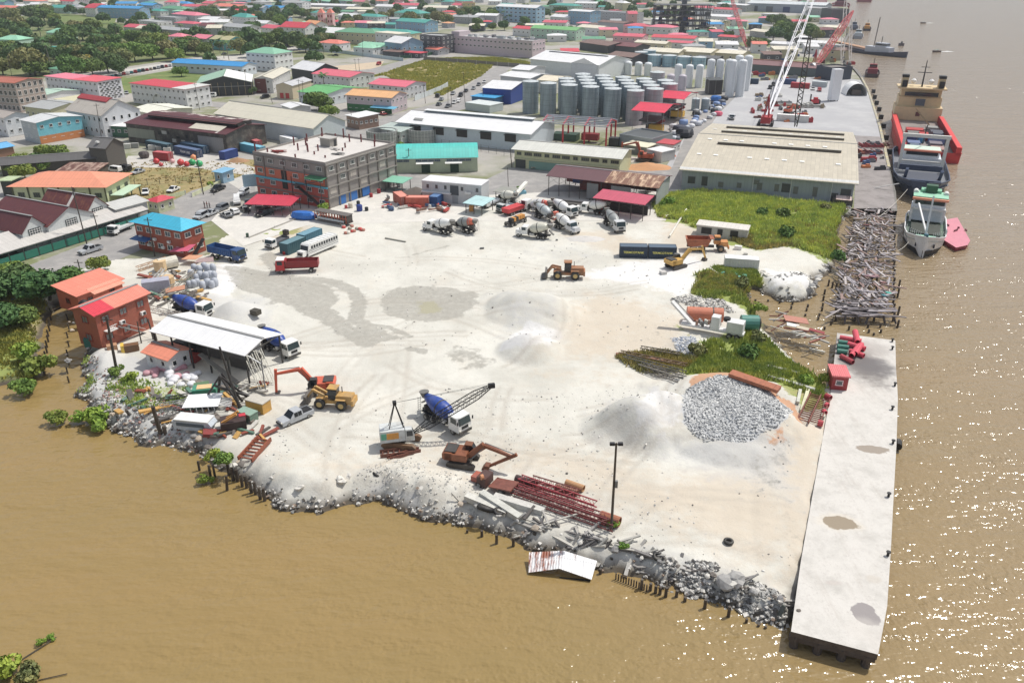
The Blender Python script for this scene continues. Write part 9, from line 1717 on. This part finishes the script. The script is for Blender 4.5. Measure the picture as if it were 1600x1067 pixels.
Qn(1196,196,1290,52,(232,232,236),'towering white lattice boom crane with crimson base',w_=4.4,seg=26,tube=.38,ytip=-60);mark('the white lattice crane',*P(1196,196).xy)
Qn(1242,206,1265,36,(40,40,42),'black lattice mast behind the tan warehouse',w_=1.6,seg=28,tube=.3,base=F0,ytip=58)
Qn(1272,112,1333,28,(186,34,46),'crimson lattice jib crane by the gate house',w_=2.8,seg=18,tube=.42,ytip=18);Qn(1166,78,1142,26,(176,34,46),'far crimson lattice jib beside the silos',w_=2.2,seg=16,tube=.4,ytip=-5,base=F0);Qn(1314,106,1322,36,(156,150,146),'grey lattice mast standing behind the arched tent',w_=1.8,seg=20,base=F0,ytip=-8);Qn(1327,104,1330,20,(150,144,140),'second grey lattice mast beside the first',w_=1.4,seg=16,base=F0,ytip=30)
rg=random.Random(31)
for j in Qx(120):
 t=rg.random();
 if t<.3:u,v=rg.uniform(1175,1285),rg.uniform(150,192)
 elif t<.5:u,v=rg.uniform(1236,1330),rg.uniform(98,124)
 elif t<.62:u,v=rg.uniform(1170,1250),rg.uniform(116,128)
 elif t<.8:u,v=rg.uniform(1340,1382),rg.uniform(222,266)
 elif t<.9:u,v=rg.uniform(1286,1318),rg.uniform(56,100)
 else:u,v=rg.uniform(1200,1300),rg.uniform(70,96)
 if v>200 and u<1340:continue
 c,nm=rg.choice([((180,34,44),'red'),((206,204,196),'white'),((120,120,124),'grey'),((60,60,66),'dark'),((210,120,50),'orange'),((150,130,100),'tan'),((70,100,150),'blue'),((110,60,50),'rusty')]);d=(rg.uniform(1,5),rg.uniform(.6,1.6),rg.uniform(.4,1.8));auto(MB().box((0,0,d[2]/2),d,Qp(c,dirt=.4)).box((d[0]*.2,0,d[2]+.2),(d[0]*.4,d[1]*.6,.4),Qp(c)).obj('quay_load',N0,P(u,v),rg.choice([0,.1,-.1,1.5])),nm+' steel load on the quay','load','loads on the quay')
for(u,v,L_,c,lb)in[(1215,162,12,(150,150,150),'upper grey girder rack on the quay'),(1262,168,14,(170,168,160),'wide grey girder rack on the quay'),(1360,230,8,(150,34,44),'dark red steel frame stack on the wharf deck'),(1358,240,8,(120,40,46),'maroon frame stack below the dark red one')]:
 r=T('girder_rack',P(u,v),R(-2),lA=lb,cat='rack')
 for j in Qx(5):MB().box((0,j*1.0-2,.5+.2*(j%2)),(L_,.3,.4),c).obj('girder',r)
 for j in Qx(4):MB().box((-L_/2+.6+j*(L_-1.2)/3,0,1.1),(.3,4.6,.3),c).obj('bearer',r)
r=T('forklift',P(1272,163),R(180),lA='red forklift with black mast on the quay',cat='forklift');MB().box((0,0,1.2),(3.4,1.8,1.4),(200,30,44)).obj('body',r);MB().box((-.4,0,2.4),(1.6,1.6,1.0),(200,30,44)).obj('cab',r)
for y in(-.5,.5):MB().box((1.9,y,2.2),(.25,.25,4.2),BL).obj('mast',r)
em=Qp((206,190,130),dirt=1,dcol=(160,156,146),lo=.35,hi=.6,sc=.5);Q=[P(u,v)for u,v in((1346,122),(1356,140),(1365,168),(1375,200),(1383,235),(1389,262))]
r=T('kerb',Q[0],0,lA='worn yellow painted kerb along the quay edge',cat='kerb')
for a,b in zip(Q,Q[1:]):MB().bar(a-Q[0]+QV((0,0,.12)),b-Q[0]+QV((0,0,.1)),.85,em,.26).obj('kerb_section',r)
fm_=MB().box((0,0,-.3),(1.3,1.5,1.8),BL).mesh('fender')
for(u,v)in((1364,142),(1366,151),(1369,160),(1373,170),(1376,182),(1380,196),(1384,214),(1389,236)):auto(link('fender',fm_,N0,P(u+1,v,-.4)),'black rubber quay fender','fender','black fenders along the quay')
# ================================================================== ships
def hull(r,stations,c,deckc,zs=(-1.2,1.2),name='hull',boot=N0,bul=.9,bulc=N0):
 """stations: (x, half width at deck, half width at waterline, sheer)"""
 m=MB();vs=[];hc=Qp(c,rough=.4,dirt=.35)
 for x,hw_,hl,zd in stations:vs+=[(x,-hw_,zd),(x,-hl,zs[0]),(x,hl,zs[0]),(x,hw_,zd)]
 fs=[];k=len(stations)
 for i in Qx(k-1):
  a,b=i*4,(i+1)*4;fs+=[(a,a+1,b+1,b),(a+2,a+3,b+3,b+2),(a+1,a+2,b+2,b+1)]
 fs+=[(3,2,1,0),tuple((k-1)*4+j for j in Qx(4))];m.add(vs,fs,hc);o=m.obj(name,r)
 if boot:
  m=MB();vs=[]
  for x,hw_,hl,zd in stations:f=.45;hm=hl+(hw_-hl)*f+.04;zm=zs[0]+(zd-zs[0])*f;vs+=[(x,-hm,zm),(x,-hl-.04,zs[0]),(x,hl+.04,zs[0]),(x,hm,zm)]
  fs=[]
  for i in Qx(k-1):a,b=i*4,(i+1)*4;fs+=[(a,a+1,b+1,b),(a+2,a+3,b+3,b+2)]
  m.add(vs,fs,Qp(boot,rough=.5,dirt=.3));m.obj('hull_band',r)
 m=MB();vs=[]
 for x,hw_,hl,zd in stations:vs+=[(x,-hw_+.08,zd-bul),(x,hw_-.08,zd-bul)]
 m.add(vs,[(i*2,i*2+2,i*2+3,i*2+1)for i in Qx(k-1)][::1],Qp(deckc,dirt=.5));m.f=[f[::-1]for f in m.f];m.obj('deck',r)
 m=MB();cc=Qp(bulc or c,dirt=.3)
 for sy in(-1,1):
  for(x,hw_,_,zd),(x2,hw2,_,zd2)in zip(stations,stations[1:]):m.bar((x,sy*hw_,zd),(x2,sy*hw2,zd2),.22,cc)
 m.obj('bulwark_rail',r)
def V8(ax,ay,bx,by):a,b=P(ax,ay,Q1),P(bx,by,Q1);d=b-a;return a,math.atan2(d.y,d.x),d.length
a,hh,LL=V8(1478,250,1436,128);L=LL
a=P(1450,253,Q1);b=P(1427,196,Q1);hh=math.atan2((b-a).y,(b-a).x)
r=T('supply_vessel',a,hh,lA='large red hulled supply vessel with cream bridge tower',cat='ship');mark('the red supply vessel',a.x,a.y);L=88;HW=9.3
hull(r,[(0,HW,HW-.3,3.4),(6,HW,HW,3.2),(40,HW,HW,3.2),(50,HW,HW-.5,3.6),(74,HW-1,HW-3,5.0),(83,HW-5,HW-7.5,6.5),(88,.5,.3,7.5)],(222,34,28),(150,140,134),(-1,1),bul=1.4)
for sy in(-1,1):
 m=MB();m.box((30,sy*(HW-.9),4.0),(60,1.5,2.6),Qp((228,40,32),dirt=.2));Qr(r,'cargo_rail',m)
 rm_=MB().box((0,0,0),(.3,.3,2.6),(170,24,30)).mesh('rail_stay')
 for i in Qx(30):link('rail_stay',rm_,r,(1.5+i*2,sy*(HW-1.8),4.0));
tw=Qp((216,190,140),dirt=.3)
for(x,y,z,d,nm,c)in[(42,0,5.5,(12,17,5),'superstructure',tw),(43,0,9.8,(10,15.5,3.6),'superstructure',tw),(43,0,13,(9,14.5,3),'bridge',tw),(42.5,0,14.9,(11,17.5,.5),'bridge_roof',tw),(40.5,6.6,16.8,(3,2.4,4),'funnel',tw),(40.5,-6.6,16.8,(3,2.4,4),'funnel',tw),(40.5,6.6,19.2,(3.1,2.5,1),'funnel_top',BL),(40.5,-6.6,19.2,(3.1,2.5,1),'funnel_top',BL),(38.0,6.6,16.6,(1.2,1.8,2.4),'funnel_vent',BL),(38.0,-6.6,16.6,(1.2,1.8,2.4),'funnel_vent',BL),(36.9,0,12.9,(.15,12,1.5),'bridge_window',glass()),(36.4,0,3.4,(.6,16.5,.4),'deck_beam',(170,160,130)),(35.9,0,10.0,(.1,3.4,2.6),'bulkhead_door',(80,90,100)),(35.9,0,5.5,(.1,1.6,1.6),'bulkhead_door',(110,50,44))]:Qr(r,nm,MB().box((x+25,y,z),d,c))
m=MB();m.bar((67,0,15),(67,0,25),.6,BL,r1=.25);m.bar((67,-2.5,20.5),(67,2.5,20.5),.25,BL);m.bar((67,-1.6,22.5),(67,1.6,22.5),.2,BL);m.bar((66,0,15),(67,0,19),.4,BL);Qr(r,'mast',m)
for y in(-3.2,3.2):m=MB();m.lathe((68,y,16),(68,y,18),[(0,.6),(.3,1.0),(.7,1.0),(1,.3)],Qp((236,236,236)),n=12);Qr(r,'radar_dome',m)
rg=random.Random(8)
for i,(x,y,d,c)in enumerate([(43,-4,(4,4,2.2),(150,150,146)),(39,2,(5,6,1.8),(190,44,44)),(35,-5,(6,4,2),(90,96,110)),(30,-4.5,(6,3,2.6),(80,84,96)),(31,3,(5,4,2.0),(120,120,116)),(24,-4,(6,5,2.2),(120,140,190)),(22,4.5,(7,3,2.4),(40,56,120)),(24,1,(5,2,2.0),(40,140,190)),(28,0,(4,3,2.4),(190,40,40)),(16,-3,(5,4,1.6),(120,110,120)),(15,4,(5,4,1.6),(100,120,160)),(9,4,(6,3,1.6),(90,110,130)),(8,-3,(6,4,1.4),(170,130,120)),(3.5,3,(1.2,12,.9),(226,180,60))]):Qr(r,'deck_cargo',MB().box((x,y,1.9+d[2]/2),d,c))
for x in(54.5,52.5):Qr(r,'stair',MB().bar((x,-4,3),(x-2,2,9),.35,(170,150,110)))
a=P(1441,318,Q1);b=P(1430,245,Q1);hh=math.atan2((a-b).y,(a-b).x);r=T('coaster',b,hh,lA='dark blue coaster with white goal post frame moored behind the green one',cat='ship');mark('the dark blue coaster',a.x,a.y);LL=(a-b).length;HW=7.6
hull(r,[(0,HW-1,HW-1.5,3.0),(4,HW,HW-.5,2.8),(LL*.6,HW,HW-.5,3.0),(LL*.8,HW-.8,HW-3.2,4.2),(LL*.94,HW-3.6,1.6,5.2),(LL,.4,.2,5.8)],(58,72,98),(120,124,130),(-1,1),bul=1.6,bulc=(70,84,110))
for(x,y,z,d,nm,c)in[(LL*.34,0,3.4,(9,11.5,3.0),'superstructure',(206,212,220)),(LL*.34,0,5.8,(7,10,2.2),'bridge',(226,228,230)),(LL*.34,0,7.1,(6,10.5,.3),'bridge_roof',(206,226,206)),(LL*.34+3.6,0,6.1,(.1,9,1.0),'bridge_window',glass()),(LL*.34+3.3,0,6.9,(.9,10.6,.5),'eyebrow',(222,120,90)),(LL*.66,0,2.2,(10,9,1.3),'hatch',(70,76,90)),(LL*.5,0,3.0,(1,12,1.6),'hatch_beam',(56,70,96)),(LL*.82,0,3.4,(1.2,9,1.0),'hatch_beam',(56,70,96))]:Qr(r,nm,MB().box((x,y,z),d,c))
m=MB();[m.box((LL*.46,sy*6.0,7),(.9,.9,10),(226,224,214))for sy in(-1,1)];m.box((LL*.46,0,12.2),(1.0,13.4,1.0),(226,224,214));m.box((LL*.46,0,4.4),(.6,12,.5),(206,204,196));Qr(r,'goal_post',m);m=MB();m.bar((LL*.3,0,8),(LL*.36,0,14.5),.3,BL);m.bar((LL*.36,-1,13),(LL*.36,1,13),.2,BL);Qr(r,'mast',m)
for sy in(-1,1):Qr(r,'derrick_post',MB().bar((LL*.7,sy*4.6,2.5),(LL*.76,sy*4.6,6),.8,(66,84,116)))
a=P(1441,403,Q1);b=P(1443,350,Q1);hh=math.atan2((a-b).y,(a-b).x);r=T('coaster',b,hh,lA='white and black coaster with mint green bridge roof, bow toward the yard',cat='ship');mark('the mint green roofed coaster',a.x,a.y);LL=(a-b).length;HW=4.55
hull(r,[(0,HW-.6,HW-1,3.0),(3,HW,HW-.3,2.8),(LL*.55,HW,HW-.3,2.8),(LL*.78,HW-.5,HW-1.6,3.6),(LL*.92,HW-2.0,1.2,4.4),(LL,.25,.1,4.9)],(226,226,226),(96,120,100),(-1,1),boot=(24,26,34),bul=1.0)
for(x,y,z,d,nm,c)in[(3.6,0,4.2,(6,7.6,3.2),'superstructure',(216,222,228)),(4.2,0,7.0,(5.4,7.2,2.6),'bridge',(222,226,230)),(3.6,0,8.5,(6.2,7.8,.3),'bridge_roof',(150,210,176)),(7.0,0,8.15,(.9,8.0,.5),'eyebrow',(236,150,110)),(6.96,0,7.3,(.1,6.6,.9),'bridge_window',glass()),(LL*.5,0,2.4,(9,6.4,1.0),'hatch',(60,66,56)),(1.6,0,9.6,(2,2.6,1.8),'funnel',(40,90,60)),(.9,0,9.0,(2.6,4.6,.5),'funnel_base',(120,190,150)),(LL*.84,0,3.2,(3.4,4.2,.6),'forecastle',(140,200,170)),(LL*.84,0,3.9,(.9,.9,.8),'windlass',(30,90,110))]:Qr(r,nm,MB().box((x,y,z),d,c))
m=MB();[m.box((7.4,sy*3.6,4.2),(.5,.5,3.6),Q2)for sy in(-1,1)];m.box((7.4,0,5.8),(.5,7.6,.5),Q2);Qr(r,'frame',m);m=MB();m.bar((LL*.72,0,2.6),(LL*.60,0,11.5),.5,(222,222,222),r1=.35);m.bar((LL*.72,.2,3.2),(LL*.42,-2.6,8.2),.35,(226,226,226));Qr(r,'derrick',m)
for sy in(-1,1):m=MB();m.cyl((1.5,sy*3.4,8.7),(3.2,sy*3.4,8.7),.6,Q2,n=10);Qr(r,'life_raft',m);Qr(r,'anchor',MB().box((LL*.93,sy*1.9,2.4),(.7,.3,.8),(50,50,70)))
rmm=MB().cyl((0,0,0),(0,0,1.0),.05,Q2,n=5).mesh('rail_post')
for i in Qx(12):
 for sy in(-1,1):link('rail_post',rmm,r,(LL*(.62+.026*i),sy*(HW-.3-max(0,i-4)*.42),3.4+i*.08))
c4=[P(1468,345,-.9),P(1496,340,-.9),P(1516,376,-.9),P(1512,383,-.9),P(1494,387,-.9),P(1470,372,-.9)];m=MB();O_=P(1490,365,Q1);vs=[p-O_ for p in c4];k=len(vs);low=[QV((v.x*.94,v.y*.94,-.4))for v in vs];m.add(vs,[tuple(Qx(k))[::-1]if F0 else tuple(Qx(k))],Qp((216,130,146),dirt=.3));m.add(vs+low,[(i,i+k,(i+1)%k+k,(i+1)%k)for i in Qx(k)],Qp((150,40,62),dirt=.3))
r=T('barge',O_,0,lA='flat pink barge moored outside the mint green roofed coaster',cat='barge');m.obj('hull',r);m=MB();
for(x,y)in((-1.6,1.4),(1.2,.6),(.2,-.8),(-.6,-1.6),(2.0,-1.4),(-.4,2.6)):m.box((x,y,1.35),(rg.uniform(.3,1.6),.2,.4),(110,40,56),rz=rg.uniform(0,3))
m.obj('deck_fitting',r)
m=MB();[m.bar((-3+i*0,0,0),(0,0,0),.1,Q2)for i in Qx(0)]
tag(MB().bar(QV(),P(1408,352,1.5)-P(1392,352,.1),.5,(206,206,202),.12).obj('gangway',N0,P(1392,352,.1)),'short white gangway from the ruined pier to the coaster','gangway');tag(MB().bar(QV(),P(1405,287,2.0)-P(1366,294,.1),.4,(200,200,196),.15).obj('gangway',N0,P(1366,294,.1)),'long pale gangway from the wharf to the dark coaster','gangway')
def rope(a,b,sag,lA):
 m=MB();mid=(a+b)/2;prev=a
 for i in Qx(1,9):t=i/8;q=a.lerp(b,t)-QV((0,0,sag*4*t*(1-t)));m.bar(prev-mid,q-mid,.09,(206,200,186),n=4);prev=q
 tag(m.obj('mooring_rope',N0,mid),lA,'rope')
rope(P(1418,296,2.5),P(1372,340,.2),.6,'pale mooring rope from the dark coaster to the ruined pier');rope(P(1420,378,1.2),P(1402,392,.2),.4,'mooring rope from the mint green roofed coaster')
def tug(u,v,ub,vb,s,c,topc,lA,L0=14,HW=3.4,hz=1.8):
 a,b=P(u,v,Q1),P(ub,vb,Q1);d=b-a;r=T('tug_boat',a,math.atan2(d.y,d.x),lA=lA,cat='boat',scale=s)
 hull(r,[(-L0/2,HW-.6,HW-1,hz),(-L0*.2,HW,HW-.4,hz-.2),(L0*.25,HW-.3,HW-1.2,hz+.5),(L0/2,.4,.2,hz+1.4)],c,(110,90,86),(-.6,1),bul=.7);Qr(r,'deckhouse',MB().box((-.5,0,2.4),(L0*.45,HW*1.3,2.6),topc));Qr(r,'wheelhouse',MB().box((.8,0,4.6),(L0*.2,HW*1.0,2.0),topc));Qr(r,'window',MB().box((.8,0,4.8),(L0*.2+.1,HW*1.02,.7),glass()));Qr(r,'mast',MB().bar((0,0,5.4),(0,0,8.4),.25,BL));return r
tug(1362,119,1360,96,1.15,(70,50,54),(150,50,60),'dark red tug moored beside the arched tent');tug(1354,48,1350,34,1.1,(54,48,60),(226,160,60),'orange and black tug off the far quay');tug(1340,60,1336,44,1.2,(150,156,166),(206,214,216),'white and grey workboat at the far quay');tug(1334,46,1330,34,1.1,(80,90,110),(120,130,150),'blue grey workboat behind the white one')
r=tug(1374,86,1392,88,1.4,(64,70,90),(190,196,206),'low grey dredger lying across the river by the far quay',30,3.2,1.2);Qr(r,'tall_mast',MB().bar((-4,0,3),(-3.4,0,17),.3,(90,80,80)))
a,b=P(1296,68,Q1),P(1372,85,Q1);d=b-a;r=T('barge',(a+b)/2,math.atan2(d.y,d.x),lA='long dark flat barge with orange stripe off the far quay',cat='barge');m=MB();m.box((0,0,.6),(d.length,9,2.2),Qp((90,80,84),dirt=.5));m.obj('hull',r);Qr(r,'deck_cargo',MB().box((0,0,2.1),(d.length*.8,5,.8),(190,140,96)))
tug(1350,3,1348,-10,1.8,(150,40,54),(160,60,66),'red hulled vessel cut by the top photo edge',22,6);tug(1313,12,1310,-4,1.9,(150,30,44),(120,40,60),'crimson ship berthed at the far end of the quay',26,6)
for(u,v,s_,lb)in[(1442,37,.55,'small speedboat with white wake, farther one'),(1463,82,.6,'small speedboat with white wake, nearer one')]:
 r=T('speedboat',P(u,v,Q1),R(200),lA=lb,cat='boat',scale=s_*1.6);hull(r,[(-3.5,1.2,1.0,.9),(0,1.3,1.1,.9),(2.2,.9,.6,1.1),(3.8,.1,.1,1.4)],(90,70,60),(60,56,50),(-.3,1),bul=.4);Qr(r,'canopy',MB().box((0,0,1.7),(3,2,.15),(120,150,140)));m=MB();m.add([(-3.6,-.6,.06),(-3.6,.6,.06),(-14,3.2,.05),(-14,-3.2,.05)],[(0,3,2,1)],Qp((226,226,222),dirt=.4));Qr(r,'wake',m)
tag(MB().box((0,0,.6),(3.4,2.4,2.6),(90,80,84)).box((0,0,2.4),(1.0,1.0,1.4),(70,66,70)).obj('mooring_buoy',N0,P(1408,72,Q1)),'dark square mooring buoy alone on the river','mooring buoy')
# ================================================================== air
hz=MB();hz.box((0,2400,36),(9000,5400,84),Qp((1,2,3)));me=hz.mesh('haze');me.materials.clear();hm=bpy.data.materials.new('haze_air');hm.use_nodes=True;hn=hm.node_tree;hn.nodes.clear()
ou=hn.nodes.new('ShaderNodeOutputMaterial');pv=hn.nodes.new('ShaderNodeVolumePrincipled');pv.inputs['Color'].default_value=(.86,.92,1.0,1);pv.inputs['Density'].default_value=.00014;pv.inputs['Anisotropy'].default_value=.3;hn.links.new(pv.outputs[0],ou.inputs['Volume']);me.materials.append(hm)
ho=link('haze',me);tag(ho,'pale daylight haze over the whole port',kind='stuff')
# ================================================================== labels of repeats, told by their neighbours
bpy.context.view_layer.update()
import re as _re
used={}
def keyof(s):return ' '.join(w for w in _re.findall(r"[a-z']+",s.lower()))
for o in SC.objects:
 if 'label' in o and not o.parent:used.setdefault(keyof(o['label']),[]).append(o)
def rel(o,lm):dx=o.location.x-lm[1];dy=o.location.y-lm[2];return('right of' if dx>0 else 'left of')if abs(dx)>abs(dy)*.8 else('behind' if dy>0 else 'in front of')
for ph_,u,v in(('the tall lamp mast',958,832),('the lone yard tyre',1138,848),('the jetty corner',1230,970),('the white bank boulders',535,780),('the tall thick post',254,688),('the pale concrete lump',664,798),('the round white stone',1139,920),('the creek mouth',110,600),('the inlet point',1230,458),('the large ribbed tyre',758,806),('the rusty ladder frame',395,720),('the arched tent',1330,145),('the steel stacks',1360,235)):mark(ph_,*P(u,v).xy)
bins={}
for o,d in AUTO:
 p=o.location;lm=sorted(LM,key=lambda q:(q[1]-p.x)**2+(q[2]-p.y)**2)[:1]
 l=lm[0];bins.setdefault('%s %s %s'%(d,rel(o,l),l[0]),[]).append(o)
O9='first second third fourth fifth sixth seventh eighth ninth'.split()
ORD=O9+'tenth eleventh twelfth thirteenth fourteenth fifteenth sixteenth seventeenth eighteenth nineteenth'.split()
for t_ in 'twent thirt fort fift sixt sevent eight ninet'.split():ORD+=[t_+'ieth']+[t_+'y '+x for x in O9]
for lb,os_ in bins.items():
 os_.sort(key=lambda o:o.location.x/max(o.location.y,1))
 n_=len(os_)
 for i,o in enumerate(os_):
  if n_==1:s=lb
  elif n_==2:s=('left ' if i==0 else 'right ')+lb
  elif n_==3:s=('leftmost ','middle ','rightmost ')[i]+lb
  else:s=(ORD[min(i,len(ORD)-1)]+' from left, ' if 0<i<n_-1 else('leftmost ' if i==0 else 'rightmost '))+lb
  o['label']=s
bpy.context.view_layer.update()
